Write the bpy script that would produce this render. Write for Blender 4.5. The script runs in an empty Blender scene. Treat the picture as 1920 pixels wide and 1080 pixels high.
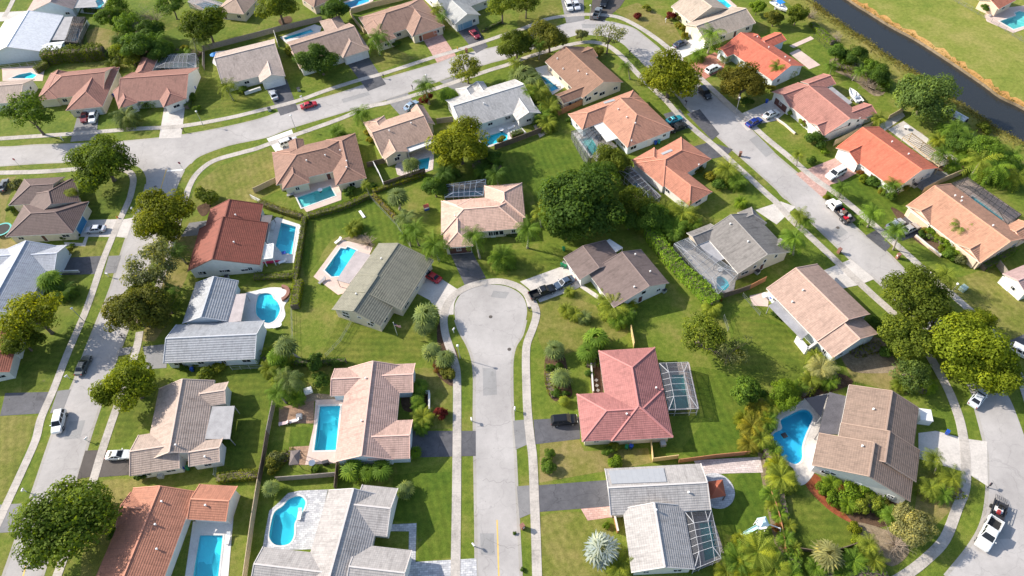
import bpy, bmesh, math, random
import numpy as np
from mathutils import Vector, Matrix
from mathutils.geometry import delaunay_2d_cdt
from mathutils.bvhtree import BVHTree

random.seed(11)
rng = np.random.default_rng(11)
scene = bpy.context.scene
COL = scene.collection

# ------------------------------------------------------------------ camera
CAM_H, FOC = 113.0, 1280.0
_n = Vector((1045 - 960, -(1534 - 540), -FOC)).normalized()
_up = -_n
_f = Vector((0, 0, -1))
_y = (_f - _f.dot(_up) * _up).normalized()
_x = _y.cross(_up)
ROT = Matrix((_x, _y, _up))
CAM = Vector((0, 0, CAM_H))
cd = bpy.data.cameras.new('camera')
cd.sensor_width = 36.0
cd.lens = 36.0 * FOC / 1920.0
cd.clip_start, cd.clip_end = 1.0, 6000.0
cam = bpy.data.objects.new('camera', cd)
cam.matrix_world = Matrix.Translation(CAM) @ ROT.to_4x4()
COL.objects.link(cam)
scene.camera = cam

# ------------------------------------------------------------------ sky, sun, exposure
SUN_EL, SUN_AZ = math.radians(31.5), math.radians(156.5)      # azimuth counter-clockwise from +X
w = bpy.data.worlds.new('World')
scene.world = w
w.use_nodes = True
nt = w.node_tree
sky = nt.nodes.new('ShaderNodeTexSky')
sky.sky_type = 'NISHITA'
sky.sun_disc = False
sky.sun_elevation = SUN_EL
sky.sun_rotation = math.pi / 2 - SUN_AZ
sky.air_density, sky.dust_density, sky.ozone_density = 1.0, 1.5, 1.0
bg = nt.nodes['Background']
bg.inputs['Strength'].default_value = 0.15
nt.links.new(sky.outputs[0], bg.inputs['Color'])
sd = bpy.data.lights.new('sun', 'SUN')
sd.energy, sd.angle, sd.color = 4.8, math.radians(0.6), (1.0, 0.93, 0.82)
sun = bpy.data.objects.new('sun', sd)
sdir = Vector((math.cos(SUN_EL) * math.cos(SUN_AZ), math.cos(SUN_EL) * math.sin(SUN_AZ), math.sin(SUN_EL)))
sun.rotation_euler = sdir.to_track_quat('Z', 'Y').to_euler()
sun.location = (0, 0, 200)
COL.objects.link(sun)
scene.view_settings.view_transform = 'Standard'
scene.view_settings.look = 'None'
scene.view_settings.exposure = 0.56
scene.view_settings.gamma = 1.0
scene.view_settings.use_curve_mapping = False


# ------------------------------------------------------------------ helpers
def G(px, py, z=0.0):
    """Where the sight line through a photo pixel meets height z."""
    d = ROT @ Vector(((px - 960) / FOC, -(py - 540) / FOC, -1.0))
    return CAM + d * ((z - CAM_H) / d.z)


def ray(px, py):
    return (ROT @ Vector(((px - 960) / FOC, -(py - 540) / FOC, -1.0))).normalized()


def proj(p):
    c = ROT.transposed() @ (Vector(p) - CAM)
    return 960 + FOC * c.x / -c.z, 540 - FOC * c.y / -c.z


def srgb(r, g, b, k=1.0):
    def f(c):
        c /= 255.0
        return (c / 12.92 if c <= .04045 else ((c + .055) / 1.055) ** 2.4) * k
    return (f(r), f(g), f(b))


class MB:
    """Collects faces and links them as one mesh object."""
    def __init__(s):
        s.v, s.f, s.mi, s.uv = [], [], [], []

    def poly(s, pts, mi=0, uv=None):
        i = len(s.v)
        s.v += [tuple(p) for p in pts]
        s.f.append(tuple(range(i, i + len(pts))))
        s.mi.append(mi)
        s.uv.append(uv if uv else [(p[0], p[1]) for p in pts])

    def box(s, c, dx, dy, dz, rz=0.0, mi=0, taper=1.0):
        """Box on centre-bottom c."""
        ca, sa = math.cos(rz), math.sin(rz)
        def q(x, y, z):
            return (c[0] + x * ca - y * sa, c[1] + x * sa + y * ca, c[2] + z)
        a, b, t = dx / 2, dy / 2, taper
        lo = [q(-a, -b, 0), q(a, -b, 0), q(a, b, 0), q(-a, b, 0)]
        hi = [q(-a * t, -b * t, dz), q(a * t, -b * t, dz), q(a * t, b * t, dz), q(-a * t, b * t, dz)]
        s.poly(lo[::-1], mi)
        s.poly(hi, mi)
        for i in range(4):
            j = (i + 1) % 4
            s.poly([lo[i], lo[j], hi[j], hi[i]], mi)

    def beam(s, p0, p1, wd, ht, mi=0):
        p0, p1 = Vector(p0), Vector(p1)
        d = p1 - p0
        if d.length < 1e-4:
            return
        d.normalize()
        side = d.cross(Vector((0, 0, 1)))
        side = Vector((1, 0, 0)) if side.length < 1e-3 else side.normalized()
        u = side.cross(d).normalized()
        a, b = side * wd / 2, u * ht / 2
        r0 = [p0 - a - b, p0 + a - b, p0 + a + b, p0 - a + b]
        r1 = [p1 - a - b, p1 + a - b, p1 + a + b, p1 - a + b]
        s.poly(r0[::-1], mi)
        s.poly(r1, mi)
        for i in range(4):
            j = (i + 1) % 4
            s.poly([r0[i], r0[j], r1[j], r1[i]], mi)

    def tube(s, pts, rad, n=8, mi=0, cap=True):
        rings = []
        for k, p in enumerate(pts):
            p = Vector(p)
            d = (Vector(pts[min(k + 1, len(pts) - 1)]) - Vector(pts[max(k - 1, 0)])).normalized()
            a = d.orthogonal().normalized() if abs(d.z) < .9 else Vector((1, 0, 0))
            b = d.cross(a).normalized()
            a = b.cross(d)
            r = rad[k] if isinstance(rad, (list, tuple)) else rad
            rings.append([p + a * r * math.cos(2 * math.pi * i / n) + b * r * math.sin(2 * math.pi * i / n) for i in range(n)])
        for k in range(len(rings) - 1):
            for i in range(n):
                j = (i + 1) % n
                s.poly([rings[k][i], rings[k][j], rings[k + 1][j], rings[k + 1][i]], mi)
        if cap:
            s.poly(rings[0][::-1], mi)
            s.poly(rings[-1], mi)

    def mesh(s, name, mats, origin=(0, 0, 0), smooth=False):
        me = bpy.data.meshes.new(name)
        o = origin
        me.from_pydata([(p[0] - o[0], p[1] - o[1], p[2] - o[2]) for p in s.v], [], s.f)
        for m in mats:
            me.materials.append(m)
        me.polygons.foreach_set('material_index', s.mi)
        ul = me.uv_layers.new(name='UVMap')
        ul.data.foreach_set('uv', [c for f in s.uv for p in f for c in p])
        if smooth:
            bm = bmesh.new()
            bm.from_mesh(me)
            bmesh.ops.remove_doubles(bm, verts=bm.verts, dist=.0005)
            bm.to_mesh(me)
            bm.free()
            me.polygons.foreach_set('use_smooth', [True] * len(me.polygons))
        return me

    def obj(s, name, mats, parent=None, origin=(0, 0, 0), smooth=False, loc=None):
        if not isinstance(mats, (list, tuple)):
            mats = [mats]
        o = bpy.data.objects.new(name, s.mesh(name, mats, origin, smooth))
        COL.objects.link(o)
        if parent:
            o.parent = parent
        else:
            o.location = origin if loc is None else loc
        return o


def tag(o, label=None, cat=None, group=None, kind=None):
    for k, v in (('label', label), ('category', cat), ('group', group), ('kind', kind)):
        if v:
            o[k] = v
    return o


def thing(name, label, cat, loc, group=None, rz=0.0):
    o = bpy.data.objects.new(name, None)
    o.empty_display_size = .3
    COL.objects.link(o)
    o.location = loc
    o.rotation_euler.z = rz
    return tag(o, label, cat, group)


def copy_tree(o, parent=None):
    c = o.copy()
    COL.objects.link(c)
    c.parent = parent
    for ch in list(o.children):
        copy_tree(ch, c)
    return c


def catmull(pts, closed=False, n=6):
    out, m = [], len(pts)
    P = [Vector((p[0], p[1])) for p in pts]
    for i in range(m if closed else m - 1):
        if closed:
            a, b, c, d = P[i - 1], P[i], P[(i + 1) % m], P[(i + 2) % m]
        else:
            a, b, c, d = P[max(i - 1, 0)], P[i], P[i + 1], P[min(i + 2, m - 1)]
        for k in range(n):
            t = k / n
            q = .5 * ((2 * b) + (c - a) * t + (2 * a - 5 * b + 4 * c - d) * t * t + (3 * b - a - 3 * c + d) * t ** 3)
            out.append((q.x, q.y))
    if not closed:
        out.append((P[-1].x, P[-1].y))
    return out


def clean(poly):
    q = []
    for p in poly:
        if not q or (Vector(p) - Vector(q[-1])).length > .02:
            q.append(p)
    if len(q) > 1 and (Vector(q[0]) - Vector(q[-1])).length < .02:
        q.pop()
    area = sum(q[i - 1][0] * q[i][1] - q[i][0] * q[i - 1][1] for i in range(len(q)))
    return q if area > 0 else q[::-1]


def sheet(name, polys, z, mat, holes=(), skirt=0.0, kind='structure', parent=None, origin=(0, 0, 0)):
    """Flat ground layer(s) from world-space outlines, with holes cut out."""
    mb = MB()
    for poly in polys:
        poly = clean([(p[0], p[1]) for p in poly])
        rings = [poly] + [clean([(p[0], p[1]) for p in h]) for h in holes]
        vs, fs = [], []
        for r in rings:
            i = len(vs)
            vs += [Vector(p) for p in r]
            fs.append(list(range(i, i + len(r))))
        vo, eo, fo, _, _, orig = delaunay_2d_cdt(vs, [], fs, 1, 1e-4)
        for f, og in zip(fo, orig):
            if 0 in og and not any(k > 0 for k in og):
                mb.poly([(vo[i].x, vo[i].y, z) for i in f])
        if skirt:
            for i in range(len(poly)):
                a, b = poly[i - 1], poly[i]
                mb.poly([(a[0], a[1], z - skirt), (b[0], b[1], z - skirt), (b[0], b[1], z), (a[0], a[1], z)])
    o = mb.obj(name, mat, parent, origin)
    if kind:
        o['kind'] = kind
    return o


def W(pts, z=0.0):
    return [tuple(G(p[0], p[1], z)[:2]) for p in pts]


def strip(pts, width, closed=False):
    """Outline of a constant-width band along world points."""
    P = [Vector(p) for p in pts]
    L, R_ = [], []
    for i, p in enumerate(P):
        a, b = P[max(i - 1, 0)], P[min(i + 1, len(P) - 1)]
        d = (b - a).normalized()
        n = Vector((-d.y, d.x)) * width / 2
        L.append(tuple(p + n))
        R_.append(tuple(p - n))
    return L + R_[::-1]


# ------------------------------------------------------------------ materials
def new_mat(name):
    m = bpy.data.materials.new(name)
    m.use_nodes = True
    t = m.node_tree
    return m, t, t.nodes['Principled BSDF'], t.nodes, t.links


def mathn(t, op, a, b=None, c=None):
    n = t.nodes.new('ShaderNodeMath')
    n.operation = op
    for i, x in enumerate((a, b, c)):
        if x is None:
            continue
        if isinstance(x, (int, float)):
            n.inputs[i].default_value = x
        else:
            t.links.new(x, n.inputs[i])
    return n.outputs[0]


def noise_n(t, vec, scale, detail=3, rough=.55):
    n = t.nodes.new('ShaderNodeTexNoise')
    n.inputs['Scale'].default_value = scale
    n.inputs['Detail'].default_value = detail
    n.inputs['Roughness'].default_value = rough
    if vec is not None:
        t.links.new(vec, n.inputs['Vector'])
    return n.outputs['Fac']


def ramp(t, fac, stops):
    n = t.nodes.new('ShaderNodeValToRGB')
    e = n.color_ramp.elements
    while len(e) < len(stops):
        e.new(.5)
    for i, (p, c) in enumerate(stops):
        e[i].position = p
        e[i].color = (c, c, c, 1) if isinstance(c, (int, float)) else tuple(c) + (1,)
    t.links.new(fac, n.inputs[0])
    return n.outputs[0]


def mix(t, fac, a, b, blend='MIX'):
    n = t.nodes.new('ShaderNodeMix')
    n.data_type = 'RGBA'
    n.blend_type = blend
    for sock, x in ((n.inputs[0], fac), (n.inputs[6], a), (n.inputs[7], b)):
        if isinstance(x, (int, float)):
            sock.default_value = x
        elif isinstance(x, tuple):
            sock.default_value = x if len(x) == 4 else x + (1,)
        else:
            t.links.new(x, sock)
    return n.outputs[2]


def pos(t):
    return t.nodes.new('ShaderNodeNewGeometry').outputs['Position']


def bump(t, bsdf, h, strength=.5, dist=.05):
    n = t.nodes.new('ShaderNodeBump')
    n.inputs['Strength'].default_value = strength
    n.inputs['Distance'].default_value = dist
    t.links.new(h, n.inputs['Height'])
    t.links.new(n.outputs[0], bsdf.inputs['Normal'])


_mc = {}


def plain(name, col, rough=.6, metal=0.0, var=.12, scale=1.5, spec=.4):
    """Painted / cast surface with light weathering."""
    key = (name, col, rough, metal)
    if key in _mc:
        return _mc[key]
    m, t, b, N, L = new_mat(name)
    p = pos(t)
    f = noise_n(t, p, scale, 4)
    f2 = noise_n(t, p, scale * 9, 2)
    f = mathn(t, 'MULTIPLY_ADD', f2, .4, mathn(t, 'MULTIPLY', f, .6))
    v = ramp(t, f, [(.25, 1 - var), (.75, 1 + var)])
    c = mix(t, 1.0, tuple(col), v, 'MULTIPLY')
    L.new(c, b.inputs['Base Color'])
    b.inputs['Roughness'].default_value = rough
    b.inputs['Metallic'].default_value = metal
    b.inputs['Specular IOR Level'].default_value = spec
    _mc[key] = m
    return m


def grass_mat(name, lush, mid, dry, bias=0.0, stripe=0.0, ang=0.0):
    m, t, b, N, L = new_mat(name)
    p = pos(t)
    big = noise_n(t, p, .035, 3)
    med = noise_n(t, p, .17, 4, .65)
    sml = noise_n(t, p, 1.1, 4, .7)
    fine = noise_n(t, p, 7.0, 2, .7)
    f = mathn(t, 'MULTIPLY_ADD', big, .35, mathn(t, 'MULTIPLY_ADD', med, .55, mathn(t, 'MULTIPLY', sml, .25)))
    f = mathn(t, 'ADD', f, bias - .07)
    c = ramp(t, f, [(.36, lush), (.50, mid), (.66, dry)])
    v = ramp(t, mathn(t, 'MULTIPLY_ADD', fine, .6, mathn(t, 'MULTIPLY', sml, .4)), [(.28, .48), (.72, 1.48)])
    c = mix(t, 1.0, c, v, 'MULTIPLY')
    bare = ramp(t, noise_n(t, p, .23, 5, .7), [(.66, 0.0), (.76, .55)])
    c = mix(t, bare, c, (.20, .155, .09))
    if stripe:
        sep = N.new('ShaderNodeSeparateXYZ')
        L.new(p, sep.inputs[0])
        sn = mathn(t, 'SINE', mathn(t, 'MULTIPLY', mathn(t, 'ADD', mathn(t, 'MULTIPLY', sep.outputs[0], math.cos(ang)), mathn(t, 'MULTIPLY', sep.outputs[1], math.sin(ang))), 4.2))
        c = mix(t, 1.0, c, ramp(t, mathn(t, 'MULTIPLY_ADD', sn, .5, .5), [(0, 1 - stripe), (1, 1 + stripe)]), 'MULTIPLY')
    L.new(c, b.inputs['Base Color'])
    b.inputs['Roughness'].default_value = .9
    b.inputs['Specular IOR Level'].default_value = .15
    bump(t, b, fine, .7, .08)
    return m


def asphalt_mat(name, c0, c1, crack=.35, stain=.25):
    m, t, b, N, L = new_mat(name)
    p = pos(t)
    f = mathn(t, 'MULTIPLY_ADD', noise_n(t, p, .09, 4, .6), .6, mathn(t, 'MULTIPLY', noise_n(t, p, .8, 4, .7), .4))
    c = ramp(t, f, [(.33, c0), (.67, c1)])
    g = ramp(t, noise_n(t, p, 14, 2, .8), [(.25, .86), (.75, 1.12)])
    c = mix(t, 1.0, c, g, 'MULTIPLY')
    vo = N.new('ShaderNodeTexVoronoi')
    vo.feature = 'DISTANCE_TO_EDGE'
    vo.inputs['Scale'].default_value = .16
    wob = N.new('ShaderNodeVectorMath')
    wob.operation = 'MULTIPLY_ADD'
    nz = N.new('ShaderNodeTexNoise')
    nz.inputs['Scale'].default_value = .5
    L.new(p, nz.inputs['Vector'])
    L.new(nz.outputs['Color'], wob.inputs[0])
    wob.inputs[1].default_value = (3, 3, 0)
    L.new(p, wob.inputs[2])
    L.new(wob.outputs[0], vo.inputs['Vector'])
    ck = ramp(t, vo.outputs['Distance'], [(0, 1 - crack), (.012, 1.0)])
    c = mix(t, 1.0, c, ck, 'MULTIPLY')
    st = ramp(t, noise_n(t, p, .45, 5, .75), [(.58, 1.0), (.72, 1 - stain)])
    st2 = ramp(t, noise_n(t, p, .13, 2, .4), [(.40, .93), (.60, 1.05)])
    c = mix(t, 1.0, c, st2, 'MULTIPLY')
    spots = ramp(t, noise_n(t, p, 1.9, 3, .5), [(.66, 1.0), (.74, 1 - stain * 1.4)])
    c = mix(t, 1.0, c, spots, 'MULTIPLY')
    c = mix(t, 1.0, c, st, 'MULTIPLY')
    L.new(c, b.inputs['Base Color'])
    b.inputs['Roughness'].default_value = .85
    b.inputs['Specular IOR Level'].default_value = .25
    bump(t, b, noise_n(t, p, 30, 2), .3, .01)
    return m


def concrete_mat(name, col, joint=1.5, dirt=.3):
    """Concrete flags: joints run along the band through its UV."""
    m, t, b, N, L = new_mat(name)
    p = pos(t)
    f = mathn(t, 'MULTIPLY_ADD', noise_n(t, p, .25, 5, .7), .65, mathn(t, 'MULTIPLY', noise_n(t, p, 3, 3, .7), .35))
    v = ramp(t, f, [(.35, 1 - dirt), (.55, 1.0), (.75, 1.12)])
    c = mix(t, 1.0, tuple(col), v, 'MULTIPLY')
    L.new(c, b.inputs['Base Color'])
    b.inputs['Roughness'].default_value = .85
    b.inputs['Specular IOR Level'].default_value = .25
    bump(t, b, noise_n(t, p, 9, 3), .25, .02)
    return m


def paver_mat(name, c0, c1, size=.35):
    m, t, b, N, L = new_mat(name)
    p = pos(t)
    br = N.new('ShaderNodeTexBrick')
    br.inputs['Scale'].default_value = 1.0
    br.inputs['Brick Width'].default_value = size * 2
    br.inputs['Row Height'].default_value = size
    br.inputs['Mortar Size'].default_value = .02
    br.inputs['Color1'].default_value = tuple(c0) + (1,)
    br.inputs['Color2'].default_value = tuple(c1) + (1,)
    br.inputs['Mortar'].default_value = tuple(x * .6 for x in c0) + (1,)
    L.new(p, br.inputs['Vector'])
    v = ramp(t, noise_n(t, p, 1.3, 4, .7), [(.3, .78), (.7, 1.18)])
    c = mix(t, 1.0, br.outputs['Color'], v, 'MULTIPLY')
    L.new(c, b.inputs['Base Color'])
    b.inputs['Roughness'].default_value = .8
    return m


_rc = {}


def roof_mat(col, kind='tile', stain=.35):
    """Roof covering in its face UV (u along the eave, v up the slope, metres)."""
    key = (col, kind, stain)
    if key in _rc:
        return _rc[key]
    m, t, b, N, L = new_mat('roof_' + kind)
    uv = N.new('ShaderNodeUVMap').outputs[0]
    sep = N.new('ShaderNodeSeparateXYZ')
    L.new(uv, sep.inputs[0])
    u, v = sep.outputs[0], sep.outputs[1]
    p = pos(t)
    if kind == 'metal':
        pu, pv = .42, 50.0
        fv = mathn(t, 'FRACT', mathn(t, 'DIVIDE', v, .48))
        fu = mathn(t, 'FRACT', mathn(t, 'DIVIDE', u, .42))
        h = mathn(t, 'MULTIPLY', ramp(t, fv, [(0, 0.0), (.2, 1.0), (.45, 1.0), (.65, 0.0)]), 1.0)
        line = ramp(t, fv, [(0, .84), (.14, .86), (.3, 1.05), (.55, 1.05), (.8, .86)])
        bs, bd = .7, .045
    elif kind == 'shingle':
        fv = mathn(t, 'FRACT', mathn(t, 'DIVIDE', v, .30))
        fu = mathn(t, 'FRACT', mathn(t, 'DIVIDE', u, .35))
        h = fv
        line = ramp(t, fv, [(0, .86), (.25, 1.0)])
        bs, bd = .25, .02
    else:
        fv = mathn(t, 'FRACT', mathn(t, 'DIVIDE', v, .38))
        fu = mathn(t, 'FRACT', mathn(t, 'DIVIDE', u, .36))
        wave = mathn(t, 'SINE', mathn(t, 'MULTIPLY', fu, math.pi))
        h = mathn(t, 'ADD', ramp(t, fv, [(0, 0.0), (.34, 1.0), (1, 0.0)]), mathn(t, 'MULTIPLY', wave, .22))
        line = mathn(t, 'MULTIPLY', ramp(t, fv, [(0, .84), (.16, .92), (.34, 1.02), (1, 1.0)]), ramp(t, fu, [(0, .90), (.25, 1.02), (.75, 1.02), (1, .90)]))
        bs, bd = 1.0, .030
    cell = N.new('ShaderNodeCombineXYZ')
    L.new(mathn(t, 'FLOOR', mathn(t, 'DIVIDE', u, .36)), cell.inputs[0])
    L.new(mathn(t, 'FLOOR', mathn(t, 'DIVIDE', v, .44)), cell.inputs[1])
    wn = N.new('ShaderNodeTexWhiteNoise')
    L.new(cell.outputs[0], wn.inputs['Vector'])
    c = mix(t, 1.0, tuple(col), ramp(t, wn.outputs['Value'], [(0, .91), (1, 1.09)]), 'MULTIPLY')
    c = mix(t, 1.0, c, line, 'MULTIPLY')
    vs = N.new('ShaderNodeMapping')
    vs.inputs['Scale'].default_value = (1.6, .22, 1)
    L.new(uv, vs.inputs['Vector'])
    streak = ramp(t, noise_n(t, vs.outputs[0], 1.0, 4, .7), [(.50, 1.0), (.72, 1 - stain * 1.1)])
    c = mix(t, 1.0, c, streak, 'MULTIPLY')
    st = ramp(t, mathn(t, 'MULTIPLY_ADD', noise_n(t, p, .33, 5, .7), .7, mathn(t, 'MULTIPLY', noise_n(t, p, 2.2, 4, .75), .3)),
              [(.36, 1.05), (.52, 1.0), (.70, 1 - stain)])
    c = mix(t, 1.0, c, st, 'MULTIPLY')
    L.new(c, b.inputs['Base Color'])
    b.inputs['Roughness'].default_value = .45 if kind == 'metal' else .75
    b.inputs['Specular IOR Level'].default_value = .35
    bump(t, b, h, bs, bd)
    _rc[key] = m
    return m


def leaf_mat():
    m, t, b, N, L = new_mat('leaf')
    oi = N.new('ShaderNodeObjectInfo')
    at = N.new('ShaderNodeAttribute')
    at.attribute_name = 'tint'
    v = ramp(t, at.outputs['Fac'], [(0, .66), (.5, 1.0), (1, 1.5)])
    c = mix(t, 1.0, oi.outputs['Color'], v, 'MULTIPLY')
    yel = mix(t, 1.0, c, (1.45, 1.15, .55, 1), 'MULTIPLY')
    c = mix(t, ramp(t, at.outputs['Fac'], [(.55, 0.0), (1, .8)]), c, yel)
    rnd = ramp(t, oi.outputs['Random'], [(0, .85), (1, 1.15)])
    c = mix(t, 1.0, c, rnd, 'MULTIPLY')
    L.new(c, b.inputs['Base Color'])
    b.inputs['Roughness'].default_value = .65
    b.inputs['Specular IOR Level'].default_value = .12
    tr = N.new('ShaderNodeBsdfTranslucent')
    L.new(mix(t, 1.0, c, (1.35, 1.3, .45, 1), 'MULTIPLY'), tr.inputs['Color'])
    ms = N.new('ShaderNodeMixShader')
    ms.inputs[0].default_value = .42
    L.new(b.outputs[0], ms.inputs[1])
    L.new(tr.outputs[0], ms.inputs[2])
    L.new(ms.outputs[0], N['Material Output'].inputs['Surface'])
    return m


def paint_mat():
    """Car paint coloured by the object's own colour."""
    m, t, b, N, L = new_mat('car_paint')
    oi = N.new('ShaderNodeObjectInfo')
    L.new(oi.outputs['Color'], b.inputs['Base Color'])
    b.inputs['Roughness'].default_value = .28
    b.inputs['Metallic'].default_value = .15
    b.inputs['Coat Weight'].default_value = .6
    b.inputs['Coat Roughness'].default_value = .06
    return m


def water_mat(name, tint):
    m, t, b, N, L = new_mat(name)
    tr = N.new('ShaderNodeBsdfTransparent')
    tr.inputs[0].default_value = tuple(tint) + (1,)
    gl = N.new('ShaderNodeBsdfGlossy')
    gl.inputs['Roughness'].default_value = .04
    bp = N.new('ShaderNodeBump')
    bp.inputs['Strength'].default_value = .25
    bp.inputs['Distance'].default_value = .05
    L.new(noise_n(t, pos(t), 1.6, 3), bp.inputs['Height'])
    L.new(bp.outputs[0], gl.inputs['Normal'])
    lw = N.new('ShaderNodeLayerWeight')
    lw.inputs[0].default_value = .5
    ms = N.new('ShaderNodeMixShader')
    L.new(mathn(t, 'MULTIPLY_ADD', mathn(t, 'POWER', lw.outputs['Facing'], 4.0), .6, .03), ms.inputs[0])
    L.new(tr.outputs[0], ms.inputs[1])
    L.new(gl.outputs[0], ms.inputs[2])
    L.new(ms.outputs[0], N['Material Output'].inputs['Surface'])
    return m


def screen_mat(name, col, alpha):
    m, t, b, N, L = new_mat(name)
    tr = N.new('ShaderNodeBsdfTransparent')
    b.inputs['Base Color'].default_value = tuple(col) + (1,)
    b.inputs['Roughness'].default_value = .6
    ms = N.new('ShaderNodeMixShader')
    ms.inputs[0].default_value = alpha
    L.new(tr.outputs[0], ms.inputs[1])
    L.new(b.outputs[0], ms.inputs[2])
    L.new(ms.outputs[0], N['Material Output'].inputs['Surface'])
    return m


M = {}
M['lawn'] = grass_mat('lawn_grass', (.088, .142, .016), (.140, .182, .024), (.230, .210, .056))
M['lush'] = grass_mat('lush_grass', (.066, .118, .012), (.100, .146, .016), (.155, .175, .028), -.02, .09, .2)
M['dry'] = grass_mat('verge_grass', (.100, .135, .018), (.155, .170, .030), (.240, .208, .062), .03)
M['lush2'] = grass_mat('lush_grass_b', (.072, .116, .014), (.114, .148, .019), (.175, .178, .034), .0, .09, 1.45)
M['pale'] = grass_mat('pale_grass', (.108, .140, .020), (.162, .176, .032), (.250, .215, .068), .04, .07, .35)
M['worn'] = grass_mat('worn_grass', (.110, .135, .022), (.185, .180, .040), (.270, .215, .085), .07)
M['meadow'] = grass_mat('meadow_grass', (.150, .200, .030), (.215, .240, .045), (.300, .275, .080), .02)
M['bankgrass'] = grass_mat('bank_grass', (.130, .155, .022), (.200, .200, .040), (.280, .235, .075), .03)
M['road'] = asphalt_mat('road_asphalt', (.37, .345, .33), (.48, .45, .43), .16, .14)
M['drive'] = asphalt_mat('driveway_asphalt', (.075, .075, .083), (.150, .147, .158), .3, .3)
M['drive_old'] = asphalt_mat('old_asphalt', (.19, .185, .185), (.29, .28, .275), .3, .25)
M['brown_drive'] = asphalt_mat('brown_asphalt', (.085, .072, .065), (.125, .108, .098), .3, .25)
M['walk'] = concrete_mat('walk_concrete', (.52, .47, .42), 1.5, .42)
M['conc'] = concrete_mat('driveway_concrete', (.62, .57, .52), 3, .30)
M['white_conc'] = concrete_mat('deck_concrete', (.74, .71, .67), 2, .2)
M['pink_deck'] = concrete_mat('pink_deck_concrete', (.66, .51, .44), 2, .2)
M['pink_pave'] = paver_mat('pink_paver', (.50, .30, .25), (.60, .38, .32))
M['pale_pave'] = paver_mat('pale_paver', (.55, .45, .42), (.68, .58, .54))
M['grey_pave'] = paver_mat('grey_paver', (.40, .40, .42), (.62, .61, .61))
M['red_pave'] = paver_mat('red_paver', (.44, .17, .12), (.52, .24, .17))
M['brown_deck'] = paver_mat('brown_paver', (.30, .18, .11), (.40, .25, .16))
M['mulch'] = grass_mat('mulch', (.055, .032, .020), (.10, .060, .038), (.16, .10, .065))
M['red_mulch'] = grass_mat('red_mulch', (.20, .055, .025), (.27, .08, .035), (.33, .12, .06))
M['soil'] = grass_mat('dry_soil', (.17, .135, .08), (.24, .185, .12), (.33, .26, .18))
M['yellow'] = plain('yellow_line', (.72, .47, .12), .8, var=.25, scale=1)
M['white_line'] = plain('white_line', (.78, .77, .74), .8, var=.2, scale=1)
M['stucco'] = plain('white_stucco', (.74, .72, .68), .85)
M['cream'] = plain('cream_stucco', (.70, .61, .47), .85)
M['peach'] = plain('peach_stucco', (.72, .55, .42), .85)
M['tanw'] = plain('tan_stucco', (.58, .49, .38), .85)
M['blue_w'] = plain('pale_blue_stucco', (.62, .68, .72), .85)
M['fascia'] = plain('fascia_white', (.72, .69, .64), .6)
M['fascia_d'] = plain('fascia_tan', (.46, .36, .29), .6)
M['glass'] = plain('window_glass', (.02, .024, .03), .12, var=.05, spec=.25)
M['frame'] = plain('window_frame', (.72, .72, .70), .5)
M['white'] = plain('white_paint', (.80, .79, .77), .5, var=.06)
M['dark'] = plain('dark_metal', (.035, .035, .04), .5)
M['bronze'] = plain('bronze_aluminium', (.06, .055, .05), .5)
M['alu'] = plain('white_aluminium', (.50, .50, .51), .5)
M['bluegrey'] = plain('bluegrey_aluminium', (.35, .42, .52), .4)
M['black'] = plain('black_rubber', (.018, .018, .018), .8)
M['rim'] = plain('wheel_rim', (.45, .45, .46), .3, .7)
M['lamp_r'] = plain('tail_lamp', (.35, .01, .01), .2)
M['lamp_w'] = plain('head_lamp', (.75, .75, .72), .1)
M['wire'] = plain('wire_fence', (.22, .23, .22), .6)
M['wood'] = plain('grey_wood', (.30, .255, .215), .85, var=.3, scale=2.5)
M['wood_d'] = plain('dark_wood', (.16, .115, .085), .85, var=.3, scale=2.5)
M['wood_o'] = plain('orange_wood', (.42, .185, .085), .8, var=.25, scale=2.5)
M['wood_y'] = plain('yellow_wood', (.66, .47, .22), .8, var=.15, scale=2.5)
M['wood_t'] = plain('tan_wood', (.50, .39, .25), .8, var=.2, scale=2.5)
M['bark'] = plain('bark', (.16, .125, .095), .9, var=.4, scale=4)
M['palmbark'] = plain('palm_bark', (.36, .31, .26), .9, var=.3, scale=5)
M['twig'] = plain('dry_twig', (.33, .26, .20), .9, var=.3, scale=4)
M['leaf'] = leaf_mat()
M['paint'] = paint_mat()
M['basin_l'] = plain('shallow_depth_tint', (.78, .84, .84), .6, var=.05, scale=.8)  # paler floor colour imitates the weaker light absorption of shallow water
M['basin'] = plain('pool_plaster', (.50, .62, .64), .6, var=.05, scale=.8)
M['coping'] = concrete_mat('pool_coping', (.68, .65, .61), 1, .15)
M['water'] = water_mat('pool_water', (.24, .86, .96))
M['water_b'] = water_mat('blue_pool_water', (.20, .70, .90))
M['water_g'] = water_mat('green_pool_water', (.42, .85, .82))
M['screen'] = screen_mat('screen_mesh', (.05, .05, .055), .42)
M['screen_l'] = screen_mat('pale_screen_mesh', (.22, .23, .25), .38)
M['flatgrey'] = plain('grey_flat_roof', (.34, .33, .335), .7, var=.35, scale=.7)
M['flatpink'] = plain('pinkgrey_flat_roof', (.45, .39, .38), .7, var=.3, scale=.7)
M['flatdark'] = plain('dark_flat_roof', (.12, .11, .115), .7, var=.5, scale=.6)
M['flatwhite'] = plain('white_flat_roof', (.68, .67, .66), .5, var=.15, scale=.7)
M['panel'] = plain('solar_panel', (.36, .37, .39), .35, var=.08)
M['red'] = plain('red_plastic', (.55, .02, .04), .4)
M['green'] = plain('green_plastic', (.02, .22, .09), .4)
M['blue'] = plain('blue_plastic', (.02, .08, .42), .4)
M['teal'] = plain('teal_plastic', (.05, .42, .38), .4)
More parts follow.
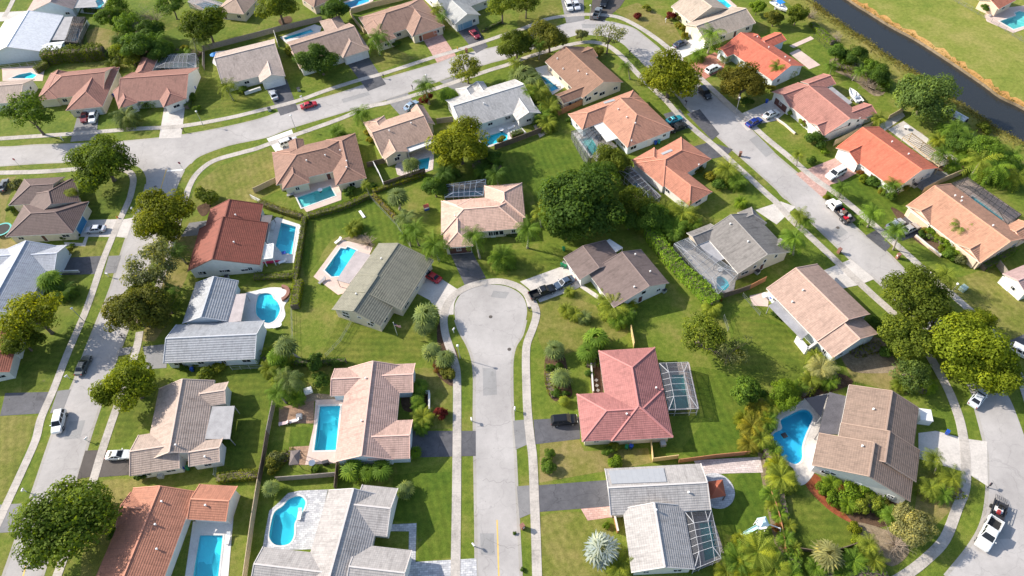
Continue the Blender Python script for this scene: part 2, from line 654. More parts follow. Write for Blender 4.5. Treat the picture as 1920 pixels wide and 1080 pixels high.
M['brick'] = paver_mat('brick', (.30, .13, .09), (.38, .19, .14), .12)
M['steel'] = plain('galvanised_steel', (.50, .51, .52), .45, .3)
M['canal'], _t, _b, _N, _L = new_mat('canal_water')
_b.inputs['Base Color'].default_value = (.026, .028, .028, 1)
_b.inputs['Roughness'].default_value = .12
bump(_t, _b, mathn(_t, 'MULTIPLY_ADD', noise_n(_t, pos(_t), .9, 4, .6), .7, mathn(_t, 'MULTIPLY', noise_n(_t, pos(_t), 4, 3), .3)), .35, .12)

# ------------------------------------------------------------------ pools (outline px, deck px, water, screened?)
# label, outline, smooth, deck outline, deck material, water material
POOLS = [
 ('rounded-corner pool beside the rust-brown roofed house', [(527.5,417.5),(555,425.5),(547,477),(528,474),(517,461)], 0,
  [(519,407),(565,422),(551,493),(491,494),(497,440),(503,420)], 'white_conc', 'water'),
 ('long green-blue pool in the courtyard of the brown H-shaped house', [(557,371),(619,349),(629,367),(566,390)], 0,
  [(540,352),(580,338),(585,318),(612,312),(640,355),(640,375),(575,398)], 'pink_deck', 'water_g'),
 ('stepped bright blue pool behind the green ribbed roof', [(639,465),(648,467),(652,463),(669,470),(642,517),(622,519),(609,507)], 0,
  [(640,449),(699,464),(662,545),(634,553),(588,519)], 'pink_deck', 'water'),
 ('kidney-shaped turquoise pool with round spa by the blue-grey metal roof', [(484,556),(496,550),(508,552),(513,560),(521,568),(525,582),(516,600),(502,606),(488,598),(480,585)], 1,
  [(455,555),(480,545),(508,539),(534,541),(547,550),(541,562),(533,575),(535,592),(524,608),(505,616),(486,612),(470,606),(452,600)], 'white_conc', 'water'),
 ('rectangular blue pool tucked beside the pinkish long-ridge house', [(600,762),(638,761),(630,844),(589,845)], 0,
  [(592,750),(645,748),(640,790),(632,868),(572,872),(588,800)], 'pink_deck', 'water'),
 ('kidney pool with pale shallow end on a paved terrace at bottom left', [(555,931),(566,932),(573,943),(566,962),(553,980),(551,1005),(541,1020),(518,1022),(506,1010),(506,994),(514,962),(530,949),(541,937)], 1,
  [(540,925),(562,920),(615,918),(588,1030),(492,1032),(497,1000),(505,958),(523,942)], 'grey_pave', 'water'),
 ('turquoise pool cut by the lower picture edge beside the orange-tiled roof', [(375,1004),(418,1004),(411,1068),(405,1125),(355,1125),(368,1045)], 0,
  [(362,978),(438,968),(424,1130),(340,1130)], 'white_conc', 'water'),
 ('narrow pool under the white cage of the red-tiled house', [(1260,703),(1281,703),(1292,765),(1256,767)], 0,
  [(1238,681),(1292,680),(1311,767),(1256,769)], 'pale_pave', 'water_g'),
 ('pool inside the cage of the pale grey cross-gabled house', [(1311,981),(1335,979),(1348,1042),(1322,1052)], 0,
  [(1285,962),(1333,958),(1362,1050),(1303,1068)], 'pale_pave', 'water_g'),
 ('deep blue free-form pool west of the brown three-ridge house', [(1464,788),(1483,777),(1501,769),(1515,770),(1524,782),(1518,798),(1510,816),(1504,837),(1504,858),(1497,868),(1485,869),(1458,852),(1446,826),(1452,812),(1466,804)], 1,
  [(1455,778),(1480,762),(1508,750),(1550,738),(1562,745),(1545,790),(1533,830),(1527,868),(1530,880),(1516,902),(1503,910),(1491,905),(1487,878),(1452,860),(1437,822),(1450,800)], 'conc', 'water_b'),
 ('small round pool in the cage of the grey shingled house', [(1344,521),(1354,519),(1365,528),(1366,538),(1356,545),(1345,541)], 1,
  [(1266,454),(1290,450),(1310,460),(1345,497),(1382,510),(1376,545),(1345,554)], 'conc', 'water'),
 ('long thin pool along the curved screen of the orange hip-roofed house', [(1187,345),(1196,342),(1227,374),(1219,382)], 0,
  [(1160,320),(1182,312),(1240,368),(1222,384)], 'pale_pave', 'water_b'),
 ('shaded pool in the cage of the orange-tan T-shaped house', [(1086,262),(1108,256),(1122,280),(1108,294)], 0,
  [(1074,250),(1112,238),(1158,275),(1118,303)], 'conc', 'water_g'),
 ('dark blue pool hidden among palms by the brown-roofed house', [(1012,141),(1024,146),(1048,166),(1034,172)], 0,
  [(1003,128),(1025,122),(1064,160),(1036,178)], 'white_conc', 'water_b'),
 ('angular turquoise pool behind the white ranch house', [(900,260),(942,247),(952,252),(951,262),(907,276)], 0,
  [(888,248),(925,232),(968,228),(990,252),(960,262),(905,280)], 'white_conc', 'water'),
 ('small turquoise pool at the edge of the big dark tree', [(783,300),(806,295),(803,317),(787,320)], 0,
  [(741,312),(760,285),(815,270),(812,318),(770,334),(745,328)], 'pale_pave', 'water'),
 ('dark teal pool in the blue-framed cage north of the peach house', [(838,357),(906,350),(904,367),(838,369)], 0,
  [(834,346),(910,337),(906,368),(835,371)], 'conc', 'water_b'),
 ('thin straight pool behind the tan house on the upper road', [(531,71),(583,55),(588,60),(536,75)], 0,
  [(525,70),(590,46),(603,50),(600,62),(538,82)], 'white_conc', 'water'),
 ('blue pool beyond the beige fence at the top edge', [(640,8),(692,-8),(692,3),(657,15)], 0,
  [(632,8),(698,-14),(700,2),(657,20)], 'pink_deck', 'water_b'),
 ('triangular pool corner inside the grey fence behind the tan house', [(405,113),(413,102),(438,99),(437,107),(411,116)], 0,
  [(398,118),(404,97),(445,93),(450,112),(405,124)], 'white_conc', 'water_g'),
 ('shaded pool in the grey cage of the red-brown gabled house', [(311,117),(364,118),(365,127),(309,128)], 0,
  [(292,128),(307,102),(368,101),(368,130)], 'conc', 'water_g'),
 ('oval pool in the dark cage beside the large white roof', [(132,53),(147,55),(148,66),(144,76),(128,77),(124,64)], 1,
  [(137,32),(160,33),(144,82),(118,80)], 'brown_deck', 'water_b'),
 ('curved pool behind the tan house at the left edge', [(20,147),(36,140),(57,136),(69,141),(62,147)], 0,
  [(4,128),(85,122),(80,152),(5,152)], 'pink_deck', 'water'),
 ('turquoise pool with pale step at the top left corner', [(162,22),(172,5),(190,-4),(196,6),(187,16),(180,22)], 0,
  [(150,24),(165,-8),(205,-8),(195,18),(182,27)], 'white_conc', 'water'),
 ('pool beside the small tan roof at the top edge', [(367,8),(385,4),(410,10),(405,21),(385,18)], 0,
  [(352,2),(380,-4),(415,8),(408,24),(368,16)], 'pink_deck', 'water_b'),
 ('bright blue pool behind the tan L-shaped house at upper right', [(1337,-3),(1350,-8),(1372,11),(1362,17)], 0,
  [(1330,-8),(1352,-14),(1382,12),(1362,22)], 'pink_deck', 'water'),
 ('L-shaped pale turquoise pool at the upper right corner', [(1874,40),(1905,30),(1903,24),(1912,21),(1930,26),(1950,40),(1900,55)], 0,
  [(1846,28),(1875,16),(1925,10),(1975,35),(1900,62),(1850,40)], 'pink_deck', 'water_g'),
 ('pale turquoise pool under the long cage of the peach house at right', [(1814,374),(1824,368),(1880,410),(1873,420)], 0,
  [(1787,345),(1815,333),(1915,402),(1890,425),(1868,420)], 'pink_deck', 'water'),
]

CANAL_L = [(1400,-95),(1444,-60),(1522,0),(1540,15),(1570,37),(1600,58),(1630,77),(1660,100),(1705,127),(1745,155),(1790,185),(1840,217),(1862,235),(1920,266),(2000,312),(2120,385)]
CANAL_R = [(2120,320),(2000,250),(1920,201),(1877,180),(1850,160),(1802,127),(1772,107),(1717,72),(1670,47),(1630,22),(1595,0),(1510,-60),(1465,-95)]
canal_poly = catmull(W(CANAL_L), n=4) + catmull(W(CANAL_R), n=4)

pool_polys = []
for lab, out, sm, deck, dm, wm in POOLS:
    p = W(out)
    pool_polys.append(clean(catmull(p, True, 5) if sm else p))

# the ground itself: one sheet to the horizon, cut for pools and canal
BIG = 2500
sheet('ground', [[(-BIG, -BIG), (BIG, -BIG), (BIG, BIG), (-BIG, BIG)]], 0.0, M['lawn'], pool_polys + [canal_poly])

# canal: sloping banks and dark water
mb = MB()
cc = clean(canal_poly)
for i in range(len(cc)):
    a, b = cc[i - 1], cc[i]
    mb.poly([(a[0], a[1], -1.6), (b[0], b[1], -1.6), (b[0], b[1], 0), (a[0], a[1], 0)])
mb.obj('canal_bank', M['soil'])['kind'] = 'structure'
sheet('canal_water', [canal_poly], -.75, M['canal'])


def offset_poly(poly, d):
    n = len(poly)
    P = [Vector(p) for p in poly]
    out = []
    for i in range(n):
        e0 = (P[i] - P[i - 1]).normalized()
        e1 = (P[(i + 1) % n] - P[i]).normalized()
        n0, n1 = Vector((e0.y, -e0.x)), Vector((e1.y, -e1.x))
        b = n0 + n1
        b = b / max(b.length_squared, .4) * 2 if b.length > .1 else n0
        out.append(tuple(P[i] + b * d))
    return out


for k, (lab, out, sm, deck, dm, wm) in enumerate(POOLS):
    poly = pool_polys[k]
    c = sum((Vector(p) for p in poly), Vector((0, 0))) / len(poly)
    o3 = (c.x, c.y, 0)
    root = thing('swimming_pool', lab, 'swimming pool', o3, 'back-garden swimming pools')
    # the deeper end is where the pool's long axis starts
    far = max(poly, key=lambda p: (Vector(p) - c).length)
    ax = (Vector(far) - c).normalized()
    mb = MB()
    top = .045
    for i in range(len(poly)):
        a, b = poly[i - 1], poly[i]
        mb.poly([(b[0], b[1], top), (a[0], a[1], top), (a[0], a[1], -1.1), (b[0], b[1], -1.1)][::-1])
    ext = [(Vector(p) - c).dot(ax) for p in poly]
    lo, hi = min(ext), max(ext)
    vs = [Vector(p) for p in poly]
    nv = len(vs)
    cs = [p.x for p in vs], [p.y for p in vs]
    gx, gy = np.arange(min(cs[0]), max(cs[0]), .45), np.arange(min(cs[1]), max(cs[1]), .45)
    def inside(x, y):
        k_ = False
        for i_ in range(nv):
            a_, b_ = vs[i_ - 1], vs[i_]
            if (a_.y > y) != (b_.y > y) and x < (b_.x - a_.x) * (y - a_.y) / (b_.y - a_.y) + a_.x:
                k_ = not k_
        return k_
    vs = vs + [Vector((x, y)) for x in gx for y in gy if inside(x, y)]
    vo, eo, fo, *_ = delaunay_2d_cdt(vs, [], [list(range(nv))], 1, 1e-4)
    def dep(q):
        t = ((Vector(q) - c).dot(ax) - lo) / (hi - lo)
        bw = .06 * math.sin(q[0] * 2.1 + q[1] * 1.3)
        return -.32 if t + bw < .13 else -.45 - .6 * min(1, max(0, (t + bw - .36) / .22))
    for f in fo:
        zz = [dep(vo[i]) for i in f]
        mb.poly([(vo[i].x, vo[i].y, z_) for i, z_ in zip(f, zz)], 1 if sum(zz) / 3 > -.56 else 0)  # shallow faces take the paler tone: depth shading painted into the colour
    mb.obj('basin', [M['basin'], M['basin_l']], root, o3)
    sheet('water', [poly], -.10, M[wm], kind=None, parent=root, origin=o3)
    sheet('coping', [offset_poly(poly, .32)], .085, M['coping'], [poly], skirt=.06, kind=None, parent=root, origin=o3)
    dpoly = W(deck)
    if sm and len(deck) > 9:
        dpoly = catmull(dpoly, True, 4)
    sheet('pool_deck', [dpoly], .05 + .0005 * k, M[dm], [offset_poly(poly, .02)], skirt=.1)

# ------------------------------------------------------------------ tonal lawn areas
def lawn(px, mat, z, sm=True):
    p = W(px)
    sheet('lawn', [catmull(p, True, 4) if sm else p], z, M[mat], pool_polys)

meadow = catmull(W(CANAL_R[::-1]), n=4)[:]
sheet('meadow', [meadow + W([(2400,200),(2100,-100),(1800,-200),(1560,-160)])], .004, M['meadow'], pool_polys)
bl = W(CANAL_L)
inner = [tuple(Vector(p) + Vector((-5.5, -6.5))) for p in bl]
sheet('bank_grass', [catmull(bl, n=4) + catmull(inner, n=4)[::-1]], .004, M['bankgrass'])
orange = [tuple(Vector(p) + Vector((1.5, 1.6)) * (1.0 + .35 * math.sin(i * 2.3) + .2 * math.sin(i * 5.1))) for i, p in enumerate(catmull(W(CANAL_R), n=5))]
M['orange_bank'] = grass_mat('orange_bank', (.40, .20, .06), (.52, .28, .09), (.60, .38, .15))
sheet('canal_edge', [catmull(W(CANAL_R), n=5) + orange[::-1]], .010, M['orange_bank'])
lawn([(738,893),(800,882),(846,905),(848,1045),(785,1050),(782,978),(730,975),(735,930)], 'lush', .005, False)
lawn([(1290,690),(1390,720),(1392,850),(1280,850),(1320,780)], 'lush', .005)
lawn([(580,400),(690,370),(780,430),(770,470),(640,440),(590,500),(570,510)], 'lush', .004)
lawn([(935,290),(1040,260),(1110,300),(1020,400),(990,340)], 'lush', .004)
lawn([(440,700),(512,705),(490,880),(410,890)], 'lush', .004)
lawn([(1370,590),(1450,600),(1530,670),(1450,710),(1390,690)], 'lush', .004)
lawn([(545,800),(592,800),(583,848),(540,850)], 'lush', .006, False)
lawn([(1385,890),(1428,888),(1425,990),(1360,1000),(1360,950)], 'lush', .005)
lawn([(1590,310),(1660,360),(1700,400),(1640,420),(1590,360)], 'lush', .004)
lawn([(1015,560),(1110,570),(1180,620),(1110,650),(1020,660)], 'dry', .005)
lawn([(1000,160),(1060,0),(1075,-20),(1040,-20),(1000,20),(970,40)], 'dry', .003)
lawn([(1010,975),(1095,960),(1140,980),(1110,1085),(1020,1085)], 'dry', .004)

# yards that differ from their neighbours
for mt, px in [
 ('pale', [(350,395),(368,345),(410,312),(505,278),(540,350),(470,380),(490,384),(440,376),(400,392)]),
 ('lush2', [(410,700),(512,700),(498,800),(488,888),(412,892),(440,800)]),
 ('lush2', [(640,590),(720,615),(790,620),(806,660),(780,680),(700,676),(640,690),(600,672)]),
 ('worn', [(1012,830),(1086,824),(1095,846),(1215,840),(1222,868),(1012,905)]),
 ('pale', [(1012,968),(1092,962),(1150,985),(1150,1090),(1018,1090)]),
 ('lush', [(740,890),(846,885),(848,1045),(785,1052),(782,978),(732,978)]),
 ('pale', [(765,690),(848,690),(848,804),(772,804)]),
 ('lush2', [(880,475),(1000,470),(1048,500),(990,525),(930,520),(905,505)]),
 ('worn', [(330,440),(372,440),(350,520),(330,560),(318,600),(290,640),(262,640),(300,540)]),
 ('lush', [(1480,350),(1500,330),(1540,362),(1545,375),(1610,430),(1640,440),(1700,400),(1660,350),(1610,330),(1560,345)]),
 ('lush2', [(1470,610),(1380,600),(1370,650),(1400,720),(1470,725),(1530,690)]),
 ('worn', [(1560,640),(1650,640),(1720,720),(1700,740),(1600,715)]),
 ('pale', [(1740,520),(1800,520),(1860,500),(1925,560),(1925,640),(1880,640),(1820,575)]),
 ('lush2', [(1490,920),(1600,985),(1610,1030),(1500,1045),(1480,1000)]),
 ('worn', [(1720,910),(1800,905),(1790,950),(1740,1000),(1715,960)]),
 ('lush2', [(225,640),(300,690),(300,720),(270,790),(235,830),(215,830)]),
 ('pale', [(195,900),(290,895),(250,915),(215,985),(205,1090),(150,1090),(160,960)]),
 ('lush2', [(405,130),(530,140),(490,200),(420,215),(350,230),(352,200)]),
 ('pale', [(690,105),(720,80),(780,110),(800,100),(715,132)]),
 ('worn', [(1150,20),(1195,5),(1260,40),(1280,75),(1255,85),(1225,65)]),
 ('lush2', [(1085,15),(1110,5),(1105,28),(1095,30)]),
 ('lush', [(905,290),(1040,262),(1110,305),(1020,400),(985,345),(920,340)]),
 ('worn', [(0,335),(30,330),(12,385),(8,440),(50,470),(0,470)]),
 ('lush2', [(150,330),(236,322),(215,410),(160,410)]),
 ('pale', [(125,456),(205,450),(192,480),(130,482)]),
 ('lush2', [(40,700),(95,650),(140,600),(125,660),(95,732),(40,735)]),
 ('pale', [(0,780),(72,780),(10,940),(-30,945)]),
 ('worn', [(160,60),(180,50),(225,60),(210,95),(165,85)]),
 ('lush2', [(1440,600),(1430,570),(1400,575),(1370,600)]),
]:
    sheet('lawn', [W(px)], .0062, M[mt], pool_polys)

# ------------------------------------------------------------------ roads
ZR = .014
road_A = catmull(W([(-120,272),(0,276),(65,272),(135,270),(220,266),(270,262),(350,252),(480,225),(555,198),(635,175),(705,152),(815,120),(850,107),(942,85),(1000,64),(1050,47),(1085,38),(1115,36),(1145,41),(1185,52),(1210,70),(1237,92),(1275,125),(1315,160),(1385,219),(1440,277),(1495,325),(1545,370),(1622,442),(1660,470),(1695,505),(1740,550),(1800,610),(1850,670),(1892,745),(1907,780),(1925,830),(1950,900),(1960,980),(1955,1100)]), n=4)
road_A += catmull(W([(1760,1100),(1772,1080),(1815,1027),(1840,982),(1850,930),(1851,860),(1842,815),(1826,755),(1817,730),(1790,690),(1750,640),(1700,585),(1647,530),(1595,487),(1490,387),(1467,370),(1437,337),(1350,260),(1292,207),(1272,182),(1240,150),(1202,115),(1185,100),(1167,82),(1140,70),(1110,66),(1085,66),(1060,72),(1000,92),(950,110),(905,122),(822,152),(730,185),(655,207),(545,240),(500,257),(430,272),(375,292),(357,307),(345,319)]), n=4)
road_A += catmull(W([(345,319),(330,352),(312,405),(290,467),(235,630),(220,667),(182,780),(172,810),(145,897),(100,1020),(75,1095)]), n=4)
road_A += catmull(W([(0,1095),(13,1060),(62,920),(97,817),(120,757),(140,712),(160,657),(185,595),(207,540),(232,460),(250,410),(265,380),(274,345),(272,328),(262,315),(245,309),(200,304),(135,304),(75,306),(0,311),(-120,318)]), n=4)
sheet('road', [road_A], ZR, M['road'])
road_C = catmull(W([(897,1110),(893,1060),(892,980),(890,860),(889,780),(889,700),(884,668),(875,645),(862,622),(854,600),(852,577),(858,560),(870,546),(888,538),(912,534),(940,535),(962,542),(980,556),(988,578),(986,600),(979,628),(967,648),(961,672),(960,705),(961,760),(966,850),(972,980),(976,1060),(978,1110)]), n=4)
sheet('road', [road_C], ZR + .001, M['road'])


def band(name, px, width, z, mat, skirt=0.0):
    sheet(name, [strip(catmull(W(px), n=4), width)], z, M[mat], skirt=skirt)


M['gutter'] = asphalt_mat('gutter_concrete', (.34, .31, .275), (.44, .41, .37), .25, .3)
M['patch'] = asphalt_mat('patched_asphalt', (.29, .28, .275), (.36, .35, .34), .2, .2)
for q in road_A, road_C:
    q = clean(q)
for line in ([(897,1110),(893,1060),(892,980),(890,860),(889,780),(889,700),(884,668),(875,645),(862,622),(854,600)],
             [(978,1110),(976,1060),(972,980),(966,850),(961,760),(960,705),(961,672),(967,648),(979,628),(986,600)],
             [(75,1095),(100,1020),(145,897),(172,810),(182,780),(220,667),(235,630),(290,467),(312,405),(330,352),(345,319)],
             [(0,1095),(13,1060),(62,920),(97,817),(120,757),(140,712),(160,657),(185,595),(207,540),(232,460),(250,410),(265,380),(274,345)],
             [(-120,318),(0,311),(75,306),(135,304),(200,304),(245,309)], [(-120,272),(0,276),(65,272),(135,270),(220,266),(350,252),(480,225),(555,198),(635,175),(705,152),(815,120),(850,107),(942,85)],
             [(357,307),(375,292),(430,272),(500,257),(545,240),(655,207),(730,185),(822,152),(905,122),(950,110)],
             [(1145,41),(1185,52),(1210,70),(1237,92)], [(1315,160),(1385,219),(1440,277),(1495,325),(1545,370),(1622,442),(1660,470),(1695,505),(1740,550),(1800,610)],
             [(1202,115),(1240,150),(1272,182),(1292,207),(1350,260),(1437,337),(1490,387),(1595,487),(1647,530),(1700,585)],
             [(1772,1080),(1815,1027),(1840,982),(1850,930),(1851,860),(1842,815),(1826,755)]):
    band('gutter', line, .55, ZR + .0025, 'gutter')
for px in ([(900,1000),(926,1000),(928,1040),(902,1040)], [(905,690),(930,690),(932,740),(906,742)], [(150,285),(205,281),(208,290),(152,294)],
           [(640,186),(690,172),(694,178),(644,193)], [(1405,262),(1420,253),(1452,285),(1436,295)], [(1560,430),(1575,422),(1590,436),(1574,446)],
           [(130,790),(160,788),(150,822),(120,824)], [(240,480),(262,478),(258,492),(236,494)], [(1850,980),(1900,975),(1895,1010),(1842,1012)], [(1090,45),(1130,45),(1140,52),(1092,53)],
           [(925,545),(955,548),(948,560),(920,557)]):
    sheet('road_patch', [W(px)], ZR + .004, M['patch'])
# sealed cracks
rr0 = random.Random(8)
M['tar'] = plain('crack_sealant', (.20, .19, .18), .6)
for (a0, b0) in (((905,900),(965,905)), ((895,800),(958,792)), ((120,280),(160,305)), ((420,242),(470,262)), ((600,190),(640,205)),
                 ((760,142),(800,160)), ((1300,190),(1330,200)), ((1470,330),(1440,350)), ((1600,440),(1570,460)), ((230,540),(265,520)), ((110,820),(165,815)), ((60,980),(118,960)), ((1860,900),(1900,960)), ((910,1010),(965,1030))):
    P0, P1 = Vector(W([a0])[0]), Vector(W([b0])[0])
    n0 = (P1 - P0).orthogonal().normalized()
    pts = [tuple(P0.lerp(P1, k / 9) + n0 * rr0.uniform(-.35, .35)) for k in range(10)]
    sheet('crack_seal', [strip(pts, .055)], ZR + .005, M['tar'])

# painted lines
band('road_marking', [(932,975),(934,1040),(936,1100)], .22, ZR + .005, 'yellow')
band('road_marking', [(312,318),(307,335),(299,362)], .22, ZR + .005, 'yellow')
band('road_marking', [(49,1060),(42,1085)], .24, ZR + .005, 'yellow')
band('road_marking', [(313,321),(343,318)], .5, ZR + .006, 'white_line')

# concrete gutter ring round the turning circle
band('kerb_strip', [(846,590),(848,566),(860,548),(880,536),(908,530),(940,530),(966,537),(985,551),(994,575)], 1.0, .03, 'conc', .02)

# pavements
ZS = .055
WALKS = [
 [(-60,326),(0,324),(75,322),(135,318),(200,314),(238,320),(250,335),(246,362),(240,380),(225,412),(212,442),(192,492),(176,540),(160,585),(140,632),(125,667),(100,732),(77,785),(67,825),(42,882),(15,940),(-8,990),(-40,1060)],
 [(262,622),(257,650),(245,690),(226,745),(210,790),(190,850),(172,910),(150,965),(118,1050),(100,1100)],
 [(290,560),(318,470),(347,375),(355,350),(370,325),(400,302),(450,287),(480,279),(510,268),(585,242),(640,222),(692,200),(730,192),(805,170),(865,150),(917,132),(950,122),(975,112),(1022,97),(1060,86),(1090,80),(1112,79),(1135,84),(1152,94),(1172,112),(1197,140),(1225,167),(1250,190),(1272,215),(1310,250),(1335,270),(1385,315),(1437,363),(1455,379),(1482,410),(1515,440),(1560,482),(1595,515),(1635,552),(1690,602),(1735,655),(1775,725),(1790,760),(1800,790),(1806,820),(1810,850),(1810,910),(1795,952),(1772,1010),(1740,1045),(1702,1075),(1660,1100)],
 [(-40,262),(0,260),(75,255),(150,250),(250,242),(337,237),(425,222),(480,209),(555,190),(605,172),(667,152),(722,137),(805,110),(855,95),(905,79),(955,62),(985,52),(1022,37),(1060,30),(1100,27),(1140,29),(1167,35),(1200,52),(1230,72),(1255,92),(1285,120),(1317,150),(1360,190),(1410,235),(1440,262),(1477,292),(1527,335),(1570,365),(1615,402),(1665,445),(1734,507),(1769,540),(1787,554),(1814,578),(1838,599),(1880,650),(1915,715),(1940,790)],
 [(854,1110),(854,1080),(856,935),(857,800),(857,720),(855,690),(846,660),(836,630),(832,600),(837,575),(850,555),(875,539),(905,530),(940,528),(972,538),(992,556),(1004,578),(1005,595),(998,618),(988,645),(986,675),(987,720),(989,770),(994,820),(999,860),(1002,935),(1005,1010),(1007,1080),(1008,1110)],
 [(34,-20),(20,10),(8,32)],
]
for k, wk in enumerate(WALKS):
    band('sidewalk', wk, 1.55, ZS + .0006 * k, 'walk', .06)
# joints are real gaps: thin dark strips every couple of metres
jb = MB()
for k, wk in enumerate(WALKS):
    P = [Vector(p) for p in catmull(W(wk), n=8)]
    acc = 0
    for a, b in zip(P[:-1], P[1:]):
        L_ = (b - a).length
        if L_ < 1e-3:
            continue
        d = (b - a) / L_
        nrm = Vector((-d.y, d.x))
        while acc < L_:
            q = a + d * acc
            pts = [q + nrm * .77 - d * .014, q - nrm * .77 - d * .014, q - nrm * .77 + d * .014, q + nrm * .77 + d * .014]
            jb.poly([(p.x, p.y, ZS + .006) for p in pts])
            acc += 1.6
        acc -= L_
jb.obj('sidewalk_joint', plain('joint_dirt', (.30, .27, .24), .95))['kind'] = 'structure'

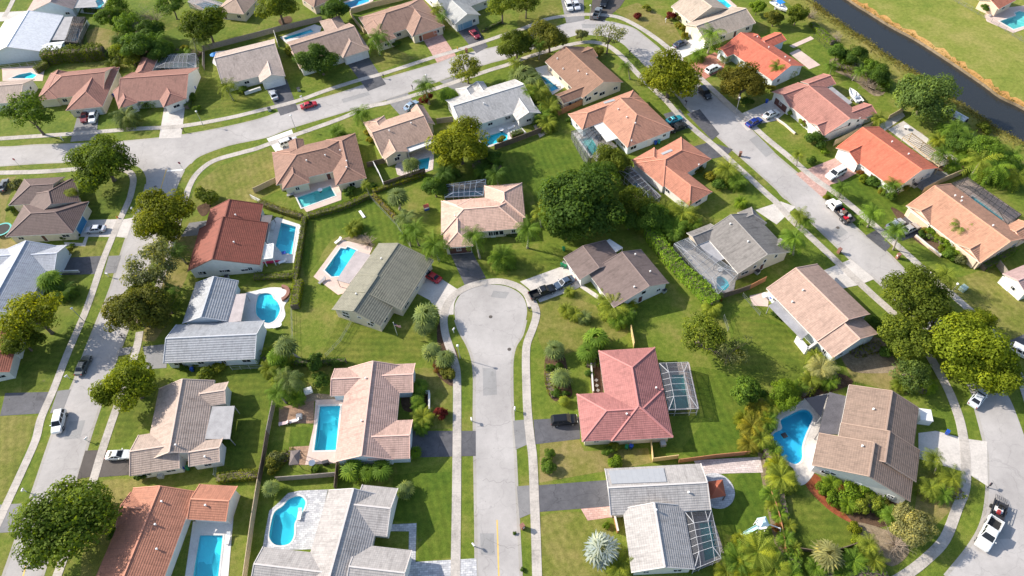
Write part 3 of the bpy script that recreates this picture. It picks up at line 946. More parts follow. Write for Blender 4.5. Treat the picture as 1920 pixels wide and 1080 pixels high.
# driveways
ZD = .026
DRIVES = [
 ('drive', [(842,470),(883,468),(911,521),(871,534)]),
 ('conc', [(778,548),(797,518),(826,522),(862,545),(850,562),(842,590),(833,606),(806,563)]),
 ('conc', [(975,528),(1050,501),(1056,488),(1092,526),(1085,540),(1012,567),(1002,552),(990,540)]),
 ('conc', [(1083,536),(1090,532),(1122,553),(1122,562)]),
 ('drive', [(1000,787),(1086,782),(1088,823),(1004,833)]),
 ('drive_old', [(962,789),(983,787),(990,833),(967,843)]),
 ('drive', [(1010,910),(1140,900),(1148,949),(1011,960)]),
 ('drive_old', [(969,912),(994,910),(998,962),(974,972)]),
 ('pink_pave', [(1089,954),(1148,949),(1152,969),(1102,976)]),
 ('drive', [(762,808),(892,808),(892,855),(766,858)]),
 ('grey_pave', [(752,1055),(893,1047),(896,1110),(750,1110)]),
 ('grey_pave', [(722,984),(781,981),(779,1056),(766,1056),(767,996),(722,996)]),
 ('brown_drive', [(198,845),(258,843),(252,890),(184,895)]),
 ('brown_drive', [(160,845),(184,844),(170,894),(144,899)]),
 ('drive_old', [(-30,948),(42,944),(30,997),(-40,1002)]),
 ('drive', [(10,737),(92,735),(78,775),(0,780)]),
 ('drive_old', [(108,733),(133,730),(118,770),(94,775)]),
 ('drive', [(112,484),(190,480),(178,514),(105,516)]),
 ('drive_old', [(204,480),(227,479),(217,512),(195,513)]),
 ('conc', [(150,413),(220,411),(208,444),(150,444)]),
 ('conc', [(229,412),(251,408),(238,446),(218,444)]),
 ('conc', [(120,454),(155,456),(160,443),(166,443),(160,462),(122,460)]),
 ('drive_old', [(355,418),(400,412),(380,440),(340,444)]),
 ('drive_old', [(268,650),(315,645),(312,690),(276,692)]),
 ('drive_old', [(226,653),(250,650),(243,664),(222,668)]),
 ('conc', [(310,190),(348,190),(340,258),(298,260)]),
 ('drive_old', [(146,215),(186,208),(180,262),(132,266)]),
 ('drive', [(495,158),(537,148),(559,206),(526,217)]),
 ('drive', [(648,115),(689,104),(724,158),(690,171)]),
 ('pink_pave', [(792,72),(828,64),(855,104),(820,118)]),
 ('drive', [(853,52),(890,42),(915,88),(893,100)]),
 ('drive_old', [(724,187),(764,174),(788,210),(752,218)]),
 ('white_conc', [(500,260),(547,243),(560,280),(520,290)]),
 ('drive_old', [(824,153),(852,144),(884,160),(862,176)]),
 ('drive_old', [(1052,0),(1094,-6),(1096,38),(1062,44)]),
 ('brown_drive', [(1106,38),(1112,-12),(1180,-12),(1162,14),(1140,32),(1130,40)]),
 ('white_conc', [(1236,97),(1290,76),(1312,56),(1328,86),(1290,104),(1250,122)]),
 ('red_pave', [(1290,124),(1340,98),(1366,112),(1354,131),(1312,154)]),
 ('conc', [(1377,219),(1420,200),(1450,186),(1472,212),(1455,226),(1425,232),(1402,246)]),
 ('drive', [(1288,214),(1312,205),(1349,251),(1335,263)]),
 ('drive', [(1244,214),(1275,205),(1297,238),(1266,248)]),
 ('drive', [(1296,276),(1332,266),(1374,280),(1362,292),(1325,300)]),
 ('pink_pave', [(1492,326),(1567,296),(1608,324),(1577,341),(1557,346),(1544,372)]),
 ('drive', [(1654,431),(1704,403),(1746,424),(1722,441),(1690,452)]),
 ('drive', [(1623,442),(1643,431),(1670,461),(1660,472)]),
 ('conc', [(1416,394),(1464,378),(1492,388),(1456,421)]),
 ('conc', [(1528,514),(1595,486),(1640,523),(1612,534),(1580,541),(1562,548)]),
 ('conc', [(1722,812),(1755,808),(1806,822),(1851,828),(1852,912),(1815,888),(1765,872),(1722,860)]),
 ('drive', [(1880,645),(1935,620),(1935,668),(1902,660)]),
 ('conc', [(-20,24),(62,20),(50,28),(28,38),(-20,42)]),
 ('pale_pave', [(1300,863),(1425,857),(1431,886),(1316,889)]),
 ('brown_deck', [(523,764),(589,751),(588,794),(523,794)]),
 ('soil', [(562,745),(590,738),(626,742),(628,752),(590,752),(566,757)]),
 ('brown_deck', [(543,838),(580,836),(576,872),(541,872)]),
 ('pink_deck', [(1405,555),(1442,546),(1440,575),(1412,573)]),
 ('red_mulch', [(1510,908),(1526,888),(1548,908),(1575,950),(1602,980),(1582,974),(1547,950)]),
 ('mulch', [(1548,908),(1620,905),(1700,945),(1690,975),(1640,990),(1602,980),(1575,950)]),
 ('soil', [(1602,982),(1645,988),(1680,1005),(1705,1035),(1672,1062),(1640,1035)]),
 ('mulch', [(1108,682),(1126,664),(1131,738),(1111,738)]),
 ('conc', [(1665,243),(1694,227),(1803,304),(1788,320),(1740,300)]),
 ('drive_old', [(1712,345),(1750,319),(1787,325),(1728,357)]),
 ('pink_deck', [(1480,100),(1497,92),(1538,122),(1517,130)]),
 ('pink_deck', [(1480,86),(1488,90),(1526,73),(1520,68)]),
 ('conc', [(1632,243),(1692,210),(1697,218),(1660,245)]),
 ('mulch', [(522,38),(542,30),(548,40),(530,48)]),
 ('mulch', [(820,613),(835,598),(845,640),(858,665),(856,722),(828,712),(812,685),(820,660)]),
 ('mulch', [(1025,662),(1055,660),(1068,715),(1072,742),(1040,752),(1022,720)]),
 ('soil', [(640,448),(680,440),(697,455),(690,466),(650,450)]),
 ('mulch', [(370,388),(395,380),(390,400),(378,405)]),
 ('soil', [(1560,110),(1610,120),(1660,165),(1640,180),(1600,150),(1560,130)]),
 ('soil', [(1690,240),(1730,250),(1722,270),(1700,262)]),
 ('pink_deck', [(1000,236),(1014,228),(1030,248),(1012,258)]),
 ('mulch', [(756,738),(800,740),(800,770),(758,770)]),
 ('mulch', [(1730,300),(1800,300),(1800,330),(1760,325)]),
 ('soil', [(1420,840),(1440,850),(1470,990),(1490,1085),(1470,1085),(1440,960)]),
 ('mulch', [(1480,740),(1560,700),(1600,716),(1560,735),(1505,748)]),
 ('mulch', [(1670,390),(1700,405),(1730,440),(1770,450),(1760,470),(1715,450)]),
 ('soil', [(1572,630),(1650,635),(1680,690),(1640,700),(1590,690)]),
 ('mulch', [(1130,568),(1160,560),(1185,580),(1160,600),(1130,590)]),
 ('mulch', [(1280,312),(1310,318),(1330,350),(1345,355),(1320,330)]),
]
for k, (mt, px) in enumerate(DRIVES):
    nm = {'mulch': 'planting_bed', 'red_mulch': 'planting_bed', 'soil': 'bare_soil'}.get(mt, 'driveway' if k < 51 else 'patio')
    p = W(px)
    if nm != 'driveway' and nm != 'patio':
        p = catmull(p, True, 4)
    sheet(nm, [p], ZD + .0003 * k if nm in ('driveway', 'patio') else .010 + .0003 * k, M[mt], skirt=.02)
c = G(1342, 920)
sheet('patio', [[(c.x + 3.1 * math.cos(a * math.pi / 16), c.y + 3.1 * math.sin(a * math.pi / 16)) for a in range(32)]], .085, M['grey_pave'], skirt=.08)

# ------------------------------------------------------------------ houses
GD_B = plain('brown_door', (.12, .05, .04), .6)
def rot2(v, a):
    c, s = math.cos(a), math.sin(a)
    return Vector((v.x * c - v.y * s, v.x * s + v.y * c))


class House:
    pass


HOUSES = []


def face_uv(pts):
    """u along the eave (horizontal in the face), v up the slope, in metres."""
    P = [Vector(p) for p in pts]
    n = (P[1] - P[0]).cross(P[2] - P[0])
    if n.length < 1e-6:
        n = (P[2] - P[0]).cross(P[-1] - P[0])
    n.normalize()
    if n.z < 0:
        n = -n
    u = Vector((0, 0, 1)).cross(n)
    u = Vector((1, 0, 0)) if u.length < 1e-4 else u.normalized()
    v = n.cross(u)
    return [(p.dot(u), p.dot(v)) for p in P]


def house(label, wings, rcol, kind='tile', wall='stucco', fascia='fascia', k=.62, flats=(), vents=(), win=(), garage=(),
          stain=.27, cap=1.5, ze=2.75, autowin=True):
    h = House()
    rc = srgb(*rcol, k)
    rm = roof_mat(tuple(round(x, 4) for x in rc), kind, stain)
    capm = plain('ridge_tile', tuple(min(.85, x * cap) for x in rc), .7, var=.1)
    wm = M[wall]
    theta = None
    rects = []
    for wd in wings:
        p1, p2, p3, ends = wd[:4]
        opt = wd[4] if len(wd) > 4 else {}
        z = ze + opt.get('dz', 0)
        a, b, c = (Vector(G(*p, z)[:2]) for p in (p1, p2, p3))
        ang = math.atan2((b - a).y, (b - a).x)
        L_ = (b - a).length
        if theta is None:
            theta = ang
        else:
            dlt = (ang - theta + math.pi / 4) % (math.pi / 2) - math.pi / 4
            if abs(dlt) < math.radians(24):
                ang -= dlt
        mid = (a + b) / 2
        d = Vector((math.cos(ang), math.sin(ang)))
        n = Vector((-d.y, d.x))
        wdt = (c - mid).dot(n)
        if wdt < 0:
            n, wdt = -n, -wdt
        rects.append((mid - d * L_ / 2, d, n, L_, wdt, ends, z, opt))
    o = rects[0][0] + rects[0][1] * rects[0][3] / 2 + rects[0][2] * rects[0][4] / 2
    org = (o.x, o.y, 0.0)
    root = thing('house', label, 'house', org, 'detached houses of the suburb')
    roof, walls, caps = MB(), MB(), MB()
    tris = []
    h.rects = rects
    for i, (A, d, n, L_, w_, ends, z, opt) in enumerate(rects):
        z = z + .004 * i
        t = opt.get('t', .5)
        pitch = opt.get('pitch', .40)
        half = min(w_ / 2, L_ / 2) if ends == 'hh' else w_ / 2
        zr = z + opt.get('rise', pitch * half)
        q = w_ * t
        def P3(s, y, zz):
            v = A + d * s + n * y
            return Vector((v.x, v.y, zz))
        hipL = min(half, L_ / 2)
        r0 = hipL if ends[0] == 'h' else 0.0
        r1 = L_ - hipL if ends[1] == 'h' else L_
        e = [P3(0, 0, z), P3(L_, 0, z), P3(L_, w_, z), P3(0, w_, z)]
        R0, R1 = P3(r0, q, zr), P3(r1, q, zr)
        faces = []
        if (R1 - R0).length < .05:
            faces += [[e[0], e[1], R0], [e[2], e[3], R0]]
        else:
            faces += [[e[0], e[1], R1, R0], [e[2], e[3], R0, R1]]
        if ends[0] == 'h':
            faces.append([e[3], e[0], R0])
        if ends[1] == 'h':
            faces.append([e[1], e[2], R1])
        th = Vector((0, 0, .2))
        for f in faces:
            if (f[1] - f[0]).cross(f[2] - f[0]).z < 0:
                f = f[::-1]
            roof.poly(f, 0, face_uv(f))
            roof.poly([p - th for p in f][::-1], 1)
            tris.append([tuple(p) for p in f])
        def edge(a, b):
            roof.poly([a - th, b - th, b, a], 1)
        edge(e[0], e[1]); edge(e[2], e[3])
        if ends[0] == 'h':
            edge(e[3], e[0])
        else:
            edge(e[3], R0); edge(R0, e[0])
        if ends[1] == 'h':
            edge(e[1], e[2])
        else:
            edge(e[1], R1); edge(R1, e[2])
        cw = .26 if kind != 'shingle' else .2
        up = Vector((0, 0, .03))
        if (R1 - R0).length > .3:
            caps.beam(R0 + up, R1 + up, cw, .1)
        for hend, R_, cs in ((ends[0], R0, (e[0], e[3])), (ends[1], R1, (e[1], e[2]))):
            for cpt in cs:
                caps.beam(R_ + up, cpt + up, cw if hend == 'h' else cw * .55, .09)
        # walls
        iy, ig = .55, .32
        m0 = iy if ends[0] == 'h' else ig
        m1 = iy if ends[1] == 'h' else ig
        s0, s1, y0, y1 = m0 + .006 * i, L_ - m1 - .006 * i, iy + .006 * i, w_ - iy - .006 * i
        if s1 - s0 < .5 or y1 - y0 < .5:
            continue
        def zroof(y):
            return (z + (zr - z) * y / q if y <= q else z + (zr - z) * (w_ - y) / (w_ - q)) - .21
        za, zb = zroof(y0), zroof(y1)
        def wq(s_, y_, z0_, z1_, s2, y2, z2_):
            pts = [P3(s_, y_, 0), P3(s2, y2, 0), P3(s2, y2, z2_), P3(s_, y_, z1_)]
            return pts
        sides = [((s0, y0, za), (s1, y0, za)), ((s1, y1, zb), (s0, y1, zb))]
        for (a, b) in sides:
            f = [P3(a[0], a[1], 0), P3(b[0], b[1], 0), P3(b[0], b[1], b[2]), P3(a[0], a[1], a[2])]
            walls.poly(f)
            tris.append([tuple(p) for p in f])
        for s_, fl, hip in ((s0, 1, ends[0] == 'h'), (s1, 0, ends[1] == 'h')):
            zz = [za, zb] if not hip else [min(za, zb)] * 2
            f = [P3(s_, y1, 0), P3(s_, y0, 0), P3(s_, y0, zz[0])]
            if not hip:
                f.append(P3(s_, q, zr - .21))
            f.append(P3(s_, y1, zz[1]))
            if not fl:
                f = f[::-1]
            walls.poly(f)
            tris.append([tuple(p) for p in f])
    roof.obj('roof', [rm, M[fascia]], root, org)
    walls.obj('wall', wm, root, org)
    caps.obj('ridge_cap', capm, root, org)
    # flat patio roofs on posts
    for px, z, mt, *nm in flats:
        p = [G(x, y, z) for x, y in px]
        mb = MB()
        f = [Vector(v) for v in p]
        if (f[1] - f[0]).cross(f[2] - f[0]).z < 0:
            f = f[::-1]
        mb.poly(f)
        mb.poly([v - Vector((0, 0, .14)) for v in f][::-1])
        for j in range(len(f)):
            mb.poly([f[j - 1] - Vector((0, 0, .14)), f[j] - Vector((0, 0, .14)), f[j], f[j - 1]])
        cc_ = sum(f, Vector()) / len(f)
        for v in f:
            q = v + (cc_ - v) * .04
            mb.box((q.x, q.y, 0), .12, .12, z - .14)
        mb.obj('patio_roof', M[mt], root, org)
        tris.append([tuple(v) for v in f])
    # ray caster for things that sit on this house
    vs, fs = [], []
    for f in tris:
        i = len(vs)
        vs += f
        fs.append(tuple(range(i, i + len(f))))
    bvh = BVHTree.FromPolygons(vs, fs)
    h.bvh, h.root, h.org = bvh, root, org

    def opening(name, loc, nrm, w_, hh, fmat, pmat, zc=None, divs=1):
        nrm = Vector((nrm.x, nrm.y, 0)).normalized()
        if nrm.dot(CAM - loc) < 0:
            nrm = -nrm
        side = Vector((-nrm.y, nrm.x, 0))
        c = Vector((loc.x, loc.y, zc if zc is not None else loc.z))
        fr = MB()
        ang = math.atan2(side.y, side.x)
        for sgn in (-1, 1):
            q = c + side * sgn * (w_ / 2) + nrm * .02
            fr.box((q.x, q.y, c.z - hh / 2), .09, .1, hh, ang)
        for dz in (-hh / 2 - .04, hh / 2 - .04):
            q = c + nrm * .025
            fr.box((q.x, q.y, c.z + dz), w_ + .16, .12, .08, ang)
        for k_ in range(1, divs):
            q = c + side * (k_ / divs - .5) * w_ + nrm * .02
            fr.box((q.x, q.y, c.z - hh / 2), .06, .08, hh, ang)
        fo = fr.obj(name, fmat, root, org)
        pb = MB()
        q = c + nrm * .012
        pb.box((q.x, q.y, c.z - hh / 2), w_, .03, hh, ang)
        pb.obj('pane' if name == 'window' else 'door_panel', pmat, fo, org)

    for px, py, w_, hh in win:
        loc, nr, *_ = bvh.ray_cast(CAM, ray(px, py))
        if loc is not None and abs(nr.z) < .3:
            opening('window', loc, nr, w_, hh, M['frame'], M['glass'], divs=max(1, round(w_ / 1.0)))
    for px, py, w_, mt in garage:
        loc, nr, *_ = bvh.ray_cast(CAM, ray(px, py))
        if loc is not None and abs(nr.z) < .3:
            opening('garage_door', loc, nr, w_, 2.0, M['frame'], mt, 1.02)
    if autowin:
        for i, (A, d, n, L_, w_, ends, z, opt) in enumerate(rects):
            for (st, dr, ln, out, off) in ((A, d, L_, -n, .56), (A + n * w_, d, L_, n, .56), (A, n, w_, -d, .33 if ends[0] == 'g' else .56), (A + d * L_, n, w_, d, .33 if ends[1] == 'g' else .56)):
                if out.y > -.25 or ln < 3.2:
                    continue
                nwin = max(1, int(ln / 4.2))
                for j in range(nwin):
                    q = st + dr * ln * (j + .5) / nwin - out * off
                    tgt = Vector((q.x, q.y, 1.45)) + Vector((out.x, out.y, 0)) * .05
                    inside = False
                    for j2, (A2, d2, n2, L2, w2, *_r) in enumerate(rects):
                        if j2 != i:
                            v = q - A2
                            if -.2 < v.dot(d2) < L2 + .2 and -.2 < v.dot(n2) < w2 + .2:
                                inside = True
                    if inside:
                        continue
                    dv = tgt - CAM
                    hit = bvh.ray_cast(CAM, dv.normalized(), dv.length - .08)
                    if hit[0] is None and nwin > 1 and j == nwin // 2 and random.random() < .55:
                        opening('door', Vector((q.x, q.y, 1.02)), Vector((out.x, out.y, 0)), .95, 1.95, M['frame'], GD_B if random.random() < .5 else M['frame'])
                    elif hit[0] is None:
                        opening('window', Vector((q.x, q.y, 1.45)), Vector((out.x, out.y, 0)), random.choice((.9, 1.3, 1.7)), random.choice((.8, 1.0)), M['frame'], M['glass'], divs=2)
    for px, py in vents:
        loc, nr, *_ = bvh.ray_cast(CAM, ray(px, py))
        if loc is not None:
            mb = MB()
            mb.tube([(loc.x, loc.y, loc.z - .1), (loc.x, loc.y, loc.z + .32)], .12, 8)
            mb.tube([(loc.x, loc.y, loc.z + .32), (loc.x, loc.y, loc.z + .42)], [.2, .16], 8)
            mb.obj('roof_vent', M['white'], root, org)
    HOUSES.append(h)
    return h


def on_roof(h, px, name, mat, th=.06, lift=.05):
    """A flat panel lying on the roof under four photo pixels."""
    pts, nn = [], Vector()
    for x, y in px:
        loc, nr, *_ = h.bvh.ray_cast(CAM, ray(x, y))
        if loc is None:
            return
        pts.append(loc)
        nn += nr
    nn.normalize()
    if nn.z < 0:
        nn = -nn
    mb = MB()
    top = [p + nn * (lift + th) for p in pts]
    bot = [p + nn * lift for p in pts]
    mb.poly(top)
    for i in range(len(top)):
        mb.poly([bot[i - 1], bot[i], top[i], top[i - 1]])
    if len(px) == 4:
        for k in range(1, 10):
            a = top[0].lerp(top[1], k / 10)
            b = top[3].lerp(top[2], k / 10)
            mb.beam(a, b, .05, .03)
    mb.obj(name, mat, h.root, h.org)


GD_W = M['white']
GD_BL, GD_OR = plain('blue_door', (.22, .38, .50), .5), plain('orange_door', (.50, .20, .12), .6)
GD_P = plain('peach_door', (.70, .48, .34), .6)
GD_BLUE = plain('deep_blue_door', (.05, .22, .42), .5)

H = {}
H['a'] = house('plain tan gabled house cut by the left picture edge, curved pool behind it',
    [((-60,199),(38,191),(64,148),'gg')], (214,190,175), win=[(52,172,.8,.8),(57,165,.8,.8)])
H['b'] = house('red-brown hip-roofed house with red and white cars on its grey driveway',
    [((192,200),(224,126),(127,200),'hh'), ((97,135),(215,127),(106,184),'hg'), ((69,189),(92,140),(103,193),'hg')],
    (184,131,115), wall='cream', garage=[(172,205,4.6,GD_W)])
H['c'] = house('red-brown gabled house with a grey screened pool and pale pink driveway',
    [((220,193),(349,184),(367,127),'gg'), ((350,185),(330,150),(298,186),'hg'), ((258,193),(246,160),(219,194),'hg'), ((250,140),(268,107),(294,115),'gh')],
    (186,133,117), garage=[(328,193,4.8,GD_B)])
H['d'] = house('pinkish-roofed white house at the top left corner above the big white roof',
    [((137,17),(152,-12),(50,21),'gg',{'t':.36})], (214,188,178), wall='blue_w',
    flats=[([(138,15),(146,-4),(176,-4),(184,13)], 2.6, 'flatgrey')])
H['e'] = house('large white-roofed house filling the upper left corner',
    [((82,97),(119,29),(10,38),'gg',{'pitch':.3}), ((-50,107),(112,95),(122,77),'gg',{'pitch':.18})],
    (250,250,252), kind='shingle', wall='blue_w', k=.80, stain=.08, cap=1.0,
    flats=[([(119,32),(137,31),(122,75),(95,75)], 2.5, 'flatgrey')])
H['f'] = house('tan-grey gabled house with white walls, blue-trimmed entry and a silver car',
    [((417,160),(531,131),(505,75),'gg'), ((537,142),(522,104),(487,153),'gg')], (227,206,192),
    garage=[(515,157,4.8,GD_W)])
H['g'] = house('brown gabled house partly hidden by a round dark green tree',
    [((563,128),(684,90),(659,42),'gg'), ((689,94),(672,52),(642,108),'hg'), ((600,118),(586,85),(563,130),'hg'), ((652,60),(640,28),(600,42),'gh')],
    (204,175,158), garage=[(664,107,4.8,GD_W)])
H['h'] = house('brown hip-roofed house with an orange-red garage door',
    [((672,33),(790,-4),(741,61),'hh'), ((825,51),(797,-6),(774,70),'hh'), ((741,72),(722,38),(703,80),'hg')],
    (194,156,136), wall='cream', garage=[(806,65,4.8,GD_OR)])
H['i'] = house('pale grey-roofed house with a light blue garage door at the top',
    [((838,28),(925,-4),(902,-60),'gg'), ((893,30),(880,0),(850,43),'gg')], (206,206,202), kind='shingle',
    garage=[(872,46,4.8,GD_BL)])
H['j'] = house('tan hip-roofed house at the top edge right of the olive-topped tree',
    [((457,27),(500,-20),(409,16),'hh')], (206,178,158), wall='cream')
H['k'] = house('brown roof corner above the grey fence at the top edge',
    [((588,14),(640,-10),(577,-14),'hh')], (182,148,128), wall='tanw')
H['l'] = house('tan L-shaped gabled house with an arched entry and bright concrete driveway',
    [((1323,77),(1417,43),(1287,44),'gg'), ((1260,12),(1294,42),(1336,-6),'gg')], (222,202,182), wall='cream',
    flats=[([(1317,1),(1333,-2),(1359,17),(1344,23)], 2.5, 'flatgrey')], garage=[(1312,72,4.8,GD_W)])
H['m'] = house('orange-red tiled house behind the broad olive-orange tree',
    [((1356,88),(1448,151),(1513,126),'gg'), ((1342,91),(1410,64),(1362,107),'gg'), ((1440,88),(1477,77),(1460,57),'gg')],
    (240,134,107), wall='blue_w', vents=[(1441,90),(1420,70),(1472,108),(1480,115)])
H['n'] = house('pinkish-red gabled house with small cross gables beside the canal',
    [((1472,191),(1546,254),(1612,212),'gg'), ((1447,172),(1495,155),(1479,203),'gg'), ((1515,229),(1560,212),(1543,254),'gg'), ((1500,152),(1544,139),(1557,161),'gg'), ((1578,205),(1621,195),(1632,217),'gg')],
    (206,146,131), win=[(1576,241,1.4,1.2),(1592,233,.8,1.1),(1609,225,.8,1.1)], garage=[(1463,199,4.6,GD_B)],
    flats=[([(1552,166),(1560,162),(1598,192),(1590,197)], 2.5, 'flatgrey')])
H['o'] = house('bright orange gabled house with a wooden pergola along its rear',
    [((1570,275),(1678,356),(1760,315),'gg'), ((1566,276),(1606,260),(1612,307),'gg')], (240,138,108),
    vents=[(1672,267),(1703,290)], win=[(1713,337,.8,.9),(1728,335,.6,1.2),(1740,326,.7,.7)], garage=[(1590,306,4.6,GD_W)])
H['p'] = house('peach gabled house with a long screened pool behind it at right',
    [((1700,386),(1838,493),(1784,345),'gg'), ((1697,384),(1740,367),(1744,421),'gg'), ((1789,455),(1830,437),(1833,493),'gg'), ((1876,421),(1914,417),(1930,446),'gg')],
    (228,172,141), wall='peach', vents=[(1802,378),(1861,424),(1790,368),(1803,371)], garage=[(1722,414,4.8,GD_P)])
H['q'] = house('pale pink roof cut by the right picture edge',
    [((1880,513),(1960,480),(1918,556),'gg')], (210,177,171), garage=[(1888,528,2.4,GD_W)])
H['r'] = house('pale peach gabled house with a dull grey patio roof, left of the leafy street trees',
    [((1437,541),(1532,640),(1619,577),'gg',{'dz':.12}), ((1470,575),(1561,671),(1647,625),'gg')], (218,184,166), wall='blue_w',
    flats=[([(1441,573),(1460,560),(1520,622),(1503,636)], 2.5, 'flatgrey')],
    vents=[(1505,545),(1485,567)])
H['s'] = house('weathered grey shingled house with a grey porch roof and screened patio',
    [((1318,437),(1384,513),(1478,468),'gg'), ((1287,436),(1332,420),(1309,459),'gg'), ((1385,401),(1406,386),(1441,417),'gh'), ((1440,455),(1462,447),(1479,469),'gg')],
    (160,154,149), kind='shingle', wall='tanw', stain=.45,
    flats=[([(1311,459),(1333,448),(1365,482),(1341,493)], 2.55, 'flatgrey')], vents=[(1369,421),(1402,454),(1340,416)], win=[(1415,500,.7,.9),(1434,489,.7,.9),(1455,480,.7,.9)])
H['t'] = house('brown-grey shingled house with a black pickup and blue-grey sedan on its drive',
    [((1102,511),(1151,577),(1250,525),'gg',{'t':.62,'rise':2.0}), ((1055,484),(1088,524),(1140,455),'gg',{'rise':1.2,'t':.45})],
    (149,130,124), kind='shingle', stain=.3,
    flats=[([(1117,461),(1143,448),(1168,464),(1136,485)], 2.75, 'flatwhite')], vents=[(1191,478),(1219,510),(1189,539)], win=[(1207,548,1.0,1.0)])
H['u'] = house('peach hip-roofed house around a dark garage door at the turning circle',
    [((827,377),(976,365),(904,434),'hh'), ((836,465),(827,377),(887,462),'hh'), ((986,408),(978,343),(908,349),'hh')],
    (250,208,187), wall='cream', win=[(920,438,1.0,1.3),(930,437,1.2,1.3),(940,436,1.0,1.3)], garage=[(863,467,4.8,GD_B)], vents=[(853,406)])
H['v'] = house('house with a dull green ribbed roof beside the red sedan',
    [((622,580),(668,515),(716,608),'gg'), ((646,546),(710,457),(757,577),'gg',{'t':.40,'rise':2.25})],
    (172,168,148), kind='metal', wall='cream', k=.56, cap=1.15,
    flats=[([(667,470),(696,478),(655,532),(631,525)], 2.55, 'flatpink')], vents=[(715,486),(668,552)], win=[(648,587,1.5,.8),(674,595,.8,.5),(698,605,.9,.9)])
H['w'] = house('pale blue-grey metal-roofed house with a pinkish flat patio roof',
    [((306,681),(478,673),(492,601),'gg'), ((346,606),(363,531),(441,549),'gg')], (204,206,211), kind='metal', wall='blue_w', k=.58,
    flats=[([(415,606),(424,553),(462,550),(452,602)], 2.6, 'flatpink')])
H['x'] = house('tan cross-gabled house with a flat grey roof patch and white coupe',
    [((270,866),(298,729),(398,748),'gg'), ((245,887),(335,884),(265,815),'gg'), ((375,761),(422,760),(433,715),'gg'), ((355,871),(411,870),(418,821),'gg')],
    (216,192,176), flats=[([(398,762),(440,761),(431,823),(384,823)], 2.85, 'flatgrey')], vents=[(330,835),(385,857)])
H['y'] = house('orange-brown tiled house with cross gables at the bottom left',
    [((150,1150),(250,915),(369,917),'gg',{'rise':1.7}), ((216,991),(290,991),(232,922),'gg'), ((350,976),(424,976),(437,911),'gg')],
    (214,146,118), vents=[(304,941),(292,984),(295,1030),(386,948)])
H['z'] = house('pinkish-peach house with a long ridge and three cross gables beside a blue pool',
    [((627,866),(653,690),(754,684),'gg'), ((620,741),(700,741),(624,691),'gg'), ((690,738),(774,737),(778,681),'gg'), ((690,862),(768,861),(770,787),'gg')],
    (229,191,176), wall='blue_w', vents=[(686,710),(678,790)])
H['aa'] = house('whitish-grey tiled house with a kidney pool at the bottom edge',
    [((548,1150),(616,919),(724,915),'gg'), ((655,1003),(726,1002),(731,914),'gg'), ((645,1122),(753,1124),(758,1030),'gg'), ((465,1112),(630,1106),(492,1025),'gg')],
    (207,200,196), vents=[])
H['bb'] = house('red-pink tiled hip-roofed house with a white-framed pool cage',
    [((1262,820),(1228,651),(1122,657),'hh'), ((1091,826),(1262,820),(1081,739),'hh')], (208,140,134), wall='cream',
    vents=[(1175,777),(1230,728)])
H['cc'] = house('pale grey tiled house with solar panels and a brick-red gazebo beside it',
    [((1145,966),(1333,956),(1314,869),'gg'), ((1194,1072),(1158,955),(1303,1066),'gg')], (210,204,200),
    vents=[(1230,957),(1291,924)])
on_roof(H['cc'], [(1141,883),(1244,878),(1250,904),(1147,908)], 'solar_panel', M['panel'])
H['dd'] = house('brown tiled house of three stepped roofs by the deep blue pool',
    [((1522,872),(1535,812),(1706,948),'gg',{'t':.52}), ((1572,830),(1590,721),(1722,772),'gg',{'t':.55,'dz':.1}), ((1565,848),(1577,793),(1727,829),'gg',{'t':.55,'dz':.2})],
    (174,149,133), wall='stucco', flats=[([(1555,735),(1592,744),(1577,815),(1534,813)], 2.6, 'flatdark')],
    vents=[(1616,837),(1637,768)], win=[(1557,886,1.8,.6),(1664,932,.9,.7)])
H['ee'] = house('dark brown hip-roofed house with a blue door and silver sedan in front',
    [((10,444),(137,437),(162,378),'hh'), ((150,378),(138,333),(46,337),'gh'), ((15,386),(95,380),(40,336),'hg')],
    (128,106,101), wall='cream', garage=[(151,420,4.4,GD_BLUE)])
H['ff'] = house('pale blue-white tiled house at the left edge over an asphalt driveway',
    [((45,590),(110,462),(12,467),'gg'), ((50,509),(101,509),(125,459),'gg'), ((-70,510),(26,507),(14,466),'gg')],
    (206,210,220), wall='blue_w')
H['gg'] = house('red-tiled roof with white walls cut by the left picture edge',
    [((18,697),(33,640),(-60,650),'gg'), ((30,660),(42,622),(-50,600),'gg')], (196,120,98), garage=[(9,725,3.5,GD_W)])
H['hh'] = house('tan house with a white patio awning south of the upper road',
    [((716,292),(814,259),(688,236),'gg'), ((762,285),(746,240),(721,300),'gg'), ((735,243),(720,217),(683,232),'gh'), ((818,232),(792,200),(788,236),'gg',{'rise':1.2})],
    (225,189,167), wall='cream', flats=[([(760,278),(816,259),(819,266),(764,286)], 2.45, 'flatwhite')], vents=[(730,246),(771,232)], win=[(748,291,.9,.7)])
H['ii'] = house('brown hip-roofed house wrapped around a green-blue pool',
    [((510,286),(656,252),(593,329),'hh'), ((697,331),(657,252),(631,355),'hh'), ((540,352),(510,286),(580,340),'hh'), ((578,290),(565,262),(545,296),'gg')],
    (182,141,122), wall='cream', vents=[(575,302),(610,292),(638,283),(650,303),(650,315)])
H['jj'] = house('white-grey ranch house with stained porch eave and two small front gables',
    [((869,243),(1003,201),(956,151),'gg'), ((1009,213),(986,165),(972,229),'gg'), ((899,184),(885,158),(857,172),'gh'), ((921,176),(908,153),(884,163),'gg')],
    (229,224,219), vents=[(907,195)], win=[(952,218,1.6,1.6)])
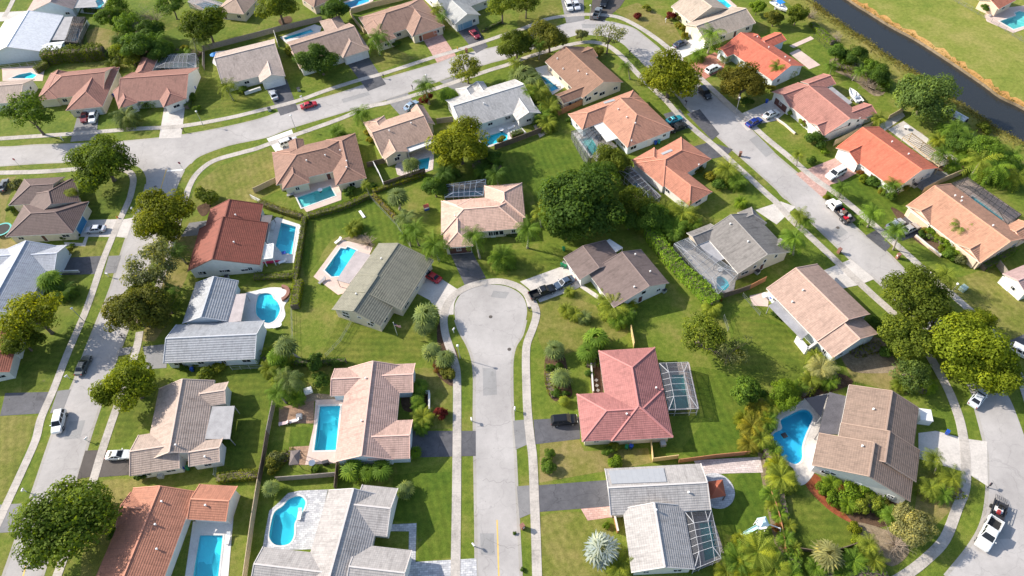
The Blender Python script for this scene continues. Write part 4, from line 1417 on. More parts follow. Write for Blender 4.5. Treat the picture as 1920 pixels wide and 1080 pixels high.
H['kk'] = house('brown gabled house ringed by palms above the dark pool',
    [((1022,116),(1092,184),(1170,155),'gg'), ((1040,177),(1095,157),(1058,194),'gg'), ((1072,100),(1100,87),(1120,106),'gg')],
    (177,137,114), wall='cream', win=[(1117,175,1.2,.8),(1098,183,.7,.9),(1079,191,.7,.6)], vents=[(1045,111),(1056,130),(1084,134),(1100,140)])
H['ll'] = house('orange-tan T-shaped hip-roofed house with a pale metal patio roof',
    [((1118,216),(1176,277),(1262,241),'gh'), ((1065,214),(1187,169),(1092,243),'hh')], (221,163,136), wall='blue_w',
    flats=[([(1108,229),(1128,221),(1158,259),(1138,266)], 2.6, 'flatwhite')], vents=[(1159,206),(1175,221),(1191,232),(1184,265)])
on_roof(H['ll'], [(1131,192),(1151,186),(1154,189),(1134,195)], 'solar_panel', M['panel'])
H['mm'] = house('salmon-orange hip-roofed house with a curved screen over its thin pool',
    [((1184,300),(1292,386),(1341,364),'hh'), ((1182,301),(1283,262),(1325,303),'hh')], (228,156,128),
    vents=[(1310,310)])
on_roof(H['mm'], [(1239,288),(1258,280),(1262,283),(1243,291)], 'solar_panel', M['panel'])
H['nn'] = house('rust-brown tiled house with a white gable wall beside the road bend',
    [((379,446),(394,392),(493,385),'gg',{'t':.44}), ((356,508),(369,430),(486,503),'gg',{'t':.42,'dz':.05})],
    (172,98,80), fascia='fascia_d', cap=.8, vents=[(442,404),(439,455)], win=[(377,511,.7,.7),(416,508,1.1,.7),(459,506,1.6,.6)],
    flats=[([(481,404),(511,403),(499,453),(470,450)], 2.6, 'flatdark')])
H['oo'] = house('salmon orange house at the upper right corner beside the L-shaped pool',
    [((1873,17),(1905,0),(1838,-4),'gg')], (236,150,120), wall='peach')

# ------------------------------------------------------------------ plant meshes
def quads_mesh(name, corners, tint, mats):
    """corners: (n,4,3) array of leaf quads; tint: (n,) random leaf tone."""
    n = len(corners)
    me = bpy.data.meshes.new(name)
    me.vertices.add(n * 4)
    me.vertices.foreach_set('co', corners.reshape(-1).astype(np.float32))
    me.loops.add(n * 4)
    me.loops.foreach_set('vertex_index', np.arange(n * 4, dtype=np.int32))
    me.polygons.add(n)
    me.polygons.foreach_set('loop_start', np.arange(0, n * 4, 4, dtype=np.int32))
    me.polygons.foreach_set('loop_total', np.full(n, 4, dtype=np.int32))
    at = me.attributes.new('tint', 'FLOAT', 'FACE')
    at.data.foreach_set('value', np.clip(tint, 0, 1).astype(np.float32))
    for m in mats:
        me.materials.append(m)
    me.update(calc_edges=True)
    return me


def unit(v):
    return v / np.maximum(np.linalg.norm(v, axis=-1, keepdims=True), 1e-6)


def leaf_quads(c, nrm, size, r, aspect=.6):
    """Leaf-shaped quads centred on c facing nrm."""
    n = len(c)
    t = unit(np.cross(nrm, r.normal(size=(n, 3))))
    b = np.cross(nrm, t)
    s = (size * r.uniform(.65, 1.35, n))[:, None]
    bend = nrm * s * .18
    return np.stack([c - t * s * .5 - bend, c + b * s * .5 * aspect, c + t * s * .5 - bend, c - b * s * .5 * aspect], 1)


def crown_mesh(name, R, nclump, per, leaf, seed, flat=.78, rc=(.22, .40), shell=(.50, .92), lobes=5, tone=.5):
    """A crown of many leaf clumps set unevenly through a domed volume."""
    r = np.random.default_rng(seed)
    # a few boughs, each carrying its own leaf clumps: an uneven outline with gaps between boughs
    nb = lobes + 2
    ba = np.arange(nb) * 2.399 + r.uniform(0, 6)
    br = R * r.uniform(.40, .74, nb)
    bc = np.stack([np.cos(ba) * br, np.sin(ba) * br, R * flat * r.uniform(-.25, .42, nb)], 1)
    bs = R * r.uniform(.28, .48, nb)
    bc[0], bs[0] = [0, 0, R * flat * .38], R * .48
    which = r.integers(0, nb, nclump)
    d = unit(r.normal(size=(nclump, 3)))
    d[:, 2] = np.where(d[:, 2] < -.3, -d[:, 2], d[:, 2])
    cen = bc[which] + d * (bs[which] * r.uniform(shell[0], shell[1], nclump))[:, None] * np.array([1, 1, flat])
    d = unit(cen + np.array([0, 0, R * .2]))
    crad = R * r.uniform(rc[0], rc[1], nclump)
    ct = r.uniform(0, 1, nclump)
    pts, nr, tn = [], [], []
    for i in range(nclump):
        m = int(per * (crad[i] / (R * .31)) ** 2)
        u = unit(r.normal(size=(m, 3)))
        p = cen[i] + u * (crad[i] * r.uniform(.72, 1.04, m))[:, None] * np.array([1, 1, .8])
        pts.append(p)
        nr.append(unit(u * .8 + d[i] * .25 + r.normal(size=(m, 3)) * .30 + np.array([0, 0, .2])))
        tn.append(ct[i] * tone + r.uniform(0, 1, m) * (1 - tone))
    pts, nr, tn = np.concatenate(pts), np.concatenate(nr), np.concatenate(tn)
    return quads_mesh(name, leaf_quads(pts, nr, leaf, r), tn, [M['leaf']]), cen


def limb_mesh(name, R, zc, cen, seed, r0, forks=7):
    """Tapered trunk with limbs reaching into the crown; ground at z = 0, crown centre at zc."""
    r = random.Random(seed)
    mb = MB()
    fork = max(zc - R * .55, zc * .35)
    lean = (r.uniform(-.2, .2), r.uniform(-.2, .2))
    top = (lean[0], lean[1], fork)
    mb.tube([(0, 0, -.1), (0, 0, .25), (lean[0] * .5, lean[1] * .5, fork * .5), top], [r0 * 1.7, r0 * 1.15, r0, r0 * .9], 8)
    for k in range(forks):
        c = cen[r.randrange(len(cen))]
        e = (c[0] * .9, c[1] * .9, zc + max(c[2], -R * .2) * .9)
        m = ((top[0] + e[0]) / 2 * .8, (top[1] + e[1]) / 2 * .8, (top[2] + e[2]) / 2 + .15 * R)
        mb.tube([top, m, e], [r0 * .6, r0 * .35, r0 * .08], 5, cap=False)
    return mb.mesh(name, [M['bark']], smooth=True)


PROTO = {}


def proto_tree(kind):
    """kind -> list of (crown mesh, trunk mesh, nominal radius, nominal crown-centre height)."""
    if kind in PROTO:
        return PROTO[kind]
    spec = {
        # R, zc, nclump, per, leaf, flat, rc, shell, lobes, tone, trunk radius, variants
        'big':   (6.5, 6.0, 105, 230, .46, .74, (.18, .33), (.45, .92), 7, .5, .34, 2),
        'dense': (4.8, 4.8, 75, 200, .40, .80, (.20, .36), (.50, .90), 6, .45, .26, 3),
        'open':  (4.2, 4.6, 80, 95, .36, .75, (.16, .29), (.40, .98), 8, .5, .20, 3),
        'wispy': (4.0, 4.4, 60, 62, .32, .80, (.12, .24), (.35, 1.0), 8, .55, .16, 2),
        'small': (2.6, 2.7, 55, 110, .32, .85, (.22, .38), (.45, .88), 5, .45, .13, 3),
    }[kind]
    R, zc, nc, per, leaf, flat, rc, shell, lobes, tone, tr, nv = spec
    out = []
    for v in range(nv):
        sd = hash_(kind) + v * 17
        me, cen = crown_mesh('crown_' + kind, R, nc, per, leaf, sd, flat, rc, shell, lobes, tone)
        out.append((me, limb_mesh('trunk_' + kind, R, zc, cen, sd, tr, 9 if kind in ('big', 'wispy', 'open') else 6), R, zc))
    PROTO[kind] = out
    return out


def hash_(s):
    return sum(ord(ch) * (i + 3) for i, ch in enumerate(s))


def mpp(p):
    """Photo pixels per metre at a world point."""
    return FOC / abs((ROT.transposed() @ (Vector(p) - CAM)).z)


_turn = [0]


def tree(kind, cx, cy, rpx, col, label, name='tree', cat='tree', group='garden and street trees', zs=1.0, zk=None):
    _turn[0] += 1
    var = proto_tree(kind)
    cm, tm, R0, zc0 = var[_turn[0] % len(var)]
    R = rpx / mpp(G(cx, cy, 4.0)) * 1.0
    s = R / R0
    zc = (zk if zk else zc0 * s) * zs
    b = G(cx, cy, zc)
    root = thing(name, label, cat, (b.x, b.y, 0), group, random.uniform(0, 6.28))
    t = bpy.data.objects.new('trunk', tm)
    COL.objects.link(t)
    t.parent = root
    t.scale = (s, s, zc / zc0)
    c = bpy.data.objects.new('crown', cm)
    COL.objects.link(c)
    c.parent = root
    c.location = (0, 0, zc)
    c.scale = (s * random.uniform(.95, 1.05), s * random.uniform(.95, 1.05), s * random.uniform(.92, 1.05))
    c.color = tuple(col) + (1,)
    return root


# --- palms
def frond_quads(az, length, up, droop, r, leaflet=.55, pairs=13, vee=.5):
    """One feather frond as leaflet quads along an arching midrib."""
    q = []
    ca, sa = math.cos(az), math.sin(az)
    pts = []
    for i in range(pairs + 1):
        t = i / pairs
        x = length * t * (1 - .12 * t)
        z = up * length * t - droop * length * t * t
        pts.append(np.array([x * ca, x * sa, z]))
    for i in range(pairs):
        a, b = pts[i], pts[i + 1]
        d = unit(b - a)
        side = unit(np.cross(d, np.array([0, 0, 1.0])))
        up_ = np.cross(side, d)
        t = (i + .5) / pairs
        ln = leaflet * (1.15 - abs(t - .45) * 1.1) * r.uniform(.85, 1.15)
        for sg in (-1, 1):
            tip = a + (b - a) * 1.6 + side * sg * ln - up_ * ln * vee * r.uniform(.5, 1.4)
            w_ = (b - a) * .62
            q.append(np.stack([a, a + w_, tip + w_ * .2, tip]))
    return q


def palm_mesh(name, seed, n=20, length=2.9, leaflet=.6):
    r = np.random.default_rng(seed)
    q, t = [], []
    for k in range(n):
        az = k * 2.399 + r.uniform(-.2, .2)
        lv = k / n
        f = frond_quads(az, length * r.uniform(.85, 1.1), .95 - 1.15 * lv, .55 + .35 * lv, r, leaflet)
        q += f
        t += [r.uniform(.15, .85)] * len(f)
    q = np.array(q)
    return quads_mesh(name, q, np.array(t) + r.uniform(-.1, .1, len(t)), [M['leaf']])


def fan_mesh(name, seed, n=46, pet=1.0, blade=.95, ball=.5):
    """Round head of stiff fan leaves."""
    r = np.random.default_rng(seed)
    q, t = [], []
    for k in range(n):
        z = 1 - (k + .5) / n * 1.35
        az = k * 2.399 + r.uniform(-.15, .15)
        h = math.sqrt(max(0, 1 - z * z))
        d = np.array([h * math.cos(az), h * math.sin(az), z])
        p0 = d * pet * (r.uniform(.15, .5) if k % 4 == 0 else r.uniform(.6, 1.05))
        nrm = unit(d * .35 + np.array([0, 0, .9]) + r.normal(size=3) * .22)
        side = unit(np.cross(nrm, d) + 1e-4)
        fw = np.cross(side, nrm)
        fw = fw if fw @ d > 0 else -fw
        m = 9
        tn = r.uniform(.1, .9)
        for j in range(m):
            a0 = (j / m - .5) * 4.0
            a1 = ((j + .62) / m - .5) * 4.0
            am = (a0 + a1) / 2
            L_ = blade * (1 - .22 * abs(am) / 2) * r.uniform(.9, 1.1)
            def dr(a):
                return fw * math.cos(a) + side * math.sin(a)
            tip = p0 + dr(am) * L_ - nrm * L_ * .28
            q.append(np.stack([p0, p0 + dr(a0) * L_ * .6, tip, p0 + dr(a1) * L_ * .6]))
            t.append(tn + r.uniform(-.1, .1))
    return quads_mesh(name, np.array(q), np.array(t), [M['leaf']])


def palm_trunk(name, h, r0, seed, ring=True):
    r = random.Random(seed)
    bx, by = r.uniform(-.35, .35), r.uniform(-.35, .35)
    mb = MB()
    n = 9
    pts = [(bx * (1 - (i / n)) ** 2, by * (1 - (i / n)) ** 2, h * i / n - (.1 if i == 0 else 0)) for i in range(n + 1)]
    rad = [r0 * (1.5 - .5 * min(1, i / 2)) * (1 - .25 * i / n) * (1 + (.06 if i % 2 else 0)) for i in range(n + 1)]
    mb.tube(pts, rad, 8)
    return mb.mesh(name, [M['palmbark']], smooth=True)


PALMS = {
    'feather': [palm_mesh('crown_feather_palm', 40 + i, 25 + 2 * i, 2.7, .68) for i in range(3)],
    'royal':   [palm_mesh('crown_royal_palm', 60 + i, 17, 3.1, .75) for i in range(2)],
    'fan':     [fan_mesh('crown_fan_palm', 80 + i, 38, .85, 1.15) for i in range(3)],
    'clump':   [palm_mesh('crown_clump_palm', 90 + i, 60, 2.5, .52) for i in range(3)],
}
PALM_R = {'feather': 2.6, 'royal': 3.0, 'fan': 1.7, 'clump': 2.4}
PTRUNK = [palm_trunk('trunk_palm', 5.0, .16, i) for i in range(3)]


def palm(kind, cx, cy, rpx, col, label, base=None, h=None, name='palm', cat='palm tree', group='garden palms'):
    _turn[0] += 1
    cm = PALMS[kind][_turn[0] % len(PALMS[kind])]
    R = rpx / mpp(G(cx, cy, 4.0)) * (1.28 if kind == 'clump' else 1.18)
    s = R / PALM_R[kind]
    if base:
        B = G(*base)
        best = None
        for i in range(10, 110):
            hh = i / 10
            x, y = proj((B.x, B.y, hh))
            e = (x - cx) ** 2 + (y - cy) ** 2
            if best is None or e < best[0]:
                best = (e, hh)
        h = best[1]
        C_ = G(cx, cy, h)
        off = (C_.x - B.x, C_.y - B.y)
    else:
        h = h or {'feather': 4.6, 'royal': 5.5, 'fan': 2.6, 'clump': 1.6}[kind] * (s if kind in ('fan', 'clump') else 1)
        B = G(cx, cy, h)
        off = (0, 0)
    root = thing(name, label, cat, (B.x, B.y, 0), group)
    t = bpy.data.objects.new('trunk', PTRUNK[_turn[0] % 3])
    COL.objects.link(t)
    t.parent = root
    sc_ = min(1.5, max(.7, s))
    if abs(off[0]) + abs(off[1]) > .2:
        t.matrix_local = Matrix(((sc_, 0, off[0] / 5, 0), (0, sc_, off[1] / 5, 0), (0, 0, h / 5, 0), (0, 0, 0, 1)))
        if t.matrix_local.determinant() == 0:
            t.scale = (sc_, sc_, h / 5)
    else:
        t.scale = (sc_, sc_, h / 5)
    c = bpy.data.objects.new('crown', cm)
    COL.objects.link(c)
    c.parent = root
    c.location = (off[0], off[1], h)
    c.rotation_euler = (0, 0, random.uniform(0, 6.28))
    c.scale = (s, s, s)
    c.color = tuple(col) + (1,)
    return root


SHRUBS = []
for i in range(4):
    me, _c = crown_mesh('foliage_shrub', 1.25, 26, 46, .24, 300 + i, .80, (.30, .48), (.35, .75), 4, .4)
    SHRUBS.append(me)


def shrub(cx, cy, rpx, col, label, zs=.95, name='shrub', cat='shrub', group='garden shrubs'):
    _turn[0] += 1
    R = rpx / mpp(G(cx, cy, 1.0)) * .95
    zc = R * .62 * zs
    b = G(cx, cy, zc)
    o = bpy.data.objects.new(name, SHRUBS[_turn[0] % 4])
    COL.objects.link(o)
    o.location = (b.x, b.y, zc)
    s = R / 1.25
    o.scale = (s, s, s * zs)
    o.rotation_euler.z = random.uniform(0, 6.28)
    o.color = tuple(col) + (1,)
    return tag(o, label, cat, group)


def hedge(px, width, height, col, label, leaf=.26, dens=34, rough=.16, name='hedge', cat='hedge', group='hedges', base=True):
    """Leafy hedge along a line of ground pixels."""
    P = [Vector(p) for p in catmull(W(px), n=5)]
    r = np.random.default_rng(len(px) * 7 + int(px[0][0]))
    pts, nr = [], []
    for a, b in zip(P[:-1], P[1:]):
        L_ = (b - a).length
        if L_ < 1e-3:
            continue
        d = (b - a) / L_
        n = Vector((-d.y, d.x))
        m = int(L_ * (width + 2 * height) * dens)
        s = r.uniform(0, L_, m)
        perim = width + 2 * height
        u = r.uniform(0, perim, m)
        for k in range(m):
            if u[k] < height:
                off, z, nn = -width / 2, u[k], Vector((-n.x, -n.y, .3))
            elif u[k] < height + width:
                off, z, nn = u[k] - height - width / 2, height, Vector((0, 0, 1))
            else:
                off, z, nn = width / 2, u[k] - height - width, Vector((n.x, n.y, .3))
            lump = rough * (math.sin(s[k] * 1.9 + a.x) + .6 * math.sin(s[k] * 4.7 + a.y))
            off *= 1 + lump * .5 + r.normal() * .06
            z = z * (1 + lump * .35) + r.normal() * .05
            q = a + d * s[k] + n * off
            pts.append((q.x, q.y, max(.03, z)))
            nr.append((nn.x, nn.y, nn.z))
    c = Vector(P[len(P) // 2])
    pts = np.array(pts) - np.array([c.x, c.y, 0])
    nr = unit(np.array(nr) + r.normal(size=(len(nr), 3)) * .32)
    noise_t = .5 + .25 * np.sin(pts[:, 0] * 1.3) * np.cos(pts[:, 1] * 1.7) + r.uniform(-.3, .3, len(pts))
    o = bpy.data.objects.new(name, quads_mesh('hedge', leaf_quads(pts, nr, leaf, r, .7), noise_t, [M['leaf']]))
    COL.objects.link(o)
    o.location = (c.x, c.y, 0)
    o.color = tuple(col) + (1,)
    tag(o, label, cat, group)
    core = MB()
    for a, b in zip(P[:-1], P[1:]):
        core.beam((a.x, a.y, height * .40), (b.x, b.y, height * .40), width * .72, height * .78)
    k = core.obj('branches', M['bark'], None, (c.x, c.y, 0))
    k.location = (0, 0, 0)
    k.parent = o
    return o


def dead_shrub(cx, cy, rpx, label, zc=1.6):
    R = rpx / mpp(G(cx, cy, 2))
    b = G(cx, cy, zc * .5)
    mb = MB()
    r = random.Random(int(cx))
    for k in range(46):
        az, el = r.uniform(0, 6.28), r.uniform(.25, 1.3)
        L_ = R * r.uniform(.7, 1.25)
        p1 = Vector((math.cos(az) * math.cos(el), math.sin(az) * math.cos(el), math.sin(el))) * L_ * .5
        p2 = p1 * 2 + Vector((r.uniform(-.3, .3), r.uniform(-.3, .3), -.1 * L_))
        mb.tube([(0, 0, 0), p1, p2], [.045, .03, .01], 4, cap=False)
        for j in range(4):
            t = r.uniform(.4, .95)
            q = p1.lerp(p2, t) if t > .5 else p1 * t * 2
            e = q + Vector((r.uniform(-1, 1), r.uniform(-1, 1), r.uniform(0, .8))) * R * .3
            mb.tube([q, e], [.02, .006], 3, cap=False)
    o = mb.obj('bare_shrub', M['twig'], None, (0, 0, 0), loc=(b.x, b.y, 0))
    return tag(o, label, 'bare shrub', 'bare leafless shrubs')


# ------------------------------------------------------------------ foliage colours (linear albedo)
DK = (0.091, 0.165, 0.028); DK2 = (0.114, 0.169, 0.020); MD = (0.117, 0.199, 0.029); OL = (0.142, 0.189, 0.024)
YG = (0.196, 0.249, 0.018); OY = (0.202, 0.234, 0.018); GY = (0.176, 0.199, 0.080); LG = (0.217, 0.249, 0.033)
OB = (0.157, 0.172, 0.030); GG = (0.140, 0.210, 0.052); SG = (0.177, 0.235, 0.080); PG = (0.143, 0.238, 0.030)
PY = (0.221, 0.271, 0.036); BR = (0.162, 0.255, 0.022); CR = (0.320, 0.316, 0.124); YL = (.25, .24, .03)
OR = (.24, .11, .03); RD = (.17, .030, .026); SV = (.40, .47, .50); TW = (.20, .17, .12)

# ------------------------------------------------------------------ trees
for row in [
 ('big', 192,306,60,DK2,'large dark green street tree on the corner of the left junction'),
 ('big', 308,408,58,OY,'olive green street tree left of the rust-brown roof'),
 ('open',288,500,52,GY,'sparse grey-green tree below the olive street tree on the left road'),
 ('dense',250,582,52,OB,'olive-brown tree between the left road and the blue-grey metal roof'),
 ('open',310,570,30,OL,'thin dark-leaved tree just left of the blue-grey metal roof'),
 ('dense',242,720,55,YG,'bright yellow-green street tree above the tan cross-gabled roof'),
 ('big', 122,985,88,DK2,'huge rounded olive tree over the street in the bottom left corner'),
 ('open', 62,590,60,OY,'yellowish open tree over the pale blue-white roof at the left edge'),
 ('dense',40,640,35,OL,'darker tree crowding the red-tiled roof at the left edge'),
 ('open', 55,216,45,MD,'grey-green tree in front of the plain tan house at the left edge'),
 ('dense',386,48,41,DK2,'round dark tree on the lawn behind the grey fence at top left'),
 ('dense',262,85,34,DK,'dark tree in the middle of the top-left thicket'),
 ('open', 235,50,28,MD,'mid-green tree at the upper left of the top-left thicket'),
 ('open', 228,98,24,OL,'olive tree on the left flank of the top-left thicket'),
 ('small',245,108,20,LG,'pale yellow-green small tree at the bottom of the top-left thicket'),
 ('dense',300,95,24,DK,'dark tree at the right end of the top-left thicket'),
 ('open', 215,12,24,MD,'tree at the top edge left of the bare brown tree'),
 ('open', 320,10,28,DK,'shaded dark tree at the top edge right of the bare brown tree'),
 ('dense',598,112,35,DK,'round dark green tree in front of the brown gabled house'),
 ('dense',520,10,40,OL,'large olive tree on a mulch ring at the top edge'),
 ('small',628,17,27,DK,'bushy dark tree at the end of the grey fence, top edge'),
 ('open', 940,12,34,OL,'olive tree shading the pale grey-roofed house at the top'),
 ('open', 985,8,28,OL,'right-hand one of the two olive trees on the top verge'),
 ('open', 875,130,31,LG,'pale feathery street tree beside the upper road'),
 ('dense',968,82,34,OL,'olive street tree left of its darker twin on the upper bend'),
 ('dense',1030,70,34,OB,'brown-green street tree on the upper bend beside the olive one'),
 ('wispy',1140,66,38,GY,'airy grey-green street tree inside the upper road bend'),
 ('small',1090,66,13,GY,'little grey-green sapling on the verge of the upper bend'),
 ('big', 1256,147,58,OY,'large yellow-topped street tree at the head of the right-hand street'),
 ('big', 1392,158,47,(.150,.140,.020),'broad olive and orange tree in front of the orange-red house'),
 ('big', 1735,182,54,GG,'large grey-green tree standing beside the canal'),
 ('small',1570,98,19,DK,'first dark tall-stemmed tree of the grove by the canal'),
 ('dense',1604,104,22,DK,'rounded dark tree at the middle of the canal grove'),
 ('small',1632,124,16,PG,'slender tree between the two dark clumps of the canal grove'),
 ('dense',1650,142,22,DK,'dark dense tree at the canal end of the grove'),
 ('small',1452,34,18,OB,'brownish bushy tree below the boat with a blue cover'),
 ('small',1495,28,22,OL,'spreading light tree on the bank right of the blue-covered boat'),
 ('small',1420,14,16,BR,'bright green small tree left of the blue-covered boat'),
 ('big', 1088,378,78,DK,'very large dark green tree in the middle of the picture'),
 ('dense',1062,420,40,MD,'lower left part-crown tree merging with the very large dark tree'),
 ('dense',1150,300,33,OL,'bushy olive tree between the two screened pools'),
 ('open', 1190,378,34,OL,'olive tree right of the very large dark tree'),
 ('dense',1222,405,32,MD,'dark rounded tree south of the curved pool screen'),
 ('big', 862,275,57,OY,'dark tree with a yellow top beside the small turquoise pool'),
 ('dense',815,352,26,DK,'dark bushy tree at the corner of the blue-framed pool cage'),
 ('small',925,300,20,DK,'small shaded tree right of the dark yellow-topped tree'),
 ('open', 1318,622,48,OL,'spreading olive tree on the lawn below the long bright hedge'),
 ('wispy',1368,660,40,GY,'grey thin-leaved tree beside the spreading olive tree'),
 ('big', 1712,555,64,OL,'large green street tree covering the bend of the right-hand street'),
 ('dense',1702,630,48,OL,'second leafy tree between the pale peach house and the street bend'),
 ('big', 1815,655,72,YG,'large yellow-green tree hanging over the right-hand street'),
 ('dense',1868,690,46,YG,'right-hand companion of the large yellow-green street tree'),
 ('open', 1705,700,38,GG,'grey-green scrubby tree above the brown three-ridge roof'),
 ('dense',1712,988,40,CR,'round shrub-like tree speckled with cream leaves near the lower right path'),
 ('dense',1470,738,30,BR,'rounded bright green tree north of the deep blue pool'),
 ('small',1397,735,30,MD,'grey-green round tree at the top of the right garden border'),
 ('small',1850,14,10,DK,'small dark tree by the salmon house at upper right'),
 ('open', 1855,290,34,PG,'shaggy green tree in the garden jungle below the canal'),
 ('dense',1800,265,28,DK,'dark tree at the left of the garden jungle below the canal'),
]:
    tree(*row[:5], row[5], zs=.78 if row[0] == 'big' else .92)

# bare, leafless ones
dead_shrub(285,28,34,'bare brown leafless tree at the top of the top-left thicket', 5.0)
dead_shrub(258,70,18,'bare grey leafless shrub inside the top-left thicket', 4.0)
dead_shrub(1630,160,24,'bare straw-coloured shrub beside the canal grove', 1.4)
dead_shrub(1680,1020,34,'sprawling bare twigs by the lower right path', 1.0)
dead_shrub(1565,70,16,'bare little tree on the canal bank', 2.0)
dead_shrub(1520,25,16,'faint bare sapling high on the canal bank', 2.5)
dead_shrub(690,455,18,'dry brown shrub behind the bright blue stepped pool', 1.0)

